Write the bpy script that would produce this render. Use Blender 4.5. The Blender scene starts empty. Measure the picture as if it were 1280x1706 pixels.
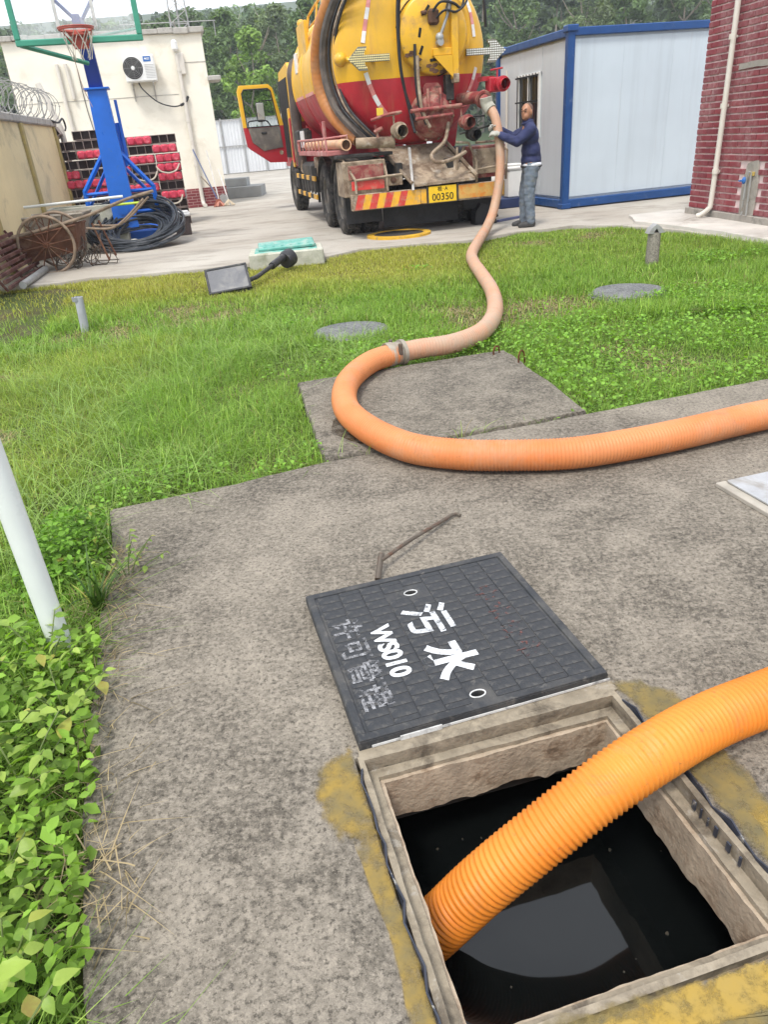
import bpy, bmesh, math, random
import numpy as np
from mathutils import Vector, Matrix, noise as mnoise

# ------------------------------------------------------------------ camera, sky, sun, exposure
SC = bpy.context.scene
COL = SC.collection
PI = math.pi
R_ = math.radians
random.seed(7)
RNG = np.random.default_rng(7)

cam_d = bpy.data.cameras.new('camera')
cam_d.sensor_width = 36.0
cam_d.lens = 25.156
cam_d.clip_start = 0.05
cam_d.clip_end = 3000.0
cam = bpy.data.objects.new('camera', cam_d)
COL.objects.link(cam)
_p, _r = R_(27.68), R_(4.826)
_f = Vector((0, math.cos(_p), -math.sin(_p)))
_x = Vector((1, 0, 0))
_d = _f.cross(_x)
_cr, _sr = math.cos(_r), math.sin(_r)
_cx = _cr * _x + _sr * _d
_cd = -_sr * _x + _cr * _d
cam.matrix_world = Matrix(((_cx.x, -_cd.x, -_f.x, 0), (_cx.y, -_cd.y, -_f.y, 0),
                           (_cx.z, -_cd.z, -_f.z, 1.45), (0, 0, 0, 1)))
SC.camera = cam

SUN_EL, SUN_AZ = 62.0, 205.0          # degrees; azimuth clockwise from +y: behind the camera, to the left
world = bpy.data.worlds.new('World')
SC.world = world
world.use_nodes = True
_n = world.node_tree.nodes
_l = world.node_tree.links
_n.clear()
w_out = _n.new('ShaderNodeOutputWorld')
w_bg = _n.new('ShaderNodeBackground')
w_bg.inputs['Strength'].default_value = 0.105
w_sky = _n.new('ShaderNodeTexSky')
w_sky.sky_type = 'NISHITA'
w_sky.sun_disc = False
w_sky.sun_elevation = R_(SUN_EL)
w_sky.sun_rotation = R_(SUN_AZ)
w_sky.air_density = 1.2
w_sky.dust_density = 4.0
w_sky.ozone_density = 1.0
w_tc = _n.new('ShaderNodeTexCoord')
w_map = _n.new('ShaderNodeMapping')
w_map.inputs['Scale'].default_value = (1.0, 1.0, 2.6)
w_noise = _n.new('ShaderNodeTexNoise')
w_noise.inputs['Scale'].default_value = 2.2
w_noise.inputs['Detail'].default_value = 6
w_noise.inputs['Roughness'].default_value = 0.55
w_ramp = _n.new('ShaderNodeValToRGB')
w_ramp.color_ramp.elements[0].position = 0.30
w_ramp.color_ramp.elements[0].color = (0.45, 0.45, 0.45, 1)
w_ramp.color_ramp.elements[1].position = 0.62
w_ramp.color_ramp.elements[1].color = (1, 1, 1, 1)
w_mix = _n.new('ShaderNodeMix')
w_mix.data_type = 'RGBA'
w_mix.inputs['B'].default_value = (8.3, 8.7, 9.5, 1)      # cloud deck
_l.new(w_tc.outputs['Generated'], w_map.inputs['Vector'])
_l.new(w_map.outputs['Vector'], w_noise.inputs['Vector'])
_l.new(w_noise.outputs['Fac'], w_ramp.inputs['Fac'])
_l.new(w_ramp.outputs['Color'], w_mix.inputs['Factor'])
_l.new(w_sky.outputs['Color'], w_mix.inputs['A'])
_l.new(w_mix.outputs['Result'], w_bg.inputs['Color'])
_l.new(w_bg.outputs['Background'], w_out.inputs['Surface'])

sun_d = bpy.data.lights.new('sun', 'SUN')
sun_d.energy = 1.5
sun_d.angle = R_(12)
sun_d.color = (1.0, 0.96, 0.90)
sun = bpy.data.objects.new('sun', sun_d)
COL.objects.link(sun)
_az, _el = R_(SUN_AZ), R_(SUN_EL)
_sd = Vector((math.sin(_az) * math.cos(_el), math.cos(_az) * math.cos(_el), math.sin(_el)))
sun.rotation_euler = _sd.to_track_quat('Z', 'Y').to_euler()
sun.location = (-8, -10, 25)

SC.view_settings.view_transform = 'Standard'
SC.view_settings.look = 'None'
SC.view_settings.gamma = 1.0
SC.view_settings.use_curve_mapping = False
SC.view_settings.exposure = 1.04
SC.cycles.max_bounces = 6
SC.cycles.diffuse_bounces = 3
SC.cycles.glossy_bounces = 3
SC.cycles.transmission_bounces = 5
SC.cycles.transparent_max_bounces = 12
SC.cycles.use_denoising = True

# ------------------------------------------------------------------ helpers: meshes
class MB:
    """collects verts and faces of one part"""
    def __init__(s):
        s.v = []; s.f = []; s.m = []
        s.mi = 0

    def add(s, verts, faces, M=None):
        o = len(s.v)
        if M is not None:
            verts = [M @ Vector(p) for p in verts]
        s.v.extend([tuple(p) for p in verts])
        s.f.extend([tuple(i + o for i in fc) for fc in faces])
        s.m.extend([s.mi] * len(faces))
        return s

    def box(s, c, d, bev=0.0, M=None, rz=0.0):
        x, y, z = d[0] / 2, d[1] / 2, d[2] / 2
        T = Matrix.Translation(Vector(c))
        if rz: T = T @ Matrix.Rotation(rz, 4, 'Z')
        if M is not None: T = M @ T
        if bev <= 0:
            vs = [(sx * x, sy * y, sz * z) for sz in (-1, 1) for sy in (-1, 1) for sx in (-1, 1)]
            fs = [(0, 2, 3, 1), (4, 5, 7, 6), (0, 1, 5, 4), (2, 6, 7, 3), (0, 4, 6, 2), (1, 3, 7, 5)]
            return s.add(vs, fs, T)
        b = min(bev, x * .95, y * .95, z * .95)
        vs = []; idx = {}
        for sx in (-1, 1):
            for sy in (-1, 1):
                for sz in (-1, 1):
                    for ax in range(3):
                        p = [sx * x, sy * y, sz * z]
                        for k in range(3):
                            if k != ax: p[k] -= (sx, sy, sz)[k] * b
                        idx[(sx, sy, sz, ax)] = len(vs); vs.append(tuple(p))
        fs = []
        def q(*k): fs.append(tuple(idx[i] for i in k))
        for sg in (-1, 1):
            a = [(sg, -1, -1, 0), (sg, 1, -1, 0), (sg, 1, 1, 0), (sg, -1, 1, 0)]
            q(*(a if sg > 0 else a[::-1]))
            a = [(-1, sg, -1, 1), (-1, sg, 1, 1), (1, sg, 1, 1), (1, sg, -1, 1)]
            q(*(a if sg > 0 else a[::-1]))
            a = [(-1, -1, sg, 2), (1, -1, sg, 2), (1, 1, sg, 2), (-1, 1, sg, 2)]
            q(*(a if sg > 0 else a[::-1]))
        for s1 in (-1, 1):
            for s2 in (-1, 1):
                q((s1, s2, -1, 0), (s1, s2, 1, 0), (s1, s2, 1, 1), (s1, s2, -1, 1))
                q((s1, -1, s2, 0), (s1, 1, s2, 0), (s1, 1, s2, 2), (s1, -1, s2, 2))
                q((-1, s1, s2, 1), (1, s1, s2, 1), (1, s1, s2, 2), (-1, s1, s2, 2))
        for k in [(a, b_, c_) for a in (-1, 1) for b_ in (-1, 1) for c_ in (-1, 1)]:
            q(k + (0,), k + (1,), k + (2,))
        return s.add(vs, fs, T)

    def tube(s, pts, r, n=10, closed=False, caps=True, M=None):
        pts = [Vector(p) for p in pts]
        N = len(pts)
        rr = r if isinstance(r, (list, tuple, np.ndarray)) else [r] * N
        tang = []
        for i in range(N):
            if closed: t = pts[(i + 1) % N] - pts[i - 1]
            else: t = pts[min(i + 1, N - 1)] - pts[max(i - 1, 0)]
            tang.append(t.normalized() if t.length > 1e-9 else Vector((0, 0, 1)))
        up = Vector((0, 0, 1)) if abs(tang[0].z) < .9 else Vector((1, 0, 0))
        nx = tang[0].cross(up).normalized()
        vs = []
        for i in range(N):
            nx = (nx - tang[i] * nx.dot(tang[i]))
            nx = nx.normalized() if nx.length > 1e-6 else tang[i].orthogonal().normalized()
            ny = tang[i].cross(nx)
            for k in range(n):
                a = 2 * PI * k / n
                vs.append(pts[i] + (nx * math.cos(a) + ny * math.sin(a)) * float(rr[i]))
        fs = []
        for i in range(N if closed else N - 1):
            j = (i + 1) % N
            for k in range(n):
                k2 = (k + 1) % n
                fs.append((i * n + k, i * n + k2, j * n + k2, j * n + k))
        if caps and not closed:
            fs.append(tuple(range(n))[::-1]); fs.append(tuple((N - 1) * n + k for k in range(n)))
        return s.add(vs, fs, M)

    def cyl(s, p0, p1, r0, r1=None, n=16, caps=True, M=None):
        return s.tube([p0, p1], [r0, r0 if r1 is None else r1], n, caps=caps, M=M)

    def pipe(s, p0, p1, ro, ri, n=18, M=None):
        """open pipe end with wall thickness"""
        p0 = Vector(p0); p1 = Vector(p1)
        d = (p1 - p0).normalized()
        return s.tube([p0, p0, p1, p1, p0 + d * .001], [ri, ro, ro, ri, ri * .98], n, caps=False, M=M) if False else \
            s.lathe([(ri, 0), (ro, 0), (ro, (p1 - p0).length), (ri, (p1 - p0).length), (ri, 0.001)], n, axis(p0, d) if M is None else M @ axis(p0, d))

    def lathe(s, prof, n=24, M=None, cap0=False, cap1=False):
        vs = []; fs = []
        for r, z in prof:
            for k in range(n):
                a = 2 * PI * k / n
                vs.append((r * math.cos(a), r * math.sin(a), z))
        for i in range(len(prof) - 1):
            for k in range(n):
                k2 = (k + 1) % n
                fs.append((i * n + k, i * n + k2, (i + 1) * n + k2, (i + 1) * n + k))
        if cap0: fs.append(tuple(range(n))[::-1])
        if cap1: fs.append(tuple((len(prof) - 1) * n + k for k in range(n)))
        return s.add(vs, fs, M)

    def prism(s, poly, z0, z1, M=None):
        n = len(poly)
        vs = [(x, y, z0) for x, y in poly] + [(x, y, z1) for x, y in poly]
        fs = [tuple(range(n))[::-1], tuple(range(n, 2 * n))]
        fs += [(i, (i + 1) % n, n + (i + 1) % n, n + i) for i in range(n)]
        return s.add(vs, fs, M)

    def sphere(s, c, r, n=16, m=10, M=None):
        if not isinstance(r, (tuple, list)): r = (r, r, r)
        vs = [(c[0], c[1], c[2] - r[2])]; fs = []
        for i in range(1, m):
            p = -PI / 2 + PI * i / m
            for k in range(n):
                a = 2 * PI * k / n
                vs.append((c[0] + r[0] * math.cos(p) * math.cos(a), c[1] + r[1] * math.cos(p) * math.sin(a), c[2] + r[2] * math.sin(p)))
        vs.append((c[0], c[1], c[2] + r[2]))
        for k in range(n):
            k2 = (k + 1) % n
            fs.append((0, 1 + k2, 1 + k)); fs.append((len(vs) - 1, 1 + (m - 2) * n + k, 1 + (m - 2) * n + k2))
        for i in range(m - 2):
            for k in range(n):
                k2 = (k + 1) % n
                a = 1 + i * n
                fs.append((a + k, a + k2, a + n + k2, a + n + k))
        return s.add(vs, fs, M)

    def mesh(s, name, mats, ang=35):
        me = bpy.data.meshes.new(name)
        me.from_pydata(s.v, [], s.f)
        mats = mats if isinstance(mats, (list, tuple)) else [mats]
        for m in mats: me.materials.append(m)
        if len(mats) > 1: me.polygons.foreach_set('material_index', s.m)
        me.validate()
        bm = bmesh.new(); bm.from_mesh(me)
        bmesh.ops.recalc_face_normals(bm, faces=bm.faces)
        bm.to_mesh(me); bm.free()
        if ang:
            me.polygons.foreach_set('use_smooth', [True] * len(me.polygons))
            me.set_sharp_from_angle(angle=R_(ang))
        me.update()
        return me

    def build(s, name, mats, parent=None, ang=35, loc=None, rz=0.0):
        o = bpy.data.objects.new(name, s.mesh(name, mats, ang))
        COL.objects.link(o)
        if parent is not None: o.parent = parent
        if loc is not None: o.location = loc
        if rz: o.rotation_euler = (0, 0, rz)
        return o


def axis(p, d):
    """matrix whose z runs along d, placed at p"""
    d = Vector(d).normalized()
    return Matrix.Translation(Vector(p)) @ d.to_track_quat('Z', 'Y').to_matrix().to_4x4()


def inst(me, name, parent=None, M=None):
    o = bpy.data.objects.new(name, me)
    COL.objects.link(o)
    if parent is not None: o.parent = parent
    if M is not None: o.matrix_local = M
    return o


def tag(o, label, cat, group=None, kind=None):
    o['label'] = label
    if cat: o['category'] = cat
    if group: o['group'] = group
    if kind: o['kind'] = kind
    return o


def thing(name, label, cat, loc=(0, 0, 0), rz=0.0, group=None):
    o = bpy.data.objects.new(name, None)
    o.empty_display_size = .1
    COL.objects.link(o)
    o.location = loc
    o.rotation_euler = (0, 0, rz)
    return tag(o, label, cat, group)


def struct(o):
    o['kind'] = 'structure'
    return o


def smoothpath(pts, step=.05, closed=False):
    """Catmull-Rom through pts, resampled evenly"""
    P = [Vector(p) for p in pts]
    out = []
    n = len(P)
    for i in range(n if closed else n - 1):
        if closed: a, b, c, d = P[i - 1], P[i], P[(i + 1) % n], P[(i + 2) % n]
        else: a, b, c, d = P[max(i - 1, 0)], P[i], P[i + 1], P[min(i + 2, n - 1)]
        k = max(2, int((c - b).length / step) * 3)
        for j in range(k):
            t = j / k
            out.append(.5 * ((2 * b) + (c - a) * t + (2 * a - 5 * b + 4 * c - d) * t * t + (3 * b - a - 3 * c + d) * t ** 3))
    out.append(P[0] if closed else P[-1])
    A = np.array([tuple(p) for p in out])
    L = np.concatenate([[0], np.cumsum(np.linalg.norm(np.diff(A, axis=0), axis=1))])
    m = max(2, int(L[-1] / step) + 1)
    S = np.linspace(0, L[-1], m)
    return [Vector((np.interp(q, L, A[:, 0]), np.interp(q, L, A[:, 1]), np.interp(q, L, A[:, 2]))) for q in S]


def inpoly(X, Y, poly):
    c = np.zeros(X.shape, bool)
    n = len(poly)
    for i in range(n):
        x1, y1 = poly[i]; x2, y2 = poly[(i + 1) % n]
        if y1 == y2: continue
        c ^= ((y1 > Y) != (y2 > Y)) & (X < (x2 - x1) * (Y - y1) / (y2 - y1) + x1)
    return c


def ragged(poly, step=.08, amp=.012, seed=0, keep=()):
    """densify an outline and roughen it"""
    out = []
    n = len(poly)
    for i in range(n):
        a = Vector((*poly[i], 0)); b = Vector((*poly[(i + 1) % n], 0))
        k = max(1, int((b - a).length / step))
        for j in range(k):
            p = a.lerp(b, j / k)
            q = Vector((p.x * 3.1 + seed, p.y * 3.1, seed * 1.7)); q2 = q * 6.0
            dx = mnoise.noise(q) + .5 * mnoise.noise(q2); dy = mnoise.noise(q + Vector((9, 4, 2))) + .5 * mnoise.noise(q2 + Vector((3, 8, 1)))
            out.append((p.x + dx * amp, p.y + dy * amp))
    return out


def slab_mesh(name, outer, holes, z0, z1, mats, bev=0.012):
    """flat slab with holes, worn top edge"""
    bm = bmesh.new()
    edges = []
    for lp in [outer] + holes:
        vs = [bm.verts.new((x, y, z1)) for x, y in lp]
        for i in range(len(vs)): edges.append(bm.edges.new((vs[i], vs[(i + 1) % len(vs)])))
    bmesh.ops.triangle_fill(bm, use_beauty=True, use_dissolve=False, edges=edges)
    bm.normal_update()
    for f in bm.faces:
        if f.normal.z < 0: f.normal_flip()
    # drop triangles that ended up inside a hole
    kill = []
    for f in bm.faces:
        c = f.calc_center_median()
        for h in holes:
            if inpoly(np.array([c.x]), np.array([c.y]), h)[0]: kill.append(f); break
    if kill: bmesh.ops.delete(bm, geom=kill, context='FACES')
    top = list(bm.faces)
    r = bmesh.ops.extrude_face_region(bm, geom=top)
    down = [v for v in r['geom'] if isinstance(v, bmesh.types.BMVert)]
    for v in down: v.co.z = z0
    bm.normal_update()
    bmesh.ops.recalc_face_normals(bm, faces=bm.faces)
    if bev > 0:
        es = [e for e in bm.edges if abs(e.verts[0].co.z - z1) < 1e-5 and abs(e.verts[1].co.z - z1) < 1e-5
              and len(e.link_faces) == 2 and abs(e.link_faces[0].normal.dot(e.link_faces[1].normal)) < .5]
        bmesh.ops.bevel(bm, geom=es, offset=bev, segments=2, affect='EDGES', profile=.6)
    me = bpy.data.meshes.new(name)
    bm.to_mesh(me); bm.free()
    for m in (mats if isinstance(mats, list) else [mats]): me.materials.append(m)
    me.polygons.foreach_set('use_smooth', [True] * len(me.polygons))
    me.set_sharp_from_angle(angle=R_(50))
    o = bpy.data.objects.new(name, me)
    COL.objects.link(o)
    return o


def text_part(name, body, size, mat, parent, M, extrude=0.0005, bold=0.0, spacing=1.0):
    cu = bpy.data.curves.new('t', 'FONT')
    cu.body = body; cu.size = size; cu.align_x = 'CENTER'; cu.align_y = 'CENTER'
    cu.extrude = extrude; cu.offset = bold; cu.space_character = spacing; cu.resolution_u = 4
    t = bpy.data.objects.new('t', cu)
    COL.objects.link(t)
    dg = bpy.context.evaluated_depsgraph_get()
    me = bpy.data.meshes.new_from_object(t.evaluated_get(dg))
    bpy.data.objects.remove(t); bpy.data.curves.remove(cu)
    me.materials.clear(); me.materials.append(mat)
    me.name = name
    o = bpy.data.objects.new(name, me)
    COL.objects.link(o)
    if parent is not None: o.parent = parent
    o.matrix_local = M
    return o


# ------------------------------------------------------------------ helpers: materials
def srgb(r, g, b):
    def c(x):
        x /= 255.0
        return x / 12.92 if x <= .04045 else ((x + .055) / 1.055) ** 2.4
    return (c(r), c(g), c(b))


class NT:
    def __init__(s, name):
        s.m = bpy.data.materials.new(name); s.m.use_nodes = True
        s.t = s.m.node_tree; s.n = s.t.nodes; s.l = s.t.links
        s.b = s.n['Principled BSDF']; s.out = s.n['Material Output']
        s.tc = s.n.new('ShaderNodeTexCoord')

    def lk(s, a, b): s.l.new(a, b)

    def noise(s, scale, detail=4, rough=.6, src='Object', stretch=None, dist=0.0):
        t = s.n.new('ShaderNodeTexNoise')
        t.inputs['Scale'].default_value = scale; t.inputs['Detail'].default_value = detail
        t.inputs['Roughness'].default_value = rough; t.inputs['Distortion'].default_value = dist
        v = s.tc.outputs[src] if isinstance(src, str) else src
        if stretch:
            mp = s.n.new('ShaderNodeMapping'); mp.inputs['Scale'].default_value = stretch
            s.lk(v, mp.inputs['Vector']); v = mp.outputs['Vector']
        s.lk(v, t.inputs['Vector'])
        return t.outputs['Fac']

    def ramp(s, fac, stops):
        r = s.n.new('ShaderNodeValToRGB')
        e = r.color_ramp.elements
        while len(e) < len(stops): e.new(.5)
        for i, (p, c) in enumerate(stops):
            e[i].position = p
            e[i].color = (c, c, c, 1) if not isinstance(c, (tuple, list)) else (*c[:3], 1)
        s.lk(fac, r.inputs['Fac'])
        return r.outputs['Color']

    def mix(s, fac, a, b, mode='MIX'):
        x = s.n.new('ShaderNodeMix'); x.data_type = 'RGBA'; x.blend_type = mode
        for k, v in (('Factor', fac), ('A', a), ('B', b)):
            if isinstance(v, (int, float)): x.inputs[k].default_value = v
            elif isinstance(v, (tuple, list)): x.inputs[k].default_value = (*v[:3], 1)
            else: s.lk(v, x.inputs[k])
        return x.outputs['Result']

    def math(s, op, a, b=0.0):
        x = s.n.new('ShaderNodeMath'); x.operation = op
        for i, v in enumerate((a, b)):
            if isinstance(v, (int, float)): x.inputs[i].default_value = v
            else: s.lk(v, x.inputs[i])
        return x.outputs[0]

    def sep(s, src='Object'):
        x = s.n.new('ShaderNodeSeparateXYZ'); s.lk(s.tc.outputs[src], x.inputs[0])
        return x.outputs

    def bump(s, h, strength=.3, dist=.01, prev=None):
        b = s.n.new('ShaderNodeBump')
        b.inputs['Strength'].default_value = strength; b.inputs['Distance'].default_value = dist
        s.lk(h, b.inputs['Height'])
        if prev is not None: s.lk(prev, b.inputs['Normal'])
        return b.outputs['Normal']

    def fin(s, col, rough=.7, metal=0.0, nrm=None, spec=.4):
        if isinstance(col, (tuple, list)): s.b.inputs['Base Color'].default_value = (*col[:3], 1)
        else: s.lk(col, s.b.inputs['Base Color'])
        if isinstance(rough, (int, float)): s.b.inputs['Roughness'].default_value = rough
        else: s.lk(rough, s.b.inputs['Roughness'])
        s.b.inputs['Metallic'].default_value = metal
        s.b.inputs['Specular IOR Level'].default_value = spec
        if nrm is not None: s.lk(nrm, s.b.inputs['Normal'])
        return s.m


def dim(c, k): return tuple(max(0, min(1, x * k)) for x in c[:3])


def pm(name, c, rough=.6, metal=0.0, var=.18, scale=6.0, bump=.12, bscale=60.0, dirt=None, dirt2=None, spec=.4):
    """painted / worn surface: base colour varied by noise, dirt patches, fine relief"""
    t = NT(name)
    col = t.mix(t.ramp(t.noise(scale, 5), [(.3, 0.0), (.7, 1.0)]), dim(c, 1 - var), dim(c, 1 + var))
    for d in (dirt, dirt2):
        if d:
            dc, lo, hi, sc = d
            m = t.ramp(t.noise(sc, 8, .68, dist=.4), [(lo, 0.0), (hi, 1.0)])
            col = t.mix(m, col, dc)
    rg = t.ramp(t.noise(scale * 2.3, 4), [(.3, max(0, rough - .12)), (.7, min(1, rough + .12))])
    nr = t.bump(t.noise(bscale, 4), bump, .005) if bump > 0 else None
    return t.fin(col, rg, metal, nr, spec)

# ------------------------------------------------------------------ materials of the setting
DUST = (.30, .25, .19)
RUST = (.13, .045, .018)


def m_slab(name, base=(.095, .083, .066), light=(.285, .250, .200), dark=(.038, .033, .027)):
    t = NT(name)
    big = t.ramp(t.noise(.8, 6, .62, dist=.8), [(.42, 0.0), (.62, 1.0)])
    col = t.mix(big, base, dim(light, .72))
    mid = t.ramp(t.noise(3.4, 8, .75, dist=.5), [(.45, 0.0), (.62, 1.0)])
    col = t.mix(t.math('MULTIPLY', mid, .6), col, dim(light, 1.1))
    stain = t.ramp(t.noise(2.3, 8, .7, stretch=(1, 1.7, 1)), [(.50, 0.0), (.66, 1.0)])
    col = t.mix(t.math('MULTIPLY', stain, .36), col, dark)
    g1 = t.ramp(t.noise(42, 6, .8), [(.44, 0.0), (.60, 1.0)])
    col = t.mix(t.math('MULTIPLY', g1, .62), col, dim(light, 1.2))
    g2 = t.ramp(t.noise(70, 5, .8), [(.50, 0.0), (.62, 1.0)])
    col = t.mix(t.math('MULTIPLY', g2, .7), col, dim(dark, .55))
    g3 = t.ramp(t.noise(150, 2, .6), [(.63, 0.0), (.70, 1.0)])
    col = t.mix(t.math('MULTIPLY', g3, .5), col, dim(light, 1.4))
    v = t.n.new('ShaderNodeTexVoronoi'); v.inputs['Scale'].default_value = 55
    t.lk(t.tc.outputs['Object'], v.inputs['Vector'])
    n = t.bump(t.noise(95, 5, .75), .55, .006)
    n = t.bump(t.ramp(t.noise(26, 5, .7), [(.35, 0.0), (.7, 1.0)]), .45, .01, n)
    n = t.bump(v.outputs['Distance'], .25, .004, n)
    return t.fin(col, .93, 0, n, .2)


def m_yard(name):
    t = NT(name)
    big = t.ramp(t.noise(.35, 6, .62, dist=.8), [(.35, 0.0), (.65, 1.0)])
    col = t.mix(big, (.34, .305, .255), (.45, .42, .365))
    st = t.ramp(t.noise(.9, 8, .7, stretch=(1, 2.2, 1)), [(.5, 0.0), (.68, 1.0)])
    col = t.mix(t.math('MULTIPLY', st, .68), col, (.175, .155, .128))
    g = t.ramp(t.noise(35, 4, .7), [(.35, 0.0), (.7, 1.0)])
    col = t.mix(t.math('MULTIPLY', g, .25), col, (.2, .18, .155))
    return t.fin(col, .9, 0, t.bump(t.noise(50, 4), .25, .005), .25)


def m_soil(name):
    t = NT(name)
    col = t.mix(t.ramp(t.noise(1.8, 6), [(.35, 0.0), (.65, 1.0)]), (.065, .055, .028), (.15, .12, .07))
    g = t.ramp(t.noise(.9, 5, stretch=(1, 1, 1)), [(.36, 0.0), (.55, 1.0)])
    col = t.mix(t.math('MULTIPLY', g, .8), col, (.045, .075, .018))
    return t.fin(col, .95, 0, t.bump(t.noise(30, 6, .7), .6, .02), .1)


def m_blades(name, trans=.35, rough=.55):
    t = NT(name)
    a = t.n.new('ShaderNodeAttribute'); a.attribute_name = 'tint'
    t.fin(a.outputs['Color'], rough, 0, None, .25)
    tr = t.n.new('ShaderNodeBsdfTranslucent')
    t.lk(t.mix(1.0, a.outputs['Color'], (1.5, 1.6, .55), 'MULTIPLY'), tr.inputs['Color'])
    mx = t.n.new('ShaderNodeMixShader'); mx.inputs[0].default_value = trans
    t.lk(t.b.outputs[0], mx.inputs[1]); t.lk(tr.outputs[0], mx.inputs[2])
    t.lk(mx.outputs[0], t.out.inputs['Surface'])
    return t.m


def m_leaf(name, c1, c2, trans=.3):
    t = NT(name)
    oi = t.n.new('ShaderNodeObjectInfo')
    col = t.ramp(oi.outputs['Random'], [(0.0, c1), (.5, dim(c2, .8)), (.86, c2), (.93, (.36, .34, .06)), (1.0, (.22, .13, .05))])
    col = t.mix(t.math('MULTIPLY', t.ramp(t.noise(30, 3), [(.4, 0.0), (.7, 1.0)]), .3), col, dim(c2, 1.25))
    t.fin(col, .42, 0, t.bump(t.noise(60, 3, stretch=(1, 4, 1)), .25, .003), .35)
    tr = t.n.new('ShaderNodeBsdfTranslucent'); t.lk(col, tr.inputs['Color'])
    mx = t.n.new('ShaderNodeMixShader'); mx.inputs[0].default_value = trans
    t.lk(t.b.outputs[0], mx.inputs[1]); t.lk(tr.outputs[0], mx.inputs[2])
    t.lk(mx.outputs[0], t.out.inputs['Surface'])
    return t.m


M_SLAB = m_slab('slab_concrete')
M_SLAB2 = m_slab('old_slab_concrete', (.092, .081, .065), (.26, .23, .184), (.036, .032, .026))
M_YARD = m_yard('yard_concrete')
M_SOIL = m_soil('soil')
M_GRASS = m_blades('grass_blades')
M_TREE = m_blades('tree_leaves', .25, .6)

# ------------------------------------------------------------------ ground, yard, slabs
TH = R_(13.0)                                   # the yard's own grid is turned 13 degrees
U2 = Vector((math.cos(TH), math.sin(TH), 0)); V2 = Vector((-math.sin(TH), math.cos(TH), 0))


def hill(x, y):
    """terrain height beyond the yard"""
    h = max(0.0, (y - 62.0)) * .10 + max(0.0, y - 110) * .10
    h += 2.2 * mnoise.noise(Vector((x * .012, y * .012, 3.0))) * min(1.0, max(0.0, (y - 62) / 40))
    return h


mb = MB()
xs = np.sort(np.concatenate([[-2500, -900, -400], np.linspace(-220, 220, 45), [-.7, 1.35, 400, 900, 2500]]))
ys = np.sort(np.concatenate([[-1500, -200, -20], [0, .2, 2.2, 10, 20, 30, 40, 50, 60], np.linspace(66, 330, 45), [600, 1500]]))
vv = [(float(x), float(y), -.14 + (hill(x, min(y, 330)) if y > 60 else 0.0)) for y in ys for x in xs]
nx_ = len(xs)
mb.add(vv, [(j * nx_ + i, j * nx_ + i + 1, (j + 1) * nx_ + i + 1, (j + 1) * nx_ + i)
            for j in range(len(ys) - 1) for i in range(nx_ - 1)
            if not (abs(xs[i] + .7) < 1e-6 or (xs[i] > -.7 and xs[i] < 1.3)) or not abs(ys[j] - .2) < 1e-6])   # left open round the pit
M_HILL = pm('hill_undergrowth', (.052, .080, .032), .95, var=.35, scale=.25, bump=.6, bscale=.8, dirt=((.10, .085, .05), .6, .75, .15))
struct(mb.build('ground', M_HILL))

# lawn soil: gently uneven sheet under the grass
EDGE = [(-9.0, 10.2), (-4.97, 10.27), (-4.18, 10.36), (-3.83, 10.57), (-2.97, 10.49), (-2.17, 10.49), (-1.49, 10.7), (-.54, 10.62),
        (-.02, 11.2), (.87, 11.22), (1.57, 11.15), (2.41, 11.62), (3.3, 11.8), (3.9, 11.35), (4.28, 10.6), (4.55, 9.58), (4.72, 8.6), (5.05, 6.6), (5.4, 4.0), (5.8, 0.0)]
LAWN = [(-9.0, -1.0)] + EDGE + [(5.8, -1.0)]
mb = MB()
gx = np.linspace(-9, 6.2, 96); gy = np.linspace(-1.2, 12.2, 86)


def lawn_z(x, y):
    return -.055 + .022 * mnoise.noise(Vector((x * .9, y * .9, 0))) + .012 * mnoise.noise(Vector((x * 3.1, y * 3.1, 5)))


mb.add([(float(x), float(y), lawn_z(x, y)) for y in gy for x in gx],
       [(j * 96 + i, j * 96 + i + 1, (j + 1) * 96 + i + 1, (j + 1) * 96 + i) for j in range(85) for i in range(95)
        if not (-.6 < gx[i] < 1.3 and .3 < gy[j] < 2.3)])
lawn = struct(mb.build('lawn_soil', M_SOIL))

# concrete yard: one sheet with a broken edge against the lawn
yard_poly = ragged(EDGE + [(9, -1), (40, -1), (40, 60), (-40, 60), (-40, 10.2)], .25, .05, 3)
yard = slab_mesh('concrete_yard', yard_poly, [], -.13, 0.0, M_YARD, .02)
struct(yard)

# pit opening (rotated square) in the foreground slab
PIT_FL = Vector((-.13, 1.378, 0)); PU, PV = .765, .745
pu = U2.copy(); pv = -V2
pit_c = PIT_FL + pu * PU / 2 + pv * PV / 2


def pit_sq(hx, hy, jitter=0.0, seed=1):
    out = []
    for sx, sy in ((-1, -1), (1, -1), (1, 1), (-1, 1)):
        p = pit_c + pu * hx * sx + V2 * hy * sy
        out.append((p.x, p.y))
    return ragged(out, .06, jitter, seed) if jitter else out


PAD = [(-.45, -.6), (-.6, .45), (-.65, .78), (-.74, 1.03), (-.81, 1.26), (-1.06, 2.17), (-1.13, 2.55), (-1.28, 3.03), (-.7, 3.205), (-.28, 3.375),
       (1.18, 3.74), (2.35, 4.06), (4.6, 4.6), (4.6, -.6)]
pad = slab_mesh('concrete_pad', ragged(PAD, .05, .014, 1), [ragged(pit_sq(PU / 2, PV / 2), .05, .004, 2)], -.16, 0.0, M_SLAB, .014)
struct(pad)
EXT = [(-.275, 3.385), (-.38, 3.95), (-.52, 4.74), (-.08, 4.86), (.97, 5.12), (1.09, 4.42), (1.175, 3.752)]
ext = slab_mesh('concrete_step_slab', ragged(EXT, .05, .018, 5), [], -.15, .012, M_SLAB2, .016)
struct(ext)
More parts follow.
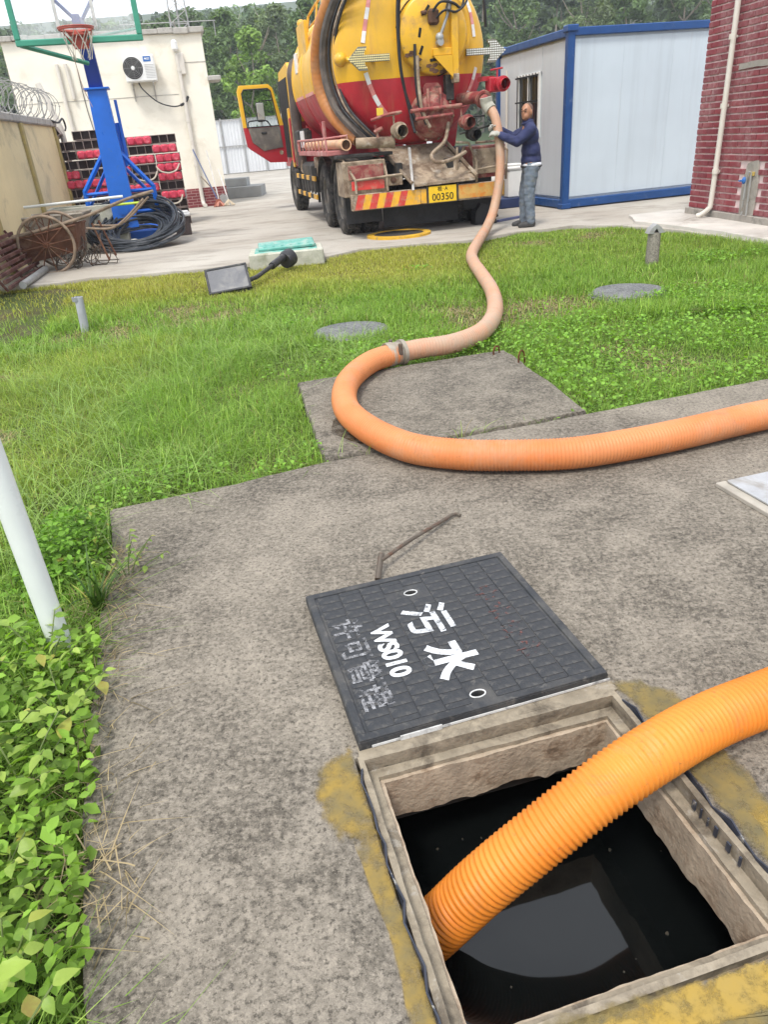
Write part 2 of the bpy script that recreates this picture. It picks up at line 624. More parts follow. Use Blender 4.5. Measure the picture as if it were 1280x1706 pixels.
# pale apron strip at the foot of the brick building
APR = [(4.62, 9.6), (4.35, 10.6), (4.1, 11.3), (4.3, 12.1), (5.2, 12.3), (5.6, 8.0), (5.9, 4), (5.1, 4), (4.8, 8.0)]
M_APRON = pm('apron_concrete', (.50, .47, .42), .9, var=.15, scale=2, bump=.3, bscale=40, dirt=((.27, .24, .2), .52, .7, 1.5))
apron = slab_mesh('apron_pavement', ragged(APR, .15, .03, 8), [], -.1, .045, M_APRON, .015)
struct(apron)

# bare earth at the far left of the lawn
DIRT_L = [(-9, 6.4), (-3.55, 6.6), (-3.2, 7.2), (-3.45, 8.0), (-3.35, 8.6), (-3.75, 9.2), (-3.5, 9.6), (-4.1, 10.1), (-9, 10.1)]
BARE = [(.85, 6.6, .75), (1.55, 6.55, .85), (-2.0, 7.2, .8), (1.9, 6.7, .4), (3.25, 7.05, .4), (3.3, 10.9, .6), (2.4, 10.6, .4), (-1.9, 7.1, .6), (-2.4, 7.1, .5), (-1.4, 7.6, .4), (-2.9, 7.0, .35), (-3.0, 5.6, .3), (-2.0, 7.7, .5), (-2.3, 7.0, .45), (-2.6, 7.5, .3), (-1.5, 7.9, .25), (2.9, 7.3, .25), (3.3, 11.0, .5), (3.0, 7.6, .2), (.55, 7.0, .35), (-2.4, 4.2, .18), (-2.7, 4.9, .2), (3.6, 7.2, .25), (-2.1, 3.6, .12)]

# ------------------------------------------------------------------ pit: frame, ledge, collar, chamber, water
M_LIP = pm('frame_concrete', (.27, .228, .165), .92, var=.28, scale=9, bump=.7, bscale=70, dirt=((.11, .09, .065), .46, .64, 9), dirt2=((.34, .31, .26), .58, .7, 14))
M_COLLAR = pm('collar_concrete', (.36, .29, .21), .95, var=.28, scale=9, bump=1.0, bscale=60, dirt=((.22, .155, .10), .5, .64, 9), dirt2=((.09, .07, .05), .62, .75, 9))
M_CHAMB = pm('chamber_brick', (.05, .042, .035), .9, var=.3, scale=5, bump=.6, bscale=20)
M_LINER = pm('liner_plastic', (.028, .032, .045), .45, var=.3, scale=20, bump=.2, bscale=60, dirt=((.4, .38, .33), .6, .7, 30))
Mpit = Matrix.Translation(pit_c) @ Matrix.Rotation(TH, 4, 'Z')
pit = thing('manhole_pit', 'open square sewer pit with brown concrete collar sunk into the foreground pad', 'manhole', pit_c, TH)


def ring(mb, ox, oy, ix, iy, z0, z1, jag=0.0, seed=0, seg=24):
    """square ring (outer half sizes, inner half sizes); jag roughens the lower inner edge"""
    def side(hx, hy):
        c = [(-hx, -hy), (hx, -hy), (hx, hy), (-hx, hy)]
        out = []
        for i in range(4):
            a, b = c[i], c[(i + 1) % 4]
            for k in range(seg):
                t = k / seg
                out.append((a[0] + (b[0] - a[0]) * t, a[1] + (b[1] - a[1]) * t))
        return out
    o, i_ = side(ox, oy), side(ix, iy)
    n = len(o)
    vs = []
    def J(k, s): return mnoise.noise(Vector((i_[k][0] * 9 + s + seed, i_[k][1] * 9, s))) + .6 * mnoise.noise(Vector((i_[k][0] * 31 + s, i_[k][1] * 31, s + seed)))
    for k in range(n): vs.append((*o[k], z1))
    for k in range(n):
        q = 1 + jag * .25 * J(k, 2)
        vs.append((i_[k][0] * q, i_[k][1] * q, z1 - jag * .04 * abs(J(k, 4))))
    for k in range(n):
        q = 1 + jag * .4 * J(k, 7)
        vs.append((i_[k][0] * q, i_[k][1] * q, z0 + jag * .28 * J(k, 11)))
    for k in range(n): vs.append((*o[k], z0 - .03))
    fs = []
    for a, b in ((0, 1), (1, 2), (2, 3)):
        for k in range(n):
            k2 = (k + 1) % n
            fs.append((a * n + k, a * n + k2, b * n + k2, b * n + k))
    mb.add(vs, fs)


mb = MB(); ring(mb, PU / 2 - .004, PV / 2 - .004, PU / 2 - .020, PV / 2 - .020, -.05, .006, .03, 1); mb.build('frame', M_LIP, pit)
mb = MB(); ring(mb, PU / 2 - .0202, PV / 2 - .0202, PU / 2 - .048, PV / 2 - .048, -.075, -.036, .04, 2); mb.build('ledge', M_LIP, pit)
mb = MB(); ring(mb, PU / 2 + .02, PV / 2 + .02, PU / 2 - .058, PV / 2 - .058, -.19, -.05, .055, 3, 90); mb.build('collar', M_COLLAR, pit)
for s in (-1, 1):       # black plastic liner strip standing along the frame sides
    mb = MB()
    pts = [(s * (PU / 2 - .002 + .003 * math.sin(k * 1.7)), -PV / 2 + .03 + k * (PV - .08) / 14, 0) for k in range(15)]
    top = [(p[0] - s * .006 * math.sin(k * 2.3), p[1], .016 + .006 * math.sin(k * 3.1)) for k, p in enumerate(pts)]
    for k in range(14):
        a, b, c, d = pts[k], pts[k + 1], top[k + 1], top[k]
        mb.add([a, b, c, d, (a[0] + s * .004, a[1], a[2]), (b[0] + s * .004, b[1], b[2]), (c[0] + s * .004, c[1], c[2]), (d[0] + s * .004, d[1], d[2])],
               [(0, 1, 2, 3), (7, 6, 5, 4), (3, 2, 6, 7), (0, 3, 7, 4), (1, 5, 6, 2)])
    mb.build('liner', M_LINER, pit)
for k, (y0, y1, dz) in enumerate([(-.16, -.13, 0), (-.115, -.09, .004), (-.08, -.07, 0), (-.055, -.045, .003), (-.04, -.01, 0), (-.19, -.175, .002)]):
    mb = MB(); mb.box((PU / 2 - .0275, (y0 + y1) / 2, -.012), (.004, abs(y1 - y0) * .4, .026 + dz), 0)
    mb.build('torn_lettering', M_LINER, pit)
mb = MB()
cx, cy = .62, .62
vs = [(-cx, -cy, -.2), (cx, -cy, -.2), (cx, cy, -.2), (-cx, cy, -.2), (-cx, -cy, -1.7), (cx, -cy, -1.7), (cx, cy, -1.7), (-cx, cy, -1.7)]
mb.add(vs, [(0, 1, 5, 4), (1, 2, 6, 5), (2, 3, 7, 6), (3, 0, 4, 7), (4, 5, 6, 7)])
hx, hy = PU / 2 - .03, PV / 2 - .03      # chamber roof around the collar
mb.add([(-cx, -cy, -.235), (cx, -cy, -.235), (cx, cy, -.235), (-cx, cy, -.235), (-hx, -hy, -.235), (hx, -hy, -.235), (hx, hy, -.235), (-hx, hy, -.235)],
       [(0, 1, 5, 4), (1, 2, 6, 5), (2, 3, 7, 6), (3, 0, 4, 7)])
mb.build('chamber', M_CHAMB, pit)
t = NT('sewage_water')
M_WATER = t.fin((.004, .005, .005), .04, 0, t.bump(t.noise(5, 2), .03, .02), .5)
t.b.inputs['IOR'].default_value = 1.42
mb = MB()
mb.add([(-cx, -cy, 0), (cx, -cy, 0), (cx, cy, 0), (-cx, cy, 0)], [(0, 1, 2, 3)])
water = mb.build('sewage_water', M_WATER, None, 0, loc=(pit_c.x, pit_c.y, -.40), rz=TH)
struct(water)
sc_ = MB(); jr0 = random.Random(17)
for k in range(46):
    x, y = jr0.uniform(-.45, .45), jr0.uniform(-.5, .4); r = jr0.uniform(.0015, .006)
    sc_.prism([(x + r * math.cos(a0) * jr0.uniform(.5, 1.3), y + r * math.sin(a0) * jr0.uniform(.5, 1.3)) for a0 in np.linspace(0, 2 * PI, 8)[:-1]], -.002, .003)
so = sc_.build('floating_scum', pm('scum', (.045, .038, .027), .8, var=.4, scale=40), None, 0, loc=(pit_c.x, pit_c.y, -.40), rz=TH)
tag(so, 'small flecks of scum floating on the water in the pit', 'scum', kind='stuff')


mb = MB(); mb.prism(ragged([(-PU / 2 + .01, PV / 2 - .003), (PU / 2 + .01, PV / 2 - .003), (PU / 2 + .005, PV / 2 + .055), (-PU / 2 + .015, PV / 2 + .045)], .03, .004, 4), -.02, .0035); mb.build('mortar_bed', M_LIP, pit, 0)

# yellow paint slopped around the frame
def m_wear(name, c, lo, hi, sc, rough=.6, c2=None, top=1.0, film=False):
    t = NT(name)
    col = t.mix(t.ramp(t.noise(sc * .6, 6), [(.35, 0.0), (.65, 1.0)]), c, c2 or dim(c, .7))
    t.fin(col, rough, 0, t.bump(t.noise(80, 4), .15, .002), .3)
    tr = t.n.new('ShaderNodeBsdfTransparent')
    mx = t.n.new('ShaderNodeMixShader')
    nz_ = t.noise(sc, 8, .72, dist=.2)
    if film:
        at = t.n.new('ShaderNodeAttribute'); at.attribute_name = 'film'
        nz_ = t.math('SUBTRACT', t.math('ADD', nz_, t.math('MULTIPLY', at.outputs['Fac'], .45)), .28)
    t.lk(t.ramp(nz_, [(lo, 0.0), (hi, top)]), mx.inputs[0])
    t.lk(tr.outputs[0], mx.inputs[1]); t.lk(t.b.outputs[0], mx.inputs[2])
    t.lk(mx.outputs[0], t.out.inputs['Surface'])
    return t.m


M_YPAINT = m_wear('old_yellow_paint', (.24, .175, .055), .30, .66, 26, .85, (.15, .125, .06), .8, True)
M_YPAINT_L = m_wear('yellow_ochre_paint', (.29, .195, .042), .30, .68, 24, .85, (.17, .135, .06), .88, True)
M_YPAINT2 = m_wear('bright_yellow_paint', (.36, .235, .042), .42, .70, 26, .8, (.33, .23, .06), .9, True)


def blob(name, pts, z, mat, seed, amp=.03):
    """thin paint film whose attribute 'film' falls to 0 at its ragged outline"""
    rim = ragged(pts, .02, amp, seed)
    cx_ = sum(p[0] for p in rim) / len(rim); cy_ = sum(p[1] for p in rim) / len(rim)
    n = len(rim); vs = [(cx_, cy_, z)]; film = [1.0]
    for k, f_ in ((.45, 1.0), (.75, .8), (1.0, 0.0)):
        for x, y in rim: vs.append((cx_ + (x - cx_) * k, cy_ + (y - cy_) * k, z)); film.append(f_)
    fs = [(0, 1 + i, 1 + (i + 1) % n) for i in range(n)]
    for r in range(2):
        a_ = 1 + r * n; b_ = a_ + n
        fs += [(a_ + i, b_ + i, b_ + (i + 1) % n, a_ + (i + 1) % n) for i in range(n)]
    me = bpy.data.meshes.new(name); me.from_pydata(vs, [], fs)
    at = me.attributes.new('film', 'FLOAT', 'POINT'); at.data.foreach_set('value', film)
    me.materials.append(mat)
    o = bpy.data.objects.new(name, me); COL.objects.link(o); o.parent = pad
    return o


def pl(u, v):
    p = pit_c + U2 * u + V2 * v
    return (p.x, p.y)


a = PU / 2 + .004; b = PV / 2 + .004
blob('yellow_paint', [pl(a - .01, b + .04), pl(a + .10, b + .03), pl(a + .17, b - .07), pl(a + .14, b - .22), pl(a - .005, b - .2)], .0040, M_YPAINT, 21)
blob('yellow_paint', [pl(a - .005, b - .15), pl(a + .15, b - .18), pl(a + .13, b - .5), pl(a + .14, b - .9), pl(a - .005, b - .9)], .0052, M_YPAINT, 22)
blob('yellow_paint', [pl(a + .05, b - .42), pl(a + .13, b - .45), pl(a + .13, b - .9), pl(a + .04, b - .9)], .0064, M_YPAINT2, 28, .015)
blob('yellow_paint', [pl(-a + .005, b + .04), pl(-a - .10, b + .0), pl(-a - .135, b - .1), pl(-a - .10, b - .24), pl(-a + .005, b - .26)], .0040, M_YPAINT_L, 23)
blob('yellow_paint', [pl(-a + .005, b - .2), pl(-a - .06, b - .22), pl(-a - .04, b - .5), pl(-a - .06, b - .9), pl(-a + .005, b - .9)], .0052, M_YPAINT_L, 24, .008)
blob('yellow_paint', [pl(-a - .08, -b + .005), pl(a + .13, -b + .005), pl(a + .12, -b - .12), pl(-a - .07, -b - .12)], .0064, M_YPAINT, 25)
blob('yellow_paint', [pl(-a, -b + .003), pl(a + .1, -b + .003), pl(a + .1, -b - .09), pl(-a, -b - .08)], .0076, M_YPAINT2, 26, .012)

# wet brown stain and old reinforcement loops on the step slab
M_STAIN = m_wear('wet_stain', (.085, .062, .035), .40, .75, 9, .5)
o = slab_mesh('wet_stain', ragged([(-.25, 3.72), (-.1, 3.55), (.05, 3.52), (.02, 3.72), (-.1, 3.95), (-.24, 3.98)], .04, .03, 31), [], .014, .0155, M_STAIN, 0)
o.parent = ext
M_REBAR = pm('rusty_steel', RUST, .85, .3, .35, 20, .4, 90)
for (x, y, s) in ((1.03, 4.78, 1.0), (.9, 5.02, .7)):
    mb = MB()
    mb.tube(smoothpath([(-.03, 0, -.02), (-.028, 0, .05 * s), (0, .01, .075 * s), (.028, .012, .05 * s), (.035, .015, -.02)], .008), .006, 6)
    lp = mb.build('lifting_loop', M_REBAR, ext)
    lp.location = (x, y, .012); lp.rotation_euler = (0, 0, .5)

# ------------------------------------------------------------------ vegetation
COVERS = [(-.15, 6.2, .33), (2.48, 6.85, .34)]         # round concrete covers in the lawn
WELL = [(-1.75, 10.32), (-.5, 10.32), (-.5, 11.1), (-1.75, 11.1)]


def blade_mesh(name, P, az, H, Wd, lean, col, mat, levels=3):
    """numpy-built blades: root P, heading az, height H, width Wd, lean = tip offset / height"""
    n = len(P)
    k = levels
    rows = []
    dirx, diry = np.cos(az), np.sin(az)
    sx, sy = -diry, dirx
    for i in range(k):
        t = i / k
        off = lean * H * t ** 2
        z = H * (t - .35 * np.minimum(lean, 1.4) * t ** 2)
        w = Wd * (1 - .55 * t ** 1.5) * .5
        cx_ = P[:, 0] + dirx * off; cy_ = P[:, 1] + diry * off; cz_ = P[:, 2] + z
        rows.append(np.stack([cx_ - sx * w, cy_ - sy * w, cz_], 1)); rows.append(np.stack([cx_ + sx * w, cy_ + sy * w, cz_], 1))
    off = lean * H
    rows.append(np.stack([P[:, 0] + dirx * off, P[:, 1] + diry * off, P[:, 2] + H * (1 - .35 * np.minimum(lean, 1.4))], 1))
    nv = 2 * k + 1
    V = np.stack(rows, 1).reshape(-1, 3)
    base = (np.arange(n) * nv)[:, None]
    loops = []; starts = []; tot = []
    quads = [[2 * i, 2 * i + 1, 2 * i + 3, 2 * i + 2] for i in range(k - 1)]
    fl = quads + [[2 * k - 2, 2 * k - 1, 2 * k]]
    idx = np.concatenate([base + np.array(q)[None, :] for q in fl], 1).reshape(-1)
    sizes = np.tile(np.array([len(q) for q in fl]), n)
    st = np.concatenate([[0], np.cumsum(sizes)[:-1]])
    me = bpy.data.meshes.new(name)
    me.vertices.add(len(V)); me.vertices.foreach_set('co', V.astype(np.float32).ravel())
    me.loops.add(len(idx)); me.loops.foreach_set('vertex_index', idx.astype(np.int32))
    me.polygons.add(len(st)); me.polygons.foreach_set('loop_start', st.astype(np.int32))
    me.update(calc_edges=True)
    ca = me.attributes.new('tint', 'FLOAT_COLOR', 'POINT')
    c4 = np.concatenate([np.repeat(col, nv, 0), np.ones((n * nv, 1))], 1)
    # paler base, as on real blades
    ca.data.foreach_set('color', c4.astype(np.float32).ravel())
    me.materials.append(mat)
    me.polygons.foreach_set('use_smooth', np.ones(len(st), bool))
    o = bpy.data.objects.new(name, me)
    COL.objects.link(o)
    return o


def leaf_cloud(name, P, N, S, col, mat, aspect=.55, droop=0.0, parent=None):
    """leaf-shaped faces (hexagon-ish, folded): centre P, facing N, size S"""
    n = len(P)
    A = RNG.normal(size=(n, 3)); N = N / np.linalg.norm(N, axis=1)[:, None]
    T = A - N * (A * N).sum(1)[:, None]; T /= np.linalg.norm(T, axis=1)[:, None]
    B = np.cross(N, T)
    prof = [(-.5, 0, 0), (-.12, .5, .10), (.22, .36, .06), (.5, 0, -.06), (.22, -.36, .06), (-.12, -.5, .10)]
    rows = [P + T * (S * a)[:, None] + B * (S * b * aspect)[:, None] + N * (S * c)[:, None] for a, b, c in prof]
    V = np.stack(rows, 1).reshape(-1, 3)
    base = (np.arange(n) * 6)[:, None]
    fl = [[0, 1, 2, 3], [0, 3, 4, 5]]
    idx = np.concatenate([base + np.array(q)[None, :] for q in fl], 1).reshape(-1)
    st = np.arange(0, len(idx), 4)
    me = bpy.data.meshes.new(name)
    me.vertices.add(len(V)); me.vertices.foreach_set('co', V.astype(np.float32).ravel())
    me.loops.add(len(idx)); me.loops.foreach_set('vertex_index', idx.astype(np.int32))
    me.polygons.add(len(st)); me.polygons.foreach_set('loop_start', st.astype(np.int32))
    me.update(calc_edges=True)
    ca = me.attributes.new('tint', 'FLOAT_COLOR', 'POINT')
    c4 = np.concatenate([np.repeat(col, 6, 0), np.ones((n * 6, 1))], 1)
    ca.data.foreach_set('color', c4.astype(np.float32).ravel())
    me.materials.append(mat)
    o = bpy.data.objects.new(name, me)
    COL.objects.link(o)
    if parent is not None: o.parent = parent
    return o


def fbm(X, Y, s, seed):
    return np.array([mnoise.noise(Vector((x * s, y * s, seed))) + .5 * mnoise.noise(Vector((x * s * 2.3, y * s * 2.3, seed + 4))) for x, y in zip(X, Y)])


DRYP = []


def lawn_points(n, x0, x1, y0, y1):
    X = RNG.uniform(x0, x1, n); Y = RNG.uniform(y0, y1, n)
    # keep what the camera could see, plus a margin
    keep = (X > -.64 * Y - 1.1) & (X < .62 * Y + 1.0)
    keep &= inpoly(X, Y, LAWN)
    for pl_ in (PAD, EXT, APR, WELL): keep &= ~inpoly(X, Y, pl_)
    for cx_, cy_, r in COVERS: keep &= (X - cx_) ** 2 + ((Y - cy_) - .03) ** 2 > (r * .93) ** 2
    X, Y = X[keep], Y[keep]
    nz = fbm(X, Y, 1.3, 2.0)
    bare = np.zeros(len(X))
    for bx, by, br in BARE: bare = np.maximum(bare, 1.15 - np.hypot((X - bx), (Y - by) * .8) / br)
    bare = np.maximum(bare, np.where(inpoly(X, Y, DIRT_L), 1.1, 0))
    p = 1 - np.clip(bare + nz * .6, 0, .93)
    k2 = RNG.uniform(0, 1, len(X)) < p
    k3 = ~k2 & (bare + nz * .6 > .25) & (RNG.uniform(0, 1, len(X)) < .6) & ~inpoly(X, Y, DIRT_L)
    DRYP.append(np.stack([X[k3], Y[k3]], 1))
    return X[k2], Y[k2]


def z_of(X, Y): return np.array([lawn_z(x, y) for x, y in zip(X, Y)])


def grass_colors(X, Y, n):
    # yellowish close-mown strip by the yard, deep green nearer
    f = np.clip((Y - 7.6 + .5 * fbm(X, Y, .7, 9.0)) / 1.6, 0, 1) * np.clip((2.6 - X) / 2.0, 0.15, 1)
    f2 = np.clip((-1.55 - X + .5 * fbm(X, Y, .8, 3.0)) / .8, 0, .28) * (Y < 6.5)
    f = np.maximum(f * .9, f2)
    g = np.array([.185, .305, .050]); y = np.array([.35, .350, .070])
    c = g[None] * (1 - f[:, None]) + y[None] * f[:, None]
    c = c * RNG.uniform(.6, 1.45, (n, 1))
    lite = RNG.uniform(0, 1, n) < .16
    c[lite] = c[lite] * np.array([1.7, 1.45, 1.9])
    dry = RNG.uniform(0, 1, n) < (.03 + .08 * f)
    c[dry] = np.array([.30, .24, .11]) * RNG.uniform(.6, 1.1, (dry.sum(), 1))
    return np.clip(c, 0, .6)


# near long grass
parts = []
X, Y = lawn_points(400000, -4.6, 4.8, .2, 6.0)
n = len(X)
tall = np.clip(.6 + .7 * fbm(X, Y, 1.1, 7.0), .2, 1.4)
H = RNG.uniform(.08, .24, n) * tall
H = np.where((X > 0) & (Y > 3.6), H * .62, H)
Wd = RNG.uniform(.0022, .0052, n)
lean = RNG.gamma(2.2, .42, n).clip(.05, 2.2)
P = np.stack([X, Y, z_of(X, Y) - .005], 1)
g1 = blade_mesh('long_grass', P, RNG.uniform(0, 2 * PI, n), H, Wd, lean, grass_colors(X, Y, n), M_GRASS, 3)
tag(g1, 'long arching green grass between the concrete pad and the mown lawn', 'grass', kind='stuff')
# far shorter lawn
X, Y = lawn_points(400000, -8.0, 5.4, 5.8, 12.0)
n = len(X)
H = RNG.uniform(.045, .125, n) * np.clip(1.35 - (Y - 6) * .14, .55, 1.3) * np.clip(.8 + .55 * fbm(X, Y, .8, 7.0), .4, 1.6)
H = np.where((X > 1.9), H * 1.25, H)
Wd = RNG.uniform(.005, .010, n)
lean = RNG.gamma(2.0, .4, n).clip(.05, 1.8)
P = np.stack([X, Y, z_of(X, Y) - .005], 1)
g2 = blade_mesh('lawn_grass', P, RNG.uniform(0, 2 * PI, n), H, Wd, lean, grass_colors(X, Y, n), M_GRASS, 2)
tag(g2, 'short yellowish green lawn grass along the edge of the concrete yard', 'grass', kind='stuff')

# dead tan grass on the bare patches
D = np.concatenate(DRYP); X, Y = D[:, 0], D[:, 1]; n = len(X)
c = np.array([.44, .355, .20])[None] * RNG.uniform(.55, 1.2, (n, 1))
gd = blade_mesh('dead_grass', np.stack([X, Y, z_of(X, Y) - .004], 1), RNG.uniform(0, 2 * PI, n), RNG.uniform(.012, .05, n), RNG.uniform(.004, .009, n), RNG.gamma(2.5, .7, n).clip(.3, 3.5), c, M_GRASS, 2)
tag(gd, 'tan dead grass on the bare patches of the lawn', 'grass', kind='stuff')
# long pale strands arching over the near grass
X, Y = lawn_points(26000, -4.6, 4.0, .6, 6.6)
k = (fbm(X, Y, .8, 15.0) > -.15) & ~((X > .0) & (Y > 3.2)) & (Y > 2.5)
X, Y = X[k], Y[k]; n = len(X)
c = np.array([.26, .38, .10])[None] * RNG.uniform(.6, 1.3, (n, 1))
gs = blade_mesh('grass_strands', np.stack([X, Y, z_of(X, Y)], 1), RNG.uniform(0, 2 * PI, n), RNG.uniform(.14, .30, n), RNG.uniform(.0025, .005, n), RNG.gamma(4.0, .32, n).clip(.5, 2.6), c, M_GRASS, 4)
tag(gs, 'long pale strands arching over the near grass', 'grass', kind='stuff')

# small broad weeds among the grass (right of the step slab, along the pad edge)
X, Y = lawn_points(60000, -1.8, 4.6, 3.0, 9.2)
w = fbm(X, Y, .9, 12.0) + np.where((X > 1.0) & (Y < 6.8), .75, 0) + np.where((Y < 3.75 + .25 * X) & (X < -.25) & (X > -1.4), .9, 0) + np.where((np.abs(X - .2) < 1.0) & (np.abs(Y - 5.3) < .35), .8, 0)
k = w > .55
X, Y = X[k], Y[k]
n = len(X)
Z = z_of(X, Y) + RNG.uniform(.02, .12, n) * np.clip(1.2 - Y * .05, .6, 1)
N = RNG.normal(size=(n, 3)) * .45; N[:, 2] = 1
c = np.array([.155, .285, .04])[None] * RNG.uniform(.6, 1.7, (n, 1)) * np.array([1, 1, 1])[None]
o = leaf_cloud('clover_weeds', np.stack([X, Y, Z], 1), N, RNG.uniform(.016, .036, n) * np.clip(.7 + Y * .06, .8, 1.25), np.clip(c, 0, .5), M_GRASS, .75)
tag(o, 'low clover-like weeds spreading through the grass behind the pad', 'weeds', kind='stuff')

# taller weed clump left of the pad corner
n = 2600
X = RNG.normal(-1.27, .13, n); Y = RNG.normal(2.55, .2, n); k = ~inpoly(X, Y, PAD); X, Y = X[k], Y[k]; n = len(X)
N = RNG.normal(size=(n, 3)) * .5; N[:, 2] = 1
Z = -.05 + RNG.uniform(.1, 1, n) * .30 * np.exp(-((X + 1.27) / .2) ** 2 - ((Y - 2.55) / .3) ** 2)
c = np.array([.14, .27, .035])[None] * RNG.uniform(.45, 1.5, (n, 1))
o = leaf_cloud('weed_clump', np.stack([X, Y, Z], 1), N, RNG.uniform(.016, .036, n), np.clip(c, 0, .6), M_GRASS, .65)
tag(o, 'fuller clump of small-leaved weeds left of the pad corner', 'weeds', kind='stuff')

# dry straw and dead stalks along the pad edge
n = 480
tt = RNG.uniform(0, 1, n) ** .8
ex = np.interp(tt, [0, .3, .6, 1], [-.70, -.80, -1.03, -1.12]); ey = np.interp(tt, [0, .3, .6, 1], [.9, 1.25, 2.1, 2.6])
X = ex + RNG.normal(0, .06, n) + .01; Y = ey + RNG.normal(0, .05, n)
P = np.stack([X, Y, RNG.uniform(.001, .018, n)], 1)
c = np.array([.42, .33, .20])[None] * RNG.uniform(.35, 1.15, (n, 1))
st_ = blade_mesh('dry_straw', P, RNG.uniform(0, 2 * PI, n), RNG.uniform(.005, .03, n), RNG.uniform(.0015, .0045, n), RNG.uniform(1.5, 9, n), c, M_GRASS, 3)
tag(st_, 'dry straw and dead stalks scattered along the left edge of the pad', 'straw', kind='stuff')

# leafy plants at the lower left: single leaves as parts
M_PL = m_leaf('plant_leaf', (.14, .26, .035), (.33, .45, .075), .32)
M_STEM = pm('plant_stem', (.11, .15, .04), .6, var=.3, scale=20, bump=0)


def leaf_shape(L, w, fold, curl):
    mb = MB()
    prof = [(0, .06), (.12, .52), (.32, 1.0), (.55, .88), (.78, .5), (1.0, 0.0)]
    vs = []
    for t_, wd in prof:
        z = -curl * L * t_ * t_
        vs += [(L * t_, -wd * w / 2, z + fold * wd * w / 2), (L * t_, 0, z), (L * t_, wd * w / 2, z + fold * wd * w / 2)]
    fs = []
    for i in range(5):
        a_ = i * 3
        fs += [(a_, a_ + 3, a_ + 4, a_ + 1), (a_ + 1, a_ + 4, a_ + 5, a_ + 2)]
    mb.add(vs, fs)
    return mb.mesh('leaf', M_PL, 60)


LEAVES = [leaf_shape(.075, .046, .35, .25), leaf_shape(.062, .042, .25, .4), leaf_shape(.085, .05, .3, .15), leaf_shape(.05, .036, .4, .3)]
PLANTS = [(-1.12, 1.86, 'leafy plant growing round the foot of the white pipe'),
          (-.985, 1.62, 'leafy plant just below the white pipe, leaning onto the pad'),
          (-1.2, 1.5, 'leafy plant at the left picture edge under the white pipe'),
          (-1.0, 1.36, 'broad-leaved plant midway down the left pad edge'),
          (-1.17, 1.2, 'broad-leaved plant at the left edge, midway down the weed bed'),
          (-.95, 1.08, 'bright leafy plant beside the pale straw at the pad edge'),
          (-.83, .86, 'leafy plant near the bottom of the left pad edge'),
          (-1.0, .92, 'leafy plant low in the left weed bed, away from the pad'),
          (-.78, .66, 'lowest leafy plant at the bottom left corner'),
          (-1.03, 2.42, 'small leafy weed beside the sedge tuft at the pad edge'),
          (-1.20, 2.52, 'leafy weed behind the sedge tuft, left of the pad corner'),
          (-1.30, 2.72, 'leafy weed growing beside the left corner of the pad')]
for pi_, (px, py, lb) in enumerate(PLANTS):
    small = pi_ >= 9
    t_ = thing('leafy_plant', lb, 'plant', (px, py, -.05), 0, 'leafy weeds along the left edge of the pad')
    stems = MB()
    nl = 0
    for s in range(9 if not small else 11):
        a0 = s * 2 * PI / 9 + random.uniform(-.3, .3)
        reach = random.uniform(.05, .17); hh = random.uniform(.10, .22)
        p0 = Vector((0, 0, 0)); p1 = Vector((math.cos(a0) * reach * .4, math.sin(a0) * reach * .4, hh * .6)); p2 = Vector((math.cos(a0) * reach, math.sin(a0) * reach, hh))
        stems.tube(smoothpath([p0, p1, p2], .03), .0022, 5)
        for q in range(4):
            f_ = (.55, .75, .92, 1.0)[q]
            base = p1.lerp(p2, (f_ - .5) * 2) if f_ > .5 else p0.lerp(p1, f_ * 2)
            az_ = a0 + (random.uniform(-.5, .5) if q == 3 else (1.5 if q % 2 else -1.5) + random.uniform(-.6, .6))
            M = Matrix.Translation(base) @ Matrix.Rotation(az_, 4, 'Z') @ Matrix.Rotation(random.uniform(-.35, .45), 4, 'Y') @ Matrix.Rotation(random.uniform(-.5, .5), 4, 'X') @ Matrix.Scale(random.uniform(.34, .85) * (.6 if small else 1), 4)
            inst(random.choice(LEAVES), 'leaf', t_, M)
    stems.build('stem', M_STEM, t_)
# ground cover filling between them (uncountable)
n = 6000
X = RNG.uniform(-1.75, -.66, n); Y = RNG.uniform(.35, 2.05, n)
k = ~inpoly(X - .03, Y, PAD) & (Y + X * .35 < 1.66)
X, Y = X[k], Y[k]; n = len(X)
N = RNG.normal(size=(n, 3)) * .5; N[:, 2] = 1
c = np.array([.20, .34, .045])[None] * RNG.uniform(.35, 1.4, (n, 1))
o = leaf_cloud('ground_cover', np.stack([X, Y, RNG.uniform(-.05, .10, n)], 1), N, RNG.uniform(.02, .055, n), np.clip(c, 0, .6), M_GRASS, .62)
tag(o, 'bright green leafy ground cover in the lower left corner', 'ground cover', kind='stuff')

# sedge tuft whose dark blades lean over the pad edge
M_SEDGE = m_leaf('sedge_blade', (.035, .085, .012), (.075, .15, .02), .2)
sd = thing('sedge_tuft', 'tuft of long dark green sedge blades leaning over the pad edge', 'plant', (-1.07, 2.2, -.03))
for k in range(26):
    a0 = random.uniform(-1.9, 2.6); L = random.uniform(.16, .34); w0 = random.uniform(.005, .008); out = random.uniform(.25, .9)
    mb = MB(); vs = []
    for i in range(6):
        s = i / 5
        r_ = out * L * s * s; z = L * (s - .45 * out * s * s); wd = w0 * (1 - s) ** .6
        vs += [(r_, -wd, z + wd * .5), (r_, 0, z), (r_, wd, z + wd * .5)]
    fs = []
    for i in range(5): fs += [(i * 3, i * 3 + 3, i * 3 + 4, i * 3 + 1), (i * 3 + 1, i * 3 + 4, i * 3 + 5, i * 3 + 2)]
    mb.add(vs, fs)
    b_ = mb.build('blade', M_SEDGE, sd, 60)
    b_.location = (random.uniform(-.02, .02), random.uniform(-.03, .03), 0); b_.rotation_euler = (0, 0, a0)


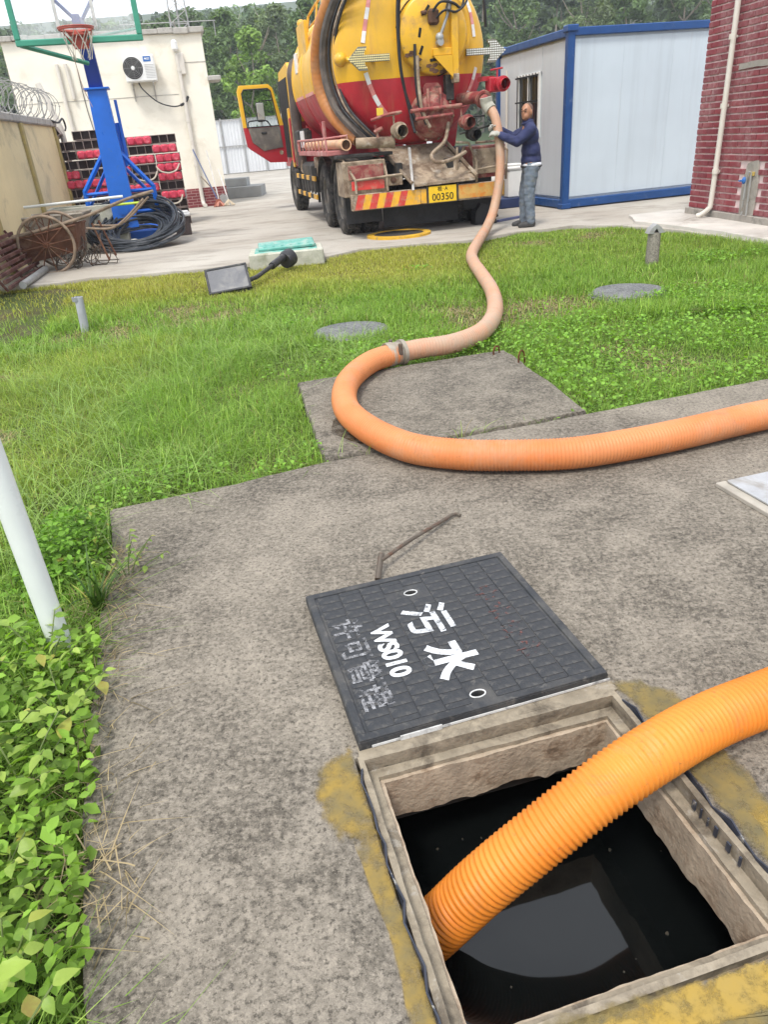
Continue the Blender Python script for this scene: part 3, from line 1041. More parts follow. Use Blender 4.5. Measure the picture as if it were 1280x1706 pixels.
# ------------------------------------------------------------------ trees
M_BARK = pm('eucalyptus_bark', (.30, .26, .21), .9, var=.3, scale=3, bump=.5, bscale=12, dirt=((.14, .11, .08), .5, .65, 2))


def crown_pts(H, rad, base, nclump, per, spread=1.0, seed=0):
    """leaf positions gathered in clumps along the upper part of a tall thin tree"""
    r = np.random.default_rng(seed)
    P = []; N = []; sh = []
    for c_ in range(nclump):
        t_ = r.uniform(base, 1.0)
        prof = math.sin(PI * min(1, max(.08, (t_ - base) / (1 - base) * .82 + .16))) ** .7
        a0 = r.uniform(0, 2 * PI); rr = rad * prof * math.sqrt(r.uniform(.05, 1)) * spread
        cc = np.array([math.cos(a0) * rr, math.sin(a0) * rr, H * t_])
        cr = rad * r.uniform(.22, .42)
        d = r.normal(size=(per, 3)); d /= np.linalg.norm(d, axis=1)[:, None]
        q = cc + d * (cr * r.uniform(.3, 1, per) ** .5)[:, None] * np.array([1, 1, .75])
        P.append(q); nn = d * .8 + r.normal(size=(per, 3)) * .6; nn[:, 2] += .5
        N.append(nn); sh.append(np.full(per, r.uniform(.7, 1.3)))
    return np.concatenate(P), np.concatenate(N), np.concatenate(sh)


def trunk_mb(H, r0, limbs, seed):
    r = random.Random(seed)
    mb = MB()
    pts = [(r.uniform(-.12, .12) * i, r.uniform(-.12, .12) * i, H * .97 * i / 6) for i in range(7)]
    mb.tube(pts, [r0 * (1 - .85 * i / 6) for i in range(7)], 8)
    for k in range(limbs):
        i = r.randint(2, 5); a0 = r.uniform(0, 2 * PI); L = H * r.uniform(.12, .22)
        b0 = Vector(pts[i])
        mb.tube([b0, b0 + Vector((math.cos(a0) * L * .5, math.sin(a0) * L * .5, L * .45)), b0 + Vector((math.cos(a0) * L * .85, math.sin(a0) * L * .85, L * 1.0))], [r0 * .4, r0 * .25, r0 * .1], 6)
    return mb


PROTO = []
for k in range(5):
    H = (15.5, 14, 16.5, 12.5, 15)[k]
    P, N, sh = crown_pts(H, (2.5, 2.2, 2.8, 2.4, 2.1)[k], (.34, .42, .38, .22, .5)[k], 60, 60, 1.0, 50 + k)
    base = np.array([(.120, .180, .072), (.105, .165, .062), (.150, .195, .10), (.175, .275, .062), (.115, .165, .080)][k])
    c = base[None] * (sh * RNG.uniform(.7, 1.35, len(P)))[:, None]
    o = leaf_cloud('crown', P, N, RNG.uniform(.28, .55, len(P)), c, M_TREE, .5)
    me_c = o.data; bpy.data.objects.remove(o)
    me_t = trunk_mb(H, .2, 6, k).mesh('trunk', M_BARK, 60)
    PROTO.append((me_c, me_t, H))

# (x, y, proto, scale, label)
TREES = [(-5.9, 52, 3, .62, 'rounded bright green tree just left of the open truck door'),
         (-8.2, 60, 0, 1.0, 'tall eucalyptus directly behind the right end of the pale building'),
         (-11.2, 64, 4, 1.02, 'slim eucalyptus with bare trunk above the right part of the pale roof'),
         (-5.0, 64, 2, 1.02, 'tall full eucalyptus rising above the open truck door'),
         (-2.2, 58, 1, 1.0, 'eucalyptus directly left of the yellow tank'),
         (-6.9, 70, 4, 1.05, 'slender eucalyptus between the two tall ones left of the tank'),
         (-13.8, 66, 1, .78, 'dark tree behind the roof antenna'),
         (13.0, 64, 0, 1.02, 'eucalyptus standing behind the container just right of the truck'),
         (17.5, 62, 2, .98, 'broad eucalyptus behind the blue-framed container'),
         (21.6, 66, 1, 1.05, 'eucalyptus behind the middle of the container roof'),
         (25.8, 64, 4, 1.0, 'slender eucalyptus behind the right part of the container roof'),
         (29.6, 66, 0, .98, 'eucalyptus showing beside the brick building'),
         (.6, 66, 0, 1.0, 'eucalyptus hidden mostly by the front of the tank'),
         (-19.5, 66, 2, .8, 'tree behind the left half of the pale building')]
for x, y, k, s, lb in TREES:
    t_ = thing('eucalyptus_tree', lb, 'tree', (x, y, hill(x, y) - .15), random.uniform(0, 6.28), 'trees behind the yard')
    s *= min(1.0, ((.155 if x > 3 else .142) * y + 1.45 - hill(x, y)) / (PROTO[k][2] * s)) * random.uniform(.93, 1.04)
    t_.scale = (s * 1.12, s * 1.12, s)
    inst(PROTO[k][0], 'crown', t_); inst(PROTO[k][1], 'trunk', t_)

# the wooded hillside behind reads as one mass
AP = []; AN = []; AC = []; AS = []
tr_mb = MB()
rw = random.Random(11)
for j in range(430):
    y = rw.uniform(70, 175); x = rw.uniform(-.62, .62) * y
    if j >= 300: y = rw.uniform(78, 130); x = rw.uniform(-.5, -.14) * y
    H = rw.uniform(9, 14.5) 
    z0 = hill(x, y)
    H = min(H, (.158 if x > 0 else .140) * y + 1.45 - z0) * rw.uniform(.86, 1.03)
    if H < 3: continue
    P, N, sh = crown_pts(H, rw.uniform(2.0, 3.2), .25, 16, 34, 1.0, 500 + j)
    P += np.array([x, y, z0])
    base = np.array([(.110, .160, .078), (.135, .195, .082), (.095, .140, .078)][j % 3]) * rw.uniform(.75, 1.2)
    AP.append(P); AN.append(N); AC.append(base[None] * (sh * RNG.uniform(.7, 1.3, len(P)))[:, None]); AS.append(RNG.uniform(.45, .9, len(P)))
    tr_mb.tube([(x, y, z0 - .3), (x + rw.uniform(-.4, .4), y, z0 + H * .9)], [.2, .05], 5)
    # understorey
    m_ = 90
    Q = np.stack([x + RNG.normal(0, 2.6, m_), y + RNG.normal(0, 2.0, m_), z0 + RNG.uniform(0, 3.2, m_)], 1)
    NN = RNG.normal(size=(m_, 3)); NN[:, 2] += .6
    AP.append(Q); AN.append(NN); AC.append(np.array([.055, .082, .03])[None] * RNG.uniform(.5, 1.3, (m_, 1))); AS.append(RNG.uniform(.4, .8, m_))
AP = np.concatenate(AP); AN = np.concatenate(AN); AC = np.concatenate(AC); AS = np.concatenate(AS)
wood = leaf_cloud('woodland', AP, AN, AS, AC, M_TREE, .55)
tag(wood, 'wooded hillside of grey green eucalyptus behind the yard', 'woodland', kind='stuff')
wt = tr_mb.build('woodland_trunks', M_BARK, wood, 60)
wt['kind'] = 'stuff'

# ------------------------------------------------------------------ buildings, walls, container
M_CREAM = pm('cream_render', (.80, .755, .64), .9, var=.07, scale=1.2, bump=.2, bscale=25, dirt=((.58, .52, .40), .54, .78, 1.1), dirt2=((.45, .40, .32), .68, .84, 2.6))
M_CAP = pm('parapet_concrete', (.42, .40, .36), .9, var=.2, scale=3, bump=.3, bscale=20, dirt=((.14, .13, .11), .5, .68, 3))
M_PVC = pm('white_pvc', (.62, .58, .51), .45, var=.06, scale=4, bump=.03, bscale=30, dirt=((.42, .36, .28), .58, .8, 3))
M_PVCW = pm('clean_pvc', (.66, .69, .66), .35, var=.05, scale=5, bump=.02, bscale=30, dirt=((.45, .47, .38), .6, .82, 4))
M_BLACK = pm('black_rubber', (.018, .018, .020), .55, var=.3, scale=12, bump=.15, bscale=60)
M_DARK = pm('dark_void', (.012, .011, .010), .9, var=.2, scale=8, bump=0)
M_WHITE = pm('white_paint', (.74, .74, .71), .45, var=.05, scale=5, bump=.03, bscale=40, dirt=((.5, .48, .42), .6, .8, 4))
M_GREYM = pm('grey_metal', (.33, .33, .32), .5, .3, var=.15, scale=8, bump=.05, bscale=60, dirt=((.22, .18, .13), .55, .72, 6))


def m_bricks(name, obj_random=True):
    t = NT(name)
    oi = t.n.new('ShaderNodeObjectInfo')
    col = t.mix(oi.outputs['Random'], (.165, .027, .037), (.27, .052, .062))
    col = t.mix(t.ramp(t.noise(7, 5, src='Object'), [(.4, 0.0), (.7, 1.0)]), col, (.19, .035, .042))
    # lime bloom
    g = t.n.new('ShaderNodeNewGeometry')
    b1 = t.ramp(t.noise(1.7, 7, .7, src=g.outputs['Position'], stretch=(1, 1, .45)), [(.44, 0.0), (.66, 1.0)])
    b2 = t.ramp(t.noise(20, 5, .7, src=g.outputs['Position']), [(.35, 0.0), (.65, 1.0)])
    col = t.mix(t.math('MULTIPLY', t.math('MULTIPLY', b1, b2), .75), col, (.50, .36, .35))
    return t.fin(col, .75, 0, t.bump(t.noise(60, 4), .3, .004), .3)


M_BRICK = m_bricks('red_brick')
M_MORTAR = pm('mortar', (.70, .55, .53), .95, var=.2, scale=6, bump=.3, bscale=50)

# pale service building on the left
bld = thing('service_building', 'pale cream flat-roofed building with pipes behind the basketball stand', 'building', (-3.8, 23.0, 0), TH)
mb = MB(); mb.box((-2.5, 3, 2.12), (5.0, 6, 4.24)); mb.build('wall', M_CREAM, bld, 0)
mb = MB()
for k in range(13): mb.box((-5.12 + .4 * k + .2, 3, 4.30 + .01 * math.sin(k * 2.1)), (.395, 6.2, .12 + .02 * math.sin(k * 5.3)), .012)
mb.build('parapet', M_CAP, bld)
t = NT('plinth_tiles')
bt = t.n.new('ShaderNodeTexBrick'); bt.inputs['Scale'].default_value = 1.0
bt.inputs['Color1'].default_value = (.15, .022, .028, 1); bt.inputs['Color2'].default_value = (.2, .035, .04, 1); bt.inputs['Mortar'].default_value = (.34, .22, .2, 1)
bt.inputs['Brick Width'].default_value = .25; bt.inputs['Row Height'].default_value = .075; bt.inputs['Mortar Size'].default_value = .008
mp = t.n.new('ShaderNodeMapping'); mp.inputs['Rotation'].default_value = (R_(-90), 0, 0)
t.lk(t.tc.outputs['Object'], mp.inputs['Vector']); t.lk(mp.outputs['Vector'], bt.inputs['Vector'])
M_TILES = t.fin(bt.outputs['Color'], .7, 0, t.bump(bt.outputs['Fac'], .3, .004))
mb = MB(); mb.box((-2.5, -.004, .25), (5.03, .05, .5), .01); mb.build('plinth', M_TILES, bld)
mb = MB(); mb.tube(smoothpath([(-.74, -.08, 3.75), (-.73, -.08, 2), (-.72, -.08, .35), (-.72, -.08, .15), (-.70, -.2, .06), (-.68, -.4, .06)], .1), .055, 12)
for z in (3.4, 2.2, 1.1): mb.cyl((-.735, -.08, z - .03), (-.735, -.08, z + .03), .066, n=12)
mb.build('drainpipe', M_PVC, bld)
mb = MB(); mb.tube([(-3.8, -.06, 3.7), (-3.8, -.06, 2.9), (-3.72, -.06, .2)], .05, 10); mb.build('drainpipe', M_PVC, bld)
mb = MB(); mb.tube([(-3.58, -.06, 3.7), (-3.56, -.06, 2.9)], .045, 10); mb.build('drainpipe', M_PVC, bld)
mb = MB(); mb.box((-.66, -.07, 3.55), (.20, .08, .5), .02); mb.build('pipe_casing', M_PVC, bld)
mb = MB(); mb.box((-.75, -.13, 3.96), (.16, .2, .26), .05); mb.box((-.75, -.02, 3.9), (.1, .04, .1)); mb.build('wall_lamp', M_WHITE, bld)
mb = MB(); mb.box((.16, .3, 3.18), (.36, .8, .12), .02); mb.build('awning', M_CAP, bld)
mb = MB(); mb.box((-.3, -.004, 3.58), (.62, .012, .018)); mb.box((-2.9, -.004, 2.86), (4.1, .01, .012)); mb.build('joint_strip', M_CAP, bld)
mb = MB(); mb.tube(smoothpath([(-3.32, -.02, 3.6), (-3.3, -.02, 2.6), (-3.2, -.02, 1.7)], .2), .009, 6); mb.build('wire', M_BLACK, bld)
# lattice mast on the roof
mast = thing('roof_mast', 'thin steel lattice antenna mast on the pale building roof', 'antenna', (-4.55, 24.2, 4.3), TH)
mb = MB()
for dx in (-.26, .26): mb.cyl((dx, 0, 0), (dx * .5, 0, 3.2), .022, .016, 6)
mb.cyl((0, .3, 0), (0, .15, 3.2), .034, .022, 6)
mb.build('mast_tube', M_GREYM, mast)
mb = MB()
for k in range(9):
    w0 = .26 * (1 - .5 * k * .32 / 3.2); w1 = .26 * (1 - .5 * (k + 1) * .32 / 3.2); z = k * .32
    mb.cyl((-w0, 0, z), (w1, 0, z + .32), .009, n=5); mb.cyl((w0, 0, z), (-w1, 0, z + .32), .009, n=5); mb.cyl((-w0, 0, z), (w0, 0, z), .009, n=5)
mb.build('mast_brace', M_GREYM, mast)
mb = MB(); mb.cyl((-1.6, 0, .36), (1.0, 0, .36), .012, n=5)
for x in (-1.5, .95): mb.cyl((x, 0, 0), (x, 0, .37), .012, n=5)
mb.build('roof_rail', M_GREYM, mast)

# air conditioner hanging on the wall
ac = thing('air_conditioner', 'white air conditioner outdoor unit on brackets on the cream wall', 'air conditioner', Matrix.Translation((-3.8, 23, 0)) @ Matrix.Rotation(TH, 4, 'Z') @ Vector((-1.74, -.02, 3.12)), TH)
mb = MB(); mb.box((0, -.2, .36), (.80, .30, .60), .025); mb.build('casing', M_WHITE, ac)
Mf = axis((-.17, -.352, .37), (0, -1, 0))
mb = MB(); mb.lathe([(.245, -.005), (.25, .004), (.235, .012), (.0, .012)], 32, Mf); mb.build('fan_opening', M_DARK, ac)
mb = MB()
for r in (.06, .10, .14, .18, .22): mb.tube([Mf @ Vector((r * math.cos(a_), r * math.sin(a_), .022)) for a_ in np.linspace(0, 2 * PI, 25)[:-1]], .0045, 5, closed=True)
for k in range(8): mb.cyl(Mf @ Vector((.03 * math.cos(k * PI / 4), .03 * math.sin(k * PI / 4), .02)), Mf @ Vector((.24 * math.cos(k * PI / 4), .24 * math.sin(k * PI / 4), .014)), .004, n=5)
mb.build('fan_grille', M_GREYM, ac)
mb = MB(); mb.lathe([(.045, .012), (.045, .03), (.03, .036), (0, .036)], 16, Mf); mb.build('fan_hub', M_WHITE, ac)
M_BLUEL = pm('blue_sticker', (.03, .14, .42), .4, var=.1, scale=9, bump=0)
mb = MB(); mb.box((.22, -.3525, .56), (.19, .005, .12), .002); st = mb.build('badge', M_BLUEL, ac)
mb = MB(); mb.sphere((.18, -.3555, .565), (.025, .002, .02), 10, 6); mb.box((.245, -.3555, .575), (.08, .002, .016)); mb.box((.245, -.3555, .548), (.08, .002, .012)); mb.build('badge_mark', M_WHITE, st, 0)
mb = MB()
for k in range(9): mb.box((.25, -.3515, .14 + k * .036), (.24, .006, .008))
mb.build('louvre', M_GREYM, ac, 0)
for x in (-.27, .27):
    mb = MB(); mb.box((x, -.2, .03), (.035, .42, .03)); mb.box((x, -.012, -.17), (.035, .024, .4)); mb.cyl((x, -.38, .02), (x, -.02, -.3), .012, n=6)
    mb.build('bracket', M_CAP, ac, 0)
mb = MB(); mb.tube(smoothpath([(-.1, -.2, .05), (-.02, -.22, -.12), (.3, -.2, -.42), (.7, -.15, -.55), (1.0, -.08, -.48), (1.12, -.05, -.32)], .04), .016, 8)
mb.tube(smoothpath([(.88, -.1, -.53), (1.02, -.07, -.47), (1.12, -.04, -.33)], .04), .034, 8)
mb.build('refrigerant_line', M_BLACK, ac)

# perimeter wall on the left
M_YWALL = pm('yellow_render', (.72, .60, .35), .9, var=.08, scale=1.1, bump=.25, bscale=22, dirt=((.40, .34, .22), .52, .74, 1.4), dirt2=((.20, .18, .12), .66, .8, 2.5))
M_OCHRE = pm('ochre_trim', (.42, .33, .13), .85, var=.15, scale=3, bump=.2, bscale=30, dirt=((.2, .17, .10), .52, .72, 3))
WANG = math.atan2(.988, -.152); WO = (-5.4, 12.0, 0)
pw = thing('perimeter_wall', 'low yellow rendered perimeter wall with pilasters at the left edge', 'wall', WO, WANG)
# local x runs along the wall away from the camera, local -y faces the yard
mb = MB(); mb.box((1.1, .12, 1.06), (8.6, .2, 2.12)); mb.build('wall_panel', M_YWALL, pw, 0)
mb = MB(); mb.box((1.1, .12, 2.185), (8.66, .32, .13), .02); mb.build('coping', M_CAP, pw)
for k, x in enumerate((-3.4, -.45, 2.5, 5.28)):
    mb = MB(); mb.box((x, -.006, 1.06), (.16, .05, 2.115), .008); mb.build('pilaster', M_OCHRE, pw)
mb = MB(); mb.box((5.45, .12, 1.0), (.10, .24, 2.0), .01); mb.build('end_cap', pm('orange_render', (.55, .36, .17), .85, var=.15, scale=2, bump=.2), pw)
# rusty steel grating leaning at the wall foot
gr = thing('steel_grating', 'rusty barred steel grating leaning against the yellow wall at the left edge', 'grating', WO, WANG)
M_RGR = pm('grating_rust', (.10, .035, .028), .85, .2, .35, 6, .4, 40, dirt=((.2, .12, .09), .5, .68, 6))
for r in range(8):
    mb = MB(); z = .05 + r * .074
    mb.box((-1.3, -.42 + r * .042, z), (1.9, .035, .05), .006); mb.build('bar', M_RGR, gr)
for x in (-2.2, -1.3, -.4):
    mb = MB(); mb.tube([(x, -.38, .0), (x, -.04, .62)], .018, 6); mb.build('upright', M_RGR, gr)
gp = thing('grey_pipe', 'thick grey pipe lying on the ground along the rusty grating', 'pipe', WO, WANG)
mb = MB(); mb.tube([(-2.1, -.55, .05), (-.6, -.52, .05)], .048, 12); mb.build('pipe', M_GREYM, gp)
# razor wire coil along the wall
M_WIRE = pm('galvanised_wire', (.24, .235, .22), .5, .4, var=.2, scale=10, bump=0)
rz_ = thing('razor_wire', 'coiled razor wire running along the top of the yellow wall', 'razor wire', (WO[0], WO[1], 2.25), WANG)
mb = MB(); pts = []
for k in range(34 * 18):
    a_ = 2 * PI * k / 18; x = -2.6 + k / 18 * .24
    r = .28 + .03 * math.sin(k * .21)
    pts.append((x + .10 * math.sin(a_), .12 + r * math.cos(a_), .24 + r * math.sin(a_)))
mb.tube(pts, .007, 5); mb.build('wire_coil', M_WIRE, rz_)
mb = MB()
for k in range(0, len(pts), 3):
    p = Vector(pts[k]); mb.box(p, (.004, .035, .016), 0, M=None)
mb.build('barb', M_WIRE, rz_, 0)['kind'] = 'stuff'
for x in (-2.2, 1.2, 5.2):
    mb = MB(); mb.cyl((x, .12, -.05), (x, .12, .55), .014, n=6); mb.build('wire_post', M_GREYM, rz_)
mb = MB(); mb.tube(smoothpath([(4.9, .0, .0), (5.3, -.1, -.06), (5.6, -.15, .02), (5.75, -.15, -.12), (5.6, -.15, -.2)], .05), .02, 6); mb.build('wire_tail', M_BLACK, rz_)
ps = thing('wall_conduit', 'short white pipe standing at the far end of the yellow wall', 'pipe', (-6.25, 17.75, 0), 0)
mb = MB(); mb.tube([(0, 0, 0), (0, 0, 2.1), (-.25, 0, 2.95)], .06, 10); mb.build('pipe', M_PVC, ps)

# blue-framed container house
M_PANEL = pm('container_panel', (.43, .50, .545), .42, var=.035, scale=.8, bump=.03, bscale=12, dirt=((.42, .46, .5), .58, .85, 1.0))
M_PANEL2 = pm('container_side_panel', (.48, .52, .55), .42, var=.035, scale=.8, bump=.03, bscale=12, dirt=((.45, .47, .5), .58, .85, 1.0))
def m_panel(name, c):
    t = NT(name)
    col = t.mix(t.ramp(t.noise(.8, 4), [(.35, 0.0), (.65, 1.0)]), dim(c, .96), dim(c, 1.04))
    s1 = t.ramp(t.noise(2.2, 7, .65, stretch=(3.0, 3.0, .12)), [(.50, 0.0), (.72, 1.0)])
    col = t.mix(t.math('MULTIPLY', s1, .28), col, dim(c, .62))
    s2 = t.ramp(t.noise(5, 7, .7, stretch=(4.0, 4.0, .1)), [(.60, 0.0), (.74, 1.0)])
    col = t.mix(t.math('MULTIPLY', s2, .3), col, (.36, .33, .30))
    return t.fin(col, .45, 0, t.bump(t.noise(1.6, 3, stretch=(1, 1, .5)), .12, .02), .4)


M_PANEL = m_panel('container_panel', (.50, .57, .615)); M_PANEL2 = m_panel('container_side_panel', (.54, .58, .61))
M_BLUEF = pm('container_blue', (.011, .060, .20), .42, var=.12, scale=4, bump=.05, bscale=40, dirt=((.16, .2, .28), .6, .8, 5))
ct = thing('container_house', 'white panelled container house with blue steel frame behind the man', 'container', (3.75, 14.11, 0), TH)
CL, CW, CH = 6.0, 3.05, 2.80
mb = MB(); mb.box((CL / 2, CW / 2, 1.4), (CL - .12, CW - .12, 2.6)); mb.build('core', M_PANEL, ct, 0)
for k in range(6):      # long side panels
    mb = MB(); mb.box((.10 + .965 * (k + .5), .05, 1.42), (.9635, .03, 2.44), .0015); mb.build('panel', M_PANEL, ct)
for k in range(3):
    y0, y1 = .10 + .95 * k, .10 + .95 * (k + 1)
    mb = MB()
    if k == 1:      # panel around the window
        mb.box((.05, (y0 + y1) / 2, .70), (.03, .94, 1.0), .002); mb.build('panel', M_PANEL2, ct); mb = MB(); mb.box((.05, (y0 + y1) / 2, 2.45), (.03, .94, .38), .002)
    else:
        mb.box((.05, (y0 + y1) / 2, 1.42), (.03, .94, 2.44), .006)
    mb.build('panel', M_PANEL2, ct)
for x, y in ((.05, .05), (.05, CW - .05), (CL - .05, .05), (CL - .05, CW - .05)):
    mb = MB(); mb.box((x, y, 1.4), (.135, .135, 2.72), .02); mb.box((x, y, 2.79), (.20, .20, .10), .015); mb.box((x, y, .05), (.19, .19, .09), .012); mb.build('corner_post', M_BLUEF, ct)
for z, h in ((2.74, .12), (.09, .14)):
    for y in (.03, CW - .03):
        mb = MB(); mb.box((CL / 2, y, z), (CL - .18, .11, h), .012); mb.build('beam', M_BLUEF, ct)
    for x in (.03, CL - .03):
        mb = MB(); mb.box((x, CW / 2, z), (.11, CW - .18, h), .012); mb.build('beam', M_BLUEF, ct)
mb = MB(); mb.box((CL / 2, CW / 2, 2.74), (CL - .14, CW - .14, .04)); mb.build('roof', M_PANEL, ct, 0)
wy0, wy1, wz0, wz1 = 1.14, 2.05, 1.22, 2.24
win = MB()
for (y, z, sy, sz) in (((wy0 + wy1) / 2, wz0, .95, .05), ((wy0 + wy1) / 2, wz1, .95, .05), (wy0, (wz0 + wz1) / 2, .05, 1.06), (wy1, (wz0 + wz1) / 2, .05, 1.06), ((wy0 + wy1) / 2, (wz0 + wz1) / 2, .03, 1.0)):
    win.box((.035, y, z), (.05, sy, sz), .004)
wo = win.build('window', M_WHITE, ct)
t = NT('dark_glass'); M_GLASSD = t.fin((.02, .024, .028), .08, 0, None, .8)
mb = MB(); mb.box((.06, (wy0 + wy1) / 2, (wz0 + wz1) / 2), (.006, .9, 1.0)); mb.build('pane', M_GLASSD, wo, 0)
for k in range(7):
    mb = MB(); y = wy0 + .06 + k * .132; mb.cyl((-.02, y, wz0 - .02), (-.02, y, wz1 + .02), .009, n=6); mb.build('bar', M_DARK, wo)
for z in (wz0 + .02, (wz0 + wz1) / 2 + .08, wz1 - .02):
    mb = MB(); mb.box((-.02, (wy0 + wy1) / 2, z), (.012, .98, .026)); mb.build('bar', M_DARK, wo, 0)
mb = MB(); mb.tube([(-.03, 2.47, .3), (-.03, 2.47, 2.4)], .022, 8); mb.build('conduit', M_PVC, ct)

# red brick building at the right edge
BD = Vector((.12, -.993, 0)).normalized(); BANG = math.atan2(BD.y, BD.x)
bb = thing('brick_building', 'dark red brick building with pale mortar at the right edge', 'building', (5.064, 11.71, 0), BANG)
# local x runs along the face towards the camera; the face looks to local -y; body behind in +y
mb = MB(); mb.box((2.5, 1.5, 1.8), (5.0, 2.99, 3.6)); mb.build('wall', M_MORTAR, bb, 0)
rowh, bl = .0815, .262
bk = MB(); bk.box((0, 0, 0), (bl - .02, .03, rowh - .019), .003); me_full = bk.mesh('brick', M_BRICK, 0)
bk = MB(); bk.box((0, 0, 0), (bl / 2 - .02, .03, rowh - .019), .003); me_half = bk.mesh('brick', M_BRICK, 0)
rest = MB(); n_b = 0
cells = []
for r in range(int(3.5 / rowh)):
    z = .13 + (r + .5) * rowh
    xs_ = [(bl / 4, me_half)] if r % 2 else []
    x = bl / 2 + bl / 2 if r % 2 else bl / 2
    while x < 4.9: xs_.append((x, me_full)); x += bl
    for x, me_ in xs_:
        cells.append((x, z, me_))
vis = [c for c in cells if c[1] < 2.78 - .17 * c[0] and c[0] < 1.34 + .28 * (2.0 - c[1] * .45)]
vis.sort(key=lambda c: -c[0] * .0 - (1 if c[2] is me_full else 0))
vis_set = set(id(c) for c in vis[:300])
jr = random.Random(4)
for c in cells:
    if 1.30 < c[0] < 1.62 and .15 < c[1] < .78: continue      # patched hole round the tap
    y = .004 + jr.uniform(-.004, .003)
    if id(c) in vis_set: inst(c[2], 'brick', bb, Matrix.Translation((c[0], y, c[1])))
    else: rest.box((c[0], y, c[1]), ((bl if c[2] is me_full else bl / 2) - .02, .03, rowh - .019))
o = rest.build('brick_field', M_BRICK, bb, 0); o['kind'] = 'stuff'
M_PLAST = pm('grey_render', (.33, .30, .26), .93, var=.2, scale=5, bump=.5, bscale=25, dirt=((.16, .15, .13), .5, .68, 5))
mb = MB(); mb.box((2.4, -.014, .065), (4.9, .05, .13), .008); mb.build('plinth', M_PLAST, bb)
mb = MB(); mb.prism(ragged([(1.3, .12), (1.28, .5), (1.36, .76), (1.58, .8), (1.64, .5), (1.62, .12)], .04, .02, 3), .0, .018, Matrix.Rotation(PI / 2, 4, 'X')); mb.build('mortar_patch', M_PLAST, bb, 0)
mb = MB(); mb.prism(ragged([(.86, 1.86), (.86, 1.93), (2.3, 1.95), (2.3, 1.88)], .05, .012, 4), .0, .025, Matrix.Rotation(PI / 2, 4, 'X')); mb.build('mortar_patch', M_PLAST, bb, 0)
mb = MB(); mb.tube(smoothpath([(.74, -.075, 3.2), (.73, -.075, 1.5), (.70, -.075, .28), (.69, -.09, .17), (.62, -.15, .085), (.58, -.2, .065)], .05), .036, 12); dp = mb.build('downpipe', M_PVC, bb)
for z in (2.25, 1.46, .65):
    mb = MB(); mb.cyl((.715, -.075, z - .03), (.715, -.075, z + .03), .046, n=12); mb.box((.715, -.03, z), (.03, .08, .03)); mb.build('pipe_collar', M_PVC, dp)
mb = MB(); mb.tube([(1.42, -.05, .13), (1.42, -.05, .62)], .013, 6); mb.tube([(1.52, -.045, .13), (1.50, -.045, .66), (1.45, -.05, .66)], .011, 6); mb.build('tap_pipe', M_GREYM, bb)
mb = MB(); mb.sphere((1.40, -.07, .56), (.03, .03, .045), 10, 8); mb.cyl((1.40, -.07, .56), (1.40, -.13, .56), .012, n=8); mb.box((1.40, -.13, .56), (.05, .012, .014)); mb.build('tap', M_BLUEL, bb)
mb = MB(); mb.box((1.5, -.03, .64), (.09, .02, .05), .004); mb.build('pipe_clip', pm('ochre_plastic', (.45, .32, .08), .6), bb)

# pale hoarding far behind
M_HOARD = pm('pale_steel_sheet', (.60, .61, .62), .5, var=.06, scale=1, bump=.03, bscale=6, dirt=((.42, .40, .38), .58, .8, .8))
fc = thing('hoarding_fence', 'pale steel sheet hoarding far behind the open truck door', 'fence', (-13.0, 50.0, 0), R_(4))
for k in range(15):
    mb = MB(); x = k * 1.25
    prof = []
    for j in range(13): prof.append((x + .02 + j * .1, -.02 if j % 2 else .02))
    mb.add([(a_, b_, .05) for a_, b_ in prof] + [(a_, b_, 3.0) for a_, b_ in prof], [(j, j + 1, 14 + j, 13 + j) for j in range(12)])
    mb.build('sheet', M_HOARD, fc, 0)
    mb = MB(); mb.box((x, -.08, 1.55), (.07, .07, 3.1), .006); mb.build('post', M_GREYM, fc)
for z in (1.55, 3.0):
    mb = MB(); mb.box((9.4, -.07, z), (18.8, .05, .06)); mb.build('rail', M_GREYM, fc, 0)

# ------------------------------------------------------------------ manhole cover lying beside the pit
M_COVER = pm('cover_composite', (.026, .028, .031), .6, var=.28, scale=5, bump=.35, bscale=140, dirt=((.085, .08, .072), .46, .72, 6), dirt2=((.13, .12, .105), .55, .74, 26))
M_COVEDGE = pm('cover_edge_grey', (.55, .55, .53), .6, var=.1, scale=20, bump=.1, bscale=80, dirt=((.2, .2, .2), .5, .65, 25))
cvc = Vector((.153, 1.845, 0)); CVA = R_(14.6); CS = .75; CV_L = .725
cv = thing('manhole_cover', 'square dark grey manhole cover with white Chinese lettering lying on the pad', 'manhole cover', cvc, CVA)
cv.rotation_euler = (R_(.6), 0, CVA)
mb = MB()
HO = [(-.024, .243), (-.007, -.302)]
# plate with two pick holes, built from slabs
plate = slab_mesh('plate', ragged([(-CS / 2, -CV_L / 2), (CS / 2, -CV_L / 2), (CS / 2, CV_L / 2), (-CS / 2, CV_L / 2)], .03, .0012, 6),
                  [[(hx_ + .021 * math.cos(a_), hy_ + .013 * math.sin(a_)) for a_ in np.linspace(0, 2 * PI, 15)[:-1]] for hx_, hy_ in HO], .006, .034, M_COVER, .004)
plate.parent = cv
mb = MB()
for s in (-1, 1):
    mb.box((0, s * (CV_L / 2 - .0145), .0355), (CS - .004, .025, .007), .002); mb.box((s * (CS / 2 - .0145), 0, .0355), (.025, CV_L - .054, .007), .002)
mb.build('rim', M_COVER, cv)
mb = MB(); mb.box((.02, -CV_L / 2 - .001, .013), (CS - .03, .003, .007)); mb.box((-.2, -CV_L / 2 - .0025, .012), (.12, .004, .02)); mb.build('edge_trim', M_COVEDGE, cv, 0)
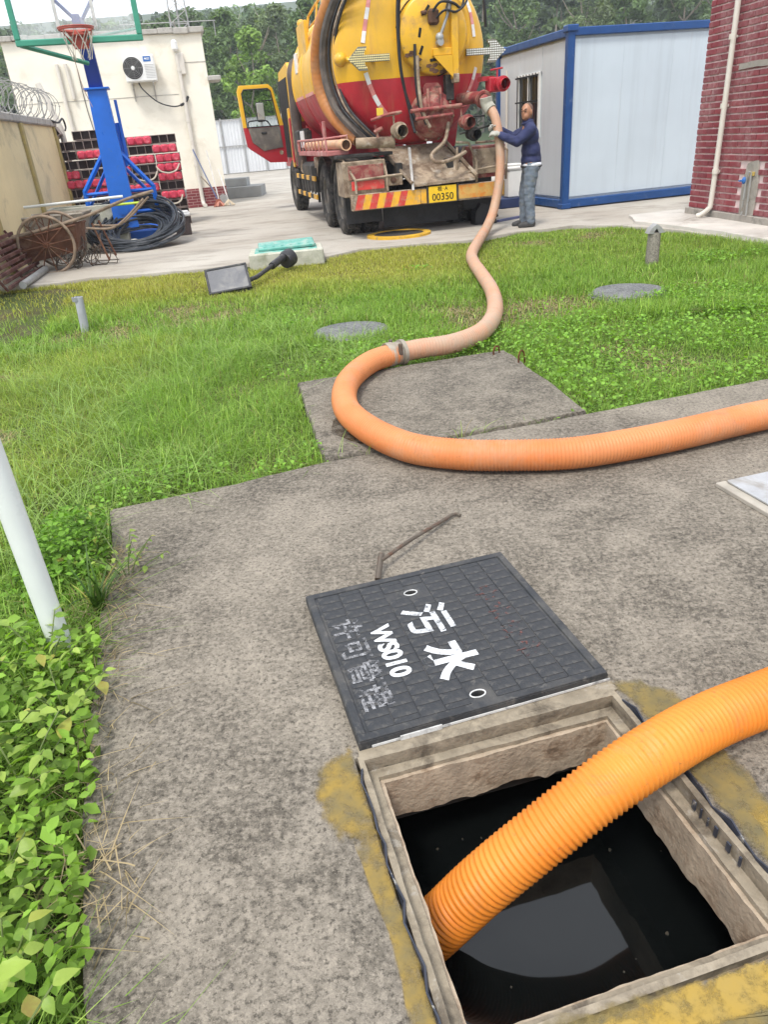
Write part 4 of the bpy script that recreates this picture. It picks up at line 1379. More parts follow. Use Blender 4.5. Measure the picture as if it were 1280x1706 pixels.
for hx_, hy_ in HO:
    mb = MB(); mb.tube([(hx_ + .023 * math.cos(a_), hy_ + .0145 * math.sin(a_), .0345) for a_ in np.linspace(0, 2 * PI, 19)[:-1]], .0022, 6, closed=True); mb.build('hole_rim', M_COVEDGE, cv)
    mb = MB(); mb.box((hx_, hy_, .012), (.06, .04, .002)); mb.build('hole_floor', M_DARK, cv, 0)
# tread pads in staggered rows
pw_, ph_ = .0755, .0445; NR = 15
tp = MB(); tp.box((0, 0, 0), (pw_ - .0032, ph_ - .0016, .0020), .0006); me_tp = tp.mesh('tread_pad', M_COVER, 40)
tph = MB(); tph.box((0, 0, 0), (pw_ - .0032, ph_ / 2 - .0016, .0020), .0006); me_tph = tph.mesh('tread_pad', M_COVER, 40)
for c in range(9):
    x = (c - 4) * pw_
    ys_ = [(-(NR - 1) / 2 + k) * ph_ for k in range(NR)]
    if c % 2:
        seq = [(-NR / 2 * ph_ + ph_ * .25, me_tph)] + [((-NR / 2 + 1 + k) * ph_, me_tp) for k in range(NR - 1)] + [(NR / 2 * ph_ - ph_ * .25, me_tph)]
    else: seq = [(y, me_tp) for y in ys_]
    for y, m_ in seq:
        if any(abs(x - hx_) < .060 and abs(y - hy_) < .036 for hx_, hy_ in HO): continue
        inst(m_, 'tread_pad', cv, Matrix.Translation((x, y, .0352)))
M_WPAINT2 = m_wear('thick_stencil_paint', (.76, .77, .78), .30, .52, 36, .8, (.55, .56, .57), .95)
M_WPAINT = m_wear('white_stencil_paint', (.74, .75, .76), .36, .56, 40, .8, (.5, .51, .52), .92)
M_WFAINT = m_wear('faded_stencil_paint', (.36, .36, .37), .44, .62, 34, .8)
M_RFAINT = m_wear('faded_red_lettering', (.22, .085, .07), .52, .68, 36, .8)
RT = Matrix.Rotation(-PI / 2, 4, 'Z')
def put(txt, x, y, size, mat, bold, sp=1.0, name='lettering'): text_part(name, txt, size, mat, cv, Matrix.Translation((x, y, .0376)) @ RT, .0003, bold, sp)
put('污', -.03, .075, .165, M_WPAINT, .0035); put('水', -.032, -.137, .165, M_WPAINT2, .006)
put('WS010', -.187, -.03, .088, M_WPAINT2, .0032, .95)
for k, ch in enumerate('许可管理'): put(ch, -.29, .125 - k * .112, .105, M_WFAINT, .0015)
for k, ch in enumerate('中水公市'): put(ch, .208, .14 - k * .105, .095, M_RFAINT, .0005)

# lifting hook on the pad
hk = thing('lifting_hook', 'thin rusty T-handled lifting hook lying behind the manhole cover', 'hook', (-.03, 2.26, 0))
M_OLDST = pm('old_steel', (.115, .095, .075), .7, .4, .3, 14, .3, 80, dirt=(RUST, .5, .7, 12))
mb = MB(); mb.tube(smoothpath([(.005, .02, .052), (.12, .16, .045), (.27, .345, .02), (.315, .40, .014), (.335, .41, .012), (.35, .395, .010)], .02), .0075, 8); mb.build('rod', M_OLDST, hk)
mb = MB(); mb.cyl((-.014, -.045, .012), (.006, .05, .062), .0115, n=10); mb.build('handle', M_OLDST, hk)

# steel plate at the right edge of the pad
sp_ = thing('steel_plate', 'pale steel plate lying on the pad at the right picture edge', 'plate', (1.78, 2.62, .012), R_(14))
M_PLATE = pm('galvanised_plate', (.46, .47, .47), .45, .5, var=.15, scale=6, bump=.1, bscale=50, dirt=((.3, .27, .22), .52, .7, 5))
mb = MB(); mb.box((0, 0, .014), (.52, .36, .012), .003); mb.build('sheet', M_PLATE, sp_)
mb = MB(); mb.box((0, -.19, -.003), (.56, .05, .02), .003); mb.box((-.275, 0, -.003), (.05, .40, .02), .003); mb.build('rim', pm('plate_bed', (.33, .3, .25), .9, var=.2, scale=8, bump=.3), sp_)
# white pipe standing at the left
wp = thing('white_pipe', 'white plastic pipe standing upright in the weeds at the left edge', 'pipe', (-1.14, 2.0, -.06))
mb = MB(); mb.pipe((0, 0, 0), (-.012, 0, 1.4), .0385, .034, 20); mb.build('pipe', M_PVCW, wp)

# ------------------------------------------------------------------ suction hose
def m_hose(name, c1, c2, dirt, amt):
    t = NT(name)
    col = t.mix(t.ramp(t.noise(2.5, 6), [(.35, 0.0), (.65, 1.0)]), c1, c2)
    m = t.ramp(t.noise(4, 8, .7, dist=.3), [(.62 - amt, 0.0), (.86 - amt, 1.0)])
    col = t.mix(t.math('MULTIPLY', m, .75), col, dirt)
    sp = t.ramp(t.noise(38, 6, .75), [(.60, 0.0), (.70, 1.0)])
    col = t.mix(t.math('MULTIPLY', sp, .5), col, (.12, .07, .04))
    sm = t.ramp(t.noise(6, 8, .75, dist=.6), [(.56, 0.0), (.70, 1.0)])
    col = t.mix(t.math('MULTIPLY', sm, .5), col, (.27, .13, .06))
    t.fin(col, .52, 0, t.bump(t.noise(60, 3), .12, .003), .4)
    t.b.inputs['Subsurface Weight'].default_value = .08
    t.b.inputs['Subsurface Radius'].default_value = (.02, .008, .003)
    return t.m


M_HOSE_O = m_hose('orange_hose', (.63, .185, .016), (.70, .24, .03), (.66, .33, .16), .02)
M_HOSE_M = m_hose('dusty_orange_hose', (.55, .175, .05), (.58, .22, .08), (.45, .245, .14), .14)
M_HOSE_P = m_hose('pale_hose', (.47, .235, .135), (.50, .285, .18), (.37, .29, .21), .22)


def hose(name, pts, r, pitch, amp, mat, parent, n=22):
    S = smoothpath(pts, pitch / 4)
    rad = [r + amp * (0, .55, 1, .55)[i % 4] - amp * .5 for i in range(len(S))]
    mb = MB(); mb.tube(S, rad, n, caps=True)
    return mb.build(name, mat, parent, 0 if False else 80)


hs = thing('suction_hose', 'long orange corrugated suction hose snaking from the truck across the lawn into the pit', 'hose', (0, 0, 0))
HP = [(2.115, 12.36, 1.70), (2.185, 12.24, 1.52), (2.225, 12.1, 1.1), (2.19, 12.0, .7), (2.07, 11.8, .32), (1.9, 11.4, .13), (1.70, 10.75, .07), (1.38, 9.45, .05), (1.30, 8.7, .045), (1.27, 8.06, .05), (1.215, 7.03, .05),
      (1.08, 6.13, .055), (.87, 5.46, .075), (.62, 5.14, .085), (.35, 5.04, .09), (.215, 4.985, .09)]
HM = [(.215, 4.985, .09), (.0, 4.81, .09), (-.155, 4.40, .092), (-.17, 3.94, .092), (-.06, 3.57, .092), (.14, 3.28, .082), (.37, 3.14, .08), (.61, 3.075, .08), (.89, 3.04, .08), (1.18, 3.085, .08), (1.5, 3.17, .08),
      (1.95, 3.31, .08), (2.5, 3.40, .08), (2.95, 3.2, .08), (3.1, 2.7, .08), (2.8, 2.15, .08), (2.2, 1.78, .08), (1.6, 1.58, .08), (1.2, 1.47, .08)]
HO_ = [(1.2, 1.47, .08), (.96, 1.39, .082), (.77, 1.32, .085), (.595, 1.232, .085), (.45, 1.172, .045), (.295, 1.128, -.05), (.165, 1.105, -.16), (.071, 1.098, -.27), (-.03, 1.09, -.39), (-.12, 1.075, -.52), (-.2, 1.06, -.7)]
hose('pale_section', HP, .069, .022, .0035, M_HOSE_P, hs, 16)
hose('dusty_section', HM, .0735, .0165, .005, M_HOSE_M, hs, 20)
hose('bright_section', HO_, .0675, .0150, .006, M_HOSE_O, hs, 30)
dv = Vector((.20, .09, 0)).normalized()
mb = MB(); Mx = axis((.215 - .2 * dv.x * .5, 4.985 - .1 * dv.y, .09), dv)
mb.lathe([(.075, -.02), (.086, -.02), (.086, .03), (.080, .032), (.080, .09), (.090, .092), (.090, .12), (.076, .122)], 24, Mx); mb.build('coupling', pm('coupling_steel', (.34, .30, .24), .55, .4, .3, 10, .2, 50, dirt=(DUST, .45, .6, 8)), hs)
mb = MB(); mb.lathe([(.066, -.05), (.078, -.048), (.078, .048), (.066, .05)], 24, axis((1.2, 1.47, .08), (.95, .3, 0))); mb.build('coupling', M_OLDST, hs)
for a_ in (.5, 2.6):
    mb = MB(); mb.box(Mx @ Vector((.088 * math.cos(a_), .088 * math.sin(a_), .06)), (.03, .02, .08), .004); mb.build('clamp', M_OLDST, hs)
mb = MB(); mb.tube(smoothpath([(2.06, 12.4, 1.84), (2.08, 12.40, 1.74), (2.13, 12.34, 1.66)], .02), .094, 18); mb.build('end_cuff', pm('dirty_canvas', (.34, .33, .27), .9, var=.25, scale=9, bump=.4, bscale=30), hs)

# ------------------------------------------------------------------ small things in the lawn
M_OLDCON = m_slab('cover_concrete', (.10, .105, .105), (.24, .24, .235), (.045, .047, .047))
for (x, y, r), lb in zip(COVERS, ('round concrete cover in the long grass left of the hose bend', 'round concrete cover in the grass below the concrete post')):
    t_ = thing('round_cover', lb, 'manhole cover', (x, y, -.04), 0, 'round covers in the lawn')
    mb = MB(); mb.lathe([(r * 1.02, -.05), (r, .02), (r * .97, .03), (r * .9, .032), (0, .034)], 40); mb.build('lid', M_OLDCON, t_)
    mb = MB(); mb.lathe([(r * 1.10, -.06), (r * 1.10, .004), (r * 1.035, .008), (r * 1.03, -.06)], 40); mb.build('collar', M_OLDCON, t_)
t_ = thing('pipe_stub', 'short grey plastic pipe stub sticking out of the lawn at the left', 'pipe', (-2.8, 7.22, -.06))
mb = MB(); mb.pipe((0, 0, 0), (.02, 0, .35), .040, .033, 16); mb.build('pipe', pm('grey_pvc', (.36, .37, .39), .5, var=.15, scale=8, bump=.05), t_)
mb = MB(); mb.lathe([(.046, .31), (.046, .35), (.036, .352)], 16); mb.build('socket', pm('grey_pvc_dark', (.22, .23, .24), .5), t_)
t_ = thing('concrete_post', 'short grey concrete post with broken top standing in the lawn at the right', 'post', (3.19, 8.18, -.06))
mb = MB(); mb.lathe([(.072, 0), (.068, .30), (.066, .36), (.05, .362), (.045, .25), (0, .25)], 14); mb.build('shaft', m_slab('post_concrete', (.2, .185, .15), (.33, .30, .25), (.1, .09, .075)), t_)
mb = MB(); mb.prism([(-.085, 0), (-.03, .0), (0, .055), (.03, 0), (.09, .005), (.05, .06), (.0, .095), (-.055, .055)], -.06, .06, Matrix.Translation((0, 0, .355)) @ Matrix.Rotation(PI / 2, 4, 'X')); mb.build('broken_cap', M_GREYM, t_)

# concrete junction box with teal lid
jb = thing('junction_box', 'pale concrete junction box with loose teal lid at the yard edge', 'junction box', (-1.06, 10.62, -.05), R_(5))
M_PALEC = pm('pale_concrete', (.46, .45, .375), .9, var=.15, scale=4, bump=.4, bscale=30, dirt=((.27, .28, .2), .46, .68, 5))
mb = MB()
for x, y, sx, sy in ((0, -.28, 1.02, .12), (0, .28, 1.02, .12), (-.45, 0, .12, .44), (.45, 0, .12, .44)): mb.box((x, y, .10), (sx, sy, .21), .015)
mb.box((0, 0, .05), (.8, .46, .1)); mb.build('box_wall', M_PALEC, jb)
M_TEAL = pm('teal_plastic', (.10, .33, .27), .5, var=.12, scale=6, bump=.08, bscale=40, dirt=((.32, .40, .34), .48, .68, 6))
mb = MB(); mb.box((0, 0, .195), (.86, .52, .04), .01); mb.build('lid_frame', M_TEAL, jb)
mb = MB(); mb.box((0, 0, 0), (.78, .42, .045), .012)
for k in range(6): mb.box((-.3 + k * .12, 0, .025), (.03, .34, .008), .002)
ld = mb.build('lid', M_TEAL, jb); ld.location = (.01, .03, .255); ld.rotation_euler = (R_(5), R_(-1), R_(2))

# toppled floodlight
fl = thing('floodlight', 'toppled black floodlight with grey panel lying on the lawn', 'lamp', (-1.6, 8.75, 0), 0)
M_HOUS = pm('lamp_housing', (.028, .028, .030), .5, var=.25, scale=9, bump=.1, bscale=50, dirt=((.15, .14, .12), .55, .75, 8))
Ml = Matrix.Translation((0.0, .05, .06)) @ Matrix.Rotation(R_(14), 4, 'Z') @ Matrix.Rotation(R_(38), 4, 'X') @ Matrix.Rotation(R_(-5), 4, 'Y')
mb = MB(); mb.box((0, 0, 0), (.50, .38, .10), .03, Ml)
for k in range(7): mb.box((-.2 + k * .066, 0, -.07), (.012, .30, .05), .003, Ml)
mb.build('housing', M_HOUS, fl)
mb = MB()
for s in (-1, 1): mb.box((0, s * .178, .055), (.50, .028, .022), .005, Ml); mb.box((s * .237, 0, .055), (.028, .33, .022), .005, Ml)
mb.build('bezel', M_HOUS, fl)
mb = MB(); mb.box((0, 0, .052), (.45, .328, .008), .002, Ml); mb.build('panel', pm('dusty_panel', (.13, .13, .135), .4, var=.15, scale=5, bump=.03, dirt=((.24, .23, .21), .45, .7, 4)), fl)
mb = MB(); mb.tube([(.22, .12, .05), (.30, .3, .05), (.52, 1.05, .12)], .026, 10); mb.build('arm', M_HOUS, fl)
mb = MB(); mb.tube([(.44, .8, .09), (.56, 1.15, .14)], .045, 12); mb.lathe([(.0, -.05), (.10, -.05), (.115, 0), (.11, .09), (.0, .1)], 20, axis((.60, 1.22, .10), (.55, .8, .25))); mb.build('mount', M_HOUS, fl)

# yellow-edged round cover under the truck tail
yc = thing('yellow_ring_cover', 'dark round cover with yellow painted rim on the yard under the truck tail', 'manhole cover', (.62, 12.35, 0))
mb = MB(); mb.lathe([(.52, -.02), (.52, .035), (.44, .045), (.40, .03), (.40, -.02)], 40); mb.build('rim', pm('road_yellow', (.62, .36, .03), .6, var=.2, scale=6, bump=.1, dirt=((.25, .19, .1), .55, .7, 7)), yc)
mb = MB(); mb.lathe([(.398, -.02), (.398, .03), (.3, .035), (0, .036)], 40); mb.build('lid', pm('iron_lid', (.06, .055, .05), .7, .3, .3, 10, .3), yc)
# blue bar lying on the yard
t_ = thing('blue_bar', 'thin blue steel bar lying on the yard behind the hanging hose', 'bar', (2.68, 13.25, .02), R_(38))
mb = MB(); mb.box((0, 0, 0), (.85, .05, .04), .005); mb.box((.44, 0, .01), (.04, .09, .06), .005); mb.build('tube', pm('faded_blue', (.09, .10, .2), .5), t_)
t_ = thing('wheel_chock', 'black rubber wheel chock with tail on the yard beside the truck wheel', 'wheel chock', (2.12, 13.0, 0), R_(10))
mb = MB(); mb.prism([(-.2, 0), (.18, 0), (.15, .12), (.02, .30), (-.1, .33), (-.19, .2)], -.13, .13, Matrix.Rotation(PI / 2, 4, 'X')); mb.build('wedge', M_BLACK, t_)
mb = MB(); mb.tube(smoothpath([(.12, 0, .1), (.2, .0, .14), (.24, .02, .09)], .02), .02, 8); mb.build('handle', M_BLACK, t_)
# white cabinet on dark base in front of the container
t_ = thing('white_cabinet', 'narrow white lidded cabinet on a dark blue base behind the man', 'cabinet', (3.05, 15.4, 0), TH)
mb = MB(); mb.box((0, .05, .09), (.66, .6, .18), .015); mb.build('base', pm('navy_steel', (.02, .035, .10), .45), t_)
mb = MB(); mb.box((.03, 0, .42), (.30, .30, .50), .03); mb.build('body', M_WHITE, t_)
mb = MB(); mb.box((.03, 0, .70), (.34, .34, .07), .025); mb.box((.03, 0, .755), (.28, .28, .05), .02); mb.box((.16, -.16, .45), (.02, .02, .12)); mb.build('lid', M_WHITE, t_)

# ------------------------------------------------------------------ basketball stand
bs = thing('basketball_stand', 'blue basketball stand with green-framed glass backboard and red rim', 'basketball hoop', (-4.30, 14.4, 0), TH)
M_BLUE = pm('stand_blue', (.012, .135, .60), .38, var=.12, scale=2, bump=.04, bscale=40, dirt=((.08, .16, .35), .6, .8, 4))
M_NAVY = pm('stand_navy', (.016, .045, .28), .4, var=.15, scale=2, bump=.04, bscale=40)
M_GREEN = pm('board_green', (.045, .26, .17), .4, var=.12, scale=3, bump=.04, bscale=40, dirt=((.15, .24, .18), .6, .8, 5))
mb = MB(); mb.add([(-.21, -.16, .3), (.21, -.16, .3), (.21, .16, .3), (-.21, .16, .3), (-.155, -.14, 2.5), (.155, -.14, 2.5), (.155, .14, 2.5), (-.155, .14, 2.5)],
                  [(0, 1, 5, 4), (1, 2, 6, 5), (2, 3, 7, 6), (3, 0, 4, 7), (4, 5, 6, 7), (0, 3, 2, 1)])
mb.box((0, 0, 2.515), (.42, .38, .03), .005); mb.build('column', M_BLUE, bs, 0)
mb = MB(); mb.add([(-.115, -.10, 2.5), (.115, -.10, 2.5), (.115, .10, 2.5), (-.115, .10, 2.5), (-.10, -.42, 3.32), (.10, -.42, 3.32), (.10, -.22, 3.36), (-.10, -.22, 3.36)],
                  [(0, 1, 5, 4), (1, 2, 6, 5), (2, 3, 7, 6), (3, 0, 4, 7), (4, 5, 6, 7), (0, 3, 2, 1)]); mb.build('upper_column', M_NAVY, bs, 0)
mb = MB(); mb.box((0, -.75, 3.36), (.12, .9, .12), .01); mb.build('arm', M_NAVY, bs)
for s in (-1, 1):
    mb = MB(); mb.tube([(s * .13, .03, 1.55), (s * .60, .03, .95)], .04, 4); mb.tube([(s * .60, .03, .97), (s * .60, .03, .22)], .04, 4); mb.tube([(s * .18, .03, .9), (s * .60, .03, .9)], .03, 4)
    mb.tube([(s * .18, .03, .55), (s * .60, .03, .55)], .03, 4); mb.tube([(s * .15, .28, 1.3), (s * .6, .5, .7), (s * .6, .5, .22)], .035, 4); mb.build('side_brace', M_BLUE, bs, 0)
mb = MB(); mb.tube([(.2, .2, 2.0), (.2, .3, 1.3)], .035, 4); mb.box((.25, .2, 1.9), (.05, .05, .9)); mb.build('rear_stay', M_BLUE, bs, 0)
mb = MB(); mb.box((0, 1.05, .10), (1.2, 1.3, .2), .03); mb.build('base', M_BLUE, bs)
mb = MB(); mb.lathe([(0, 0), (.09, 0), (.09, .02), (0, .02)], 20, axis((0, -.165, .62), (0, -1, 0))); mb.build('hub_plate', M_BLUE, bs)
bd = MB(); BY = -1.22
t = NT('board_glass'); M_CLEAR = t.fin((.80, .84, .83), .08, 0, None, .5)
_tr = t.n.new('ShaderNodeBsdfTransparent'); _mx = t.n.new('ShaderNodeMixShader'); t.lk(t.ramp(t.noise(3, 6), [(.3, .12), (.7, .30)]), _mx.inputs[0]); t.lk(_tr.outputs[0], _mx.inputs[1]); t.lk(t.b.outputs[0], _mx.inputs[2]); t.lk(_mx.outputs[0], t.out.inputs['Surface'])
for (x, z, sx, sz) in ((0, 3.075, 1.86, .085), (0, 4.08, 1.86, .085), (-.89, 3.58, .085, .93), (.89, 3.58, .085, .93)): bd.box((x, BY, z), (sx, .06, sz), .012)
bo = bd.build('backboard', M_GREEN, bs)
mb = MB(); mb.box((0, BY, 3.58), (1.70, .012, .93)); mb.build('pane', M_CLEAR, bo, 0)
mb = MB()
for (x, z, sx, sz) in ((0, 3.24, .59, .05), (0, 3.66, .59, .05), (-.27, 3.45, .05, .37), (.27, 3.45, .05, .37)): mb.box((x, BY - .009, z), (sx, .004, sz))
mb.build('target_square', m_wear('target_white', (.6, .6, .57), .3, .5, 9), bo, 0)
for s in (-1, 1):
    mb = MB(); mb.tube([(0, -.5, 3.38), (s * .62, BY + .05, 4.0)], .028, 6); mb.build('board_stay', M_NAVY, bs)
    mb = MB(); mb.tube([(s * .02, -.35, 2.86), (s * .88, BY + .05, 3.06)], .035, 6) if s < 0 else mb.tube([(.02, -.35, 3.2), (.88, BY + .05, 3.2)], .02, 6); mb.build('board_stay', M_GREEN, bs)
M_RIM = pm('rim_red', (.40, .07, .045), .45, var=.2, scale=8, bump=.08, dirt=((.3, .12, .08), .55, .7, 8))
mb = MB(); rc = Vector((0, BY - .40, 3.17))
mb.tube([rc + Vector((.24 * math.cos(a_), .24 * math.sin(a_), 0)) for a_ in np.linspace(0, 2 * PI, 41)[:-1]], .016, 8, closed=True)
mb.tube([rc + Vector((.255 * math.cos(a_), .255 * math.sin(a_), .02)) for a_ in np.linspace(0, 2 * PI, 41)[:-1]], .008, 6, closed=True)
mb.box((0, BY - .10, 3.15), (.30, .16, .05), .01); mb.box((0, BY - .05, 3.08), (.22, .05, .24), .01)
mb.tube([(.1, BY - .06, 3.0), (.2, BY - .25, 3.15)], .012, 6); mb.tube([(-.1, BY - .06, 3.0), (-.2, BY - .25, 3.15)], .012, 6)
rimo = mb.build('rim', M_RIM, bs)
mb = MB()
for k in range(8):
    a_ = 2 * PI * k / 8
    for d in (-1, 1):
        pts = []
        for j in range(5):
            s_ = j / 4; rr = .235 - .10 * s_; aa = a_ + d * s_ * .9
            pts.append(rc + Vector((rr * math.cos(aa), rr * math.sin(aa), -.38 * s_)))
        mb.tube(pts, .0055, 4)
mb.build('net', pm('net_cord', (.40, .38, .32), .9), rimo)
mb = MB(); mb.tube(smoothpath([rc + Vector((-.12, 0, -.3)), rc + Vector((-.1, .05, -.7)), rc + Vector((-.02, .05, -1.0))], .08), .006, 5); mb.build('loose_cord', pm('cord_brown', (.35, .25, .2), .9), rimo)

# ------------------------------------------------------------------ stacked three-cell ducts behind the stand
M_DUCT = pm('duct_plastic', (.34, .27, .24), .6, var=.2, scale=5, bump=.1, dirt=((.2, .16, .13), .5, .7, 6))
M_DUCTSHADE = pm('duct_cell_shade', (.030, .017, .015), .8, var=.2, scale=6, bump=0)
M_REDCAP = pm('red_film_cap', (.56, .045, .085), .42, var=.22, scale=7, bump=.25, bscale=18, dirt=((.66, .22, .24), .54, .7, 9))
CE, DL = .172, .9


def duct_mesh():
    mb = MB(); w = .010
    for k in range(4): mb.box((-1.5 * CE + k * CE, DL / 2, CE / 2), (w, DL, CE - .002))
    for z in (w / 2, CE - w / 2 - .002): mb.box((0, DL / 2, z), (3 * CE - .001, DL - .004, w))
    return mb.mesh('casing', M_DUCT, 0)


def duct_shade():  # dark plates just inside the mouths, standing in for shade in the cells
    mb = MB()
    for k in range(3): mb.box(((k - 1) * CE, .07, CE / 2), (CE - .0105, .02, CE - .0225))
    return mb.mesh('cell_shade', M_DUCTSHADE, 0)


def cap_mesh():
    mb = MB()
    for k in range(3): mb.box(((k - 1) * CE, -.03, CE / 2), (CE - .012, .07, CE - .016), .03)
    mb.box((0, -.005, CE / 2), (3 * CE - .03, .04, CE - .04), .01)
    return mb.mesh('end_cap', M_REDCAP, 40)


ME_D, ME_I, ME_C = duct_mesh(), duct_shade(), cap_mesh()
# columns left to right, rows top to bottom: o open, r red capped, . none
STACK = [('leftmost', -1.80, 10, 'ooorroor' + 'oo'), ('second', -1.27, 11, 'ooroorroroo'), ('middle', -.74, 10, 'ooororooro'), ('fourth', -.21, 10, 'rorooroooo'), ('rightmost', .32, 10, 'orrrrorooo')]
ORD = ['top', 'second', 'third', 'fourth', 'fifth', 'sixth', 'seventh', 'eighth', 'ninth', 'tenth', 'eleventh']
Mst = Matrix.Translation((-4.4, 17.6, 0)) @ Matrix.Rotation(TH, 4, 'Z')
jr = random.Random(3)
for cn, x0, n, code in STACK:
    for r in range(n):
        z = (n - 1 - r) * (CE + .012)
        # the right column steps back outwards as it goes down
        x = x0 + jr.uniform(-.02, .02)
        kd = code[r]
        lb = '%s three-cell duct, %s from the top in the %s column of the stack' % ('red capped' if kd == 'r' else 'open black', ORD[r], cn) if r else '%s three-cell duct at the top of the %s column of the stack' % ('red capped' if kd == 'r' else 'open black', cn)
        p = Mst @ Vector((x, jr.uniform(-.03, .03), z))
        t_ = thing('cable_duct', lb, 'duct', p, TH + jr.uniform(-.02, .02), 'three-cell ducts stacked behind the basketball stand')
        inst(ME_D, 'casing', t_); inst(ME_I, 'cell_shade', t_)
        if kd == 'r': inst(ME_C, 'end_cap', t_)
p = Mst @ Vector((-1.98, -.02, 1.86))
t_ = thing('cable_duct', 'tilted open three-cell duct lying on top of the leftmost column', 'duct', p, TH, 'three-cell ducts stacked behind the basketball stand')
t_.rotation_euler = (0, R_(-27), TH)
inst(ME_D, 'casing', t_); inst(ME_I, 'cell_shade', t_)
# straps round the stack
M_STRAP = pm('dirty_strap', (.48, .44, .36), .9, var=.2, scale=9, bump=.2)
for k, (x, z, w) in enumerate([(-1.8, .72, .5), (-1.27, .62, .5), (-1.75, .2, .45), (-.2, 1.0, .5), (.3, 1.12, .5), (.3, .5, .4)]):
    t_ = thing('binding_strap', ('frayed pale strap sagging below the red caps of the leftmost column', 'frayed pale strap sagging below the red caps of the second column', 'frayed pale strap low on the leftmost column', 'frayed pale strap sagging across the fourth column', 'frayed pale strap sagging across the upper right column', 'frayed pale strap sagging low on the right column')[k], 'strap', Mst @ Vector((x, -.1, z)), TH, 'straps on the duct stack')
    mb = MB(); S_ = smoothpath([(-w / 2, .03, .1), (-w / 3, -.02, .0), (0, -.03, -.045), (w / 3, -.02, .0), (w / 2, .03, .12)], .03)
    mb.tube(S_, .016, 6); mb.build('band', M_STRAP, t_)

# ------------------------------------------------------------------ yard clutter
M_RUSTB = pm('rusty_sheet', (.12, .05, .027), .85, .2, var=.35, scale=4, bump=.4, bscale=40, dirt=((.22, .13, .08), .5, .68, 5), dirt2=((.05, .03, .022), .55, .72, 3))
M_WOOD = pm('weathered_wood', (.23, .17, .12), .85, var=.3, scale=8, bump=.3, bscale=30, dirt=((.1, .075, .05), .5, .7, 6))


def spoked_wheel(parent, c, r, name='wheel'):
    mb = MB(); mb.tube([c + Vector((r * math.cos(a_), 0, r * math.sin(a_))) for a_ in np.linspace(0, 2 * PI, 37)[:-1]], .022, 8, closed=True); w_ = mb.build(name, M_WOOD, parent)
    mb = MB()
    for k in range(12): mb.cyl(c, c + Vector((r * math.cos(k * PI / 6), 0, r * math.sin(k * PI / 6))), .009, n=5)
    mb.build('spoke_set', M_RUSTB, w_)
    mb = MB(); mb.cyl(c - Vector((0, .05, 0)), c + Vector((0, .05, 0)), .035, n=12); mb.build('hub', M_RUSTB, w_)


def hand_cart(name, label, loc, rz, body, w, l, d, handles, cat='cart'):
    t_ = thing(name, label, cat, loc, rz, 'old carts by the wall')
    # tub: wide rim, tapering floor; local x along the length
    z1, z0 = .58, .58 - d
    ofs = -.22 if handles else 0.0
    T = [(-l / 2, -w / 2, z1), (l / 2, -w / 2, z1), (l / 2, w / 2, z1), (-l / 2, w / 2, z1), (-l / 2 + .22, -w / 2 + .1, z0), (l / 2 - .12, -w / 2 + .1, z0), (l / 2 - .12, w / 2 - .1, z0), (-l / 2 + .22, w / 2 - .1, z0)]
    T = [(x + ofs, y, z) for x, y, z in T]
    mb = MB(); mb.add(T, [(0, 1, 5, 4), (1, 2, 6, 5), (2, 3, 7, 6), (3, 0, 4, 7), (4, 5, 6, 7)])
    Ti = [(x * .975, y * .965, z + .004 if i < 4 else z + .02) for i, (x, y, z) in enumerate(T)]
    mb.add(Ti, [(4, 5, 1, 0), (5, 6, 2, 1), (6, 7, 3, 2), (7, 4, 0, 3), (7, 6, 5, 4)])
    mb.build('tub', body, t_, 0)
    mb = MB(); mb.tube([T[0], T[1], T[2], T[3]], .018, 6, closed=True); mb.build('tub_rim', body, t_)
    for s in (-1, 1): spoked_wheel(t_, Vector((-.02, s * (w / 2 + .03), .41 if handles else .31)), .40 if handles else .30)
    mb = MB(); mb.cyl((-.02, -w / 2 - .08, .41), (-.02, w / 2 + .08, .41), .018, n=8); mb.build('axle', M_RUSTB, t_)
    if handles:
        for s in (-1, 1):
            mb = MB(); mb.tube(smoothpath([(-l / 2 + ofs, s * w * .5, .60), (l / 2 + ofs, s * w * .46, .64), (l / 2 + .55, s * w * .36, .74), (l / 2 + .95, s * w * .36, .76)], .08), .021, 8); mb.build('handle', M_WOOD, t_)
        for s in (-1, 1):
            mb = MB(); mb.tube(smoothpath([(l / 2 - .1, s * w * .38, .5), (l / 2 + .25, s * w * .38, .42), (l / 2 + .5, s * w * .38, .5), (l / 2 + .85, s * w * .38, .70)], .06), .018, 6); mb.build('leg', M_WOOD, t_)
            mb = MB(); mb.tube([(l / 2 + .0, s * w * .36, .55), (l / 2 + .06, s * w * .40, .0)], .016, 6); mb.build('leg', M_RUSTB, t_)
    return t_


hc = hand_cart('hand_cart', 'rusty two-wheeled handcart with spoked wheels and long shafts at the lawn edge', (-4.62, 11.78, -.02), R_(5), M_RUSTB, .62, 1.4, .36, True)
hc.rotation_euler = (0, R_(-8), R_(5))
hand_cart('hand_cart', 'grey mortar-caked cart behind the rusty handcart against the yellow wall', (-5.25, 13.3, .1), R_(6), pm('mortar_caked', (.33, .29, .24), .95, var=.25, scale=4, bump=.5, bscale=25, dirt=((.5, .48, .43), .5, .62, 5)), .7, 1.25, .34, False)
t_ = thing('plank', 'pale pipe laid across the grey cart', 'pipe', (-4.95, 13.35, .80), R_(7))
mb = MB(); mb.tube([(-.7, 0, .03), (.95, .1, .06)], .022, 8); mb.build('pipe', M_PVCW, t_)
t_ = thing('trough', 'grey concrete trough standing behind the carts', 'trough', (-5.0, 14.5, 0), TH)
mb = MB()
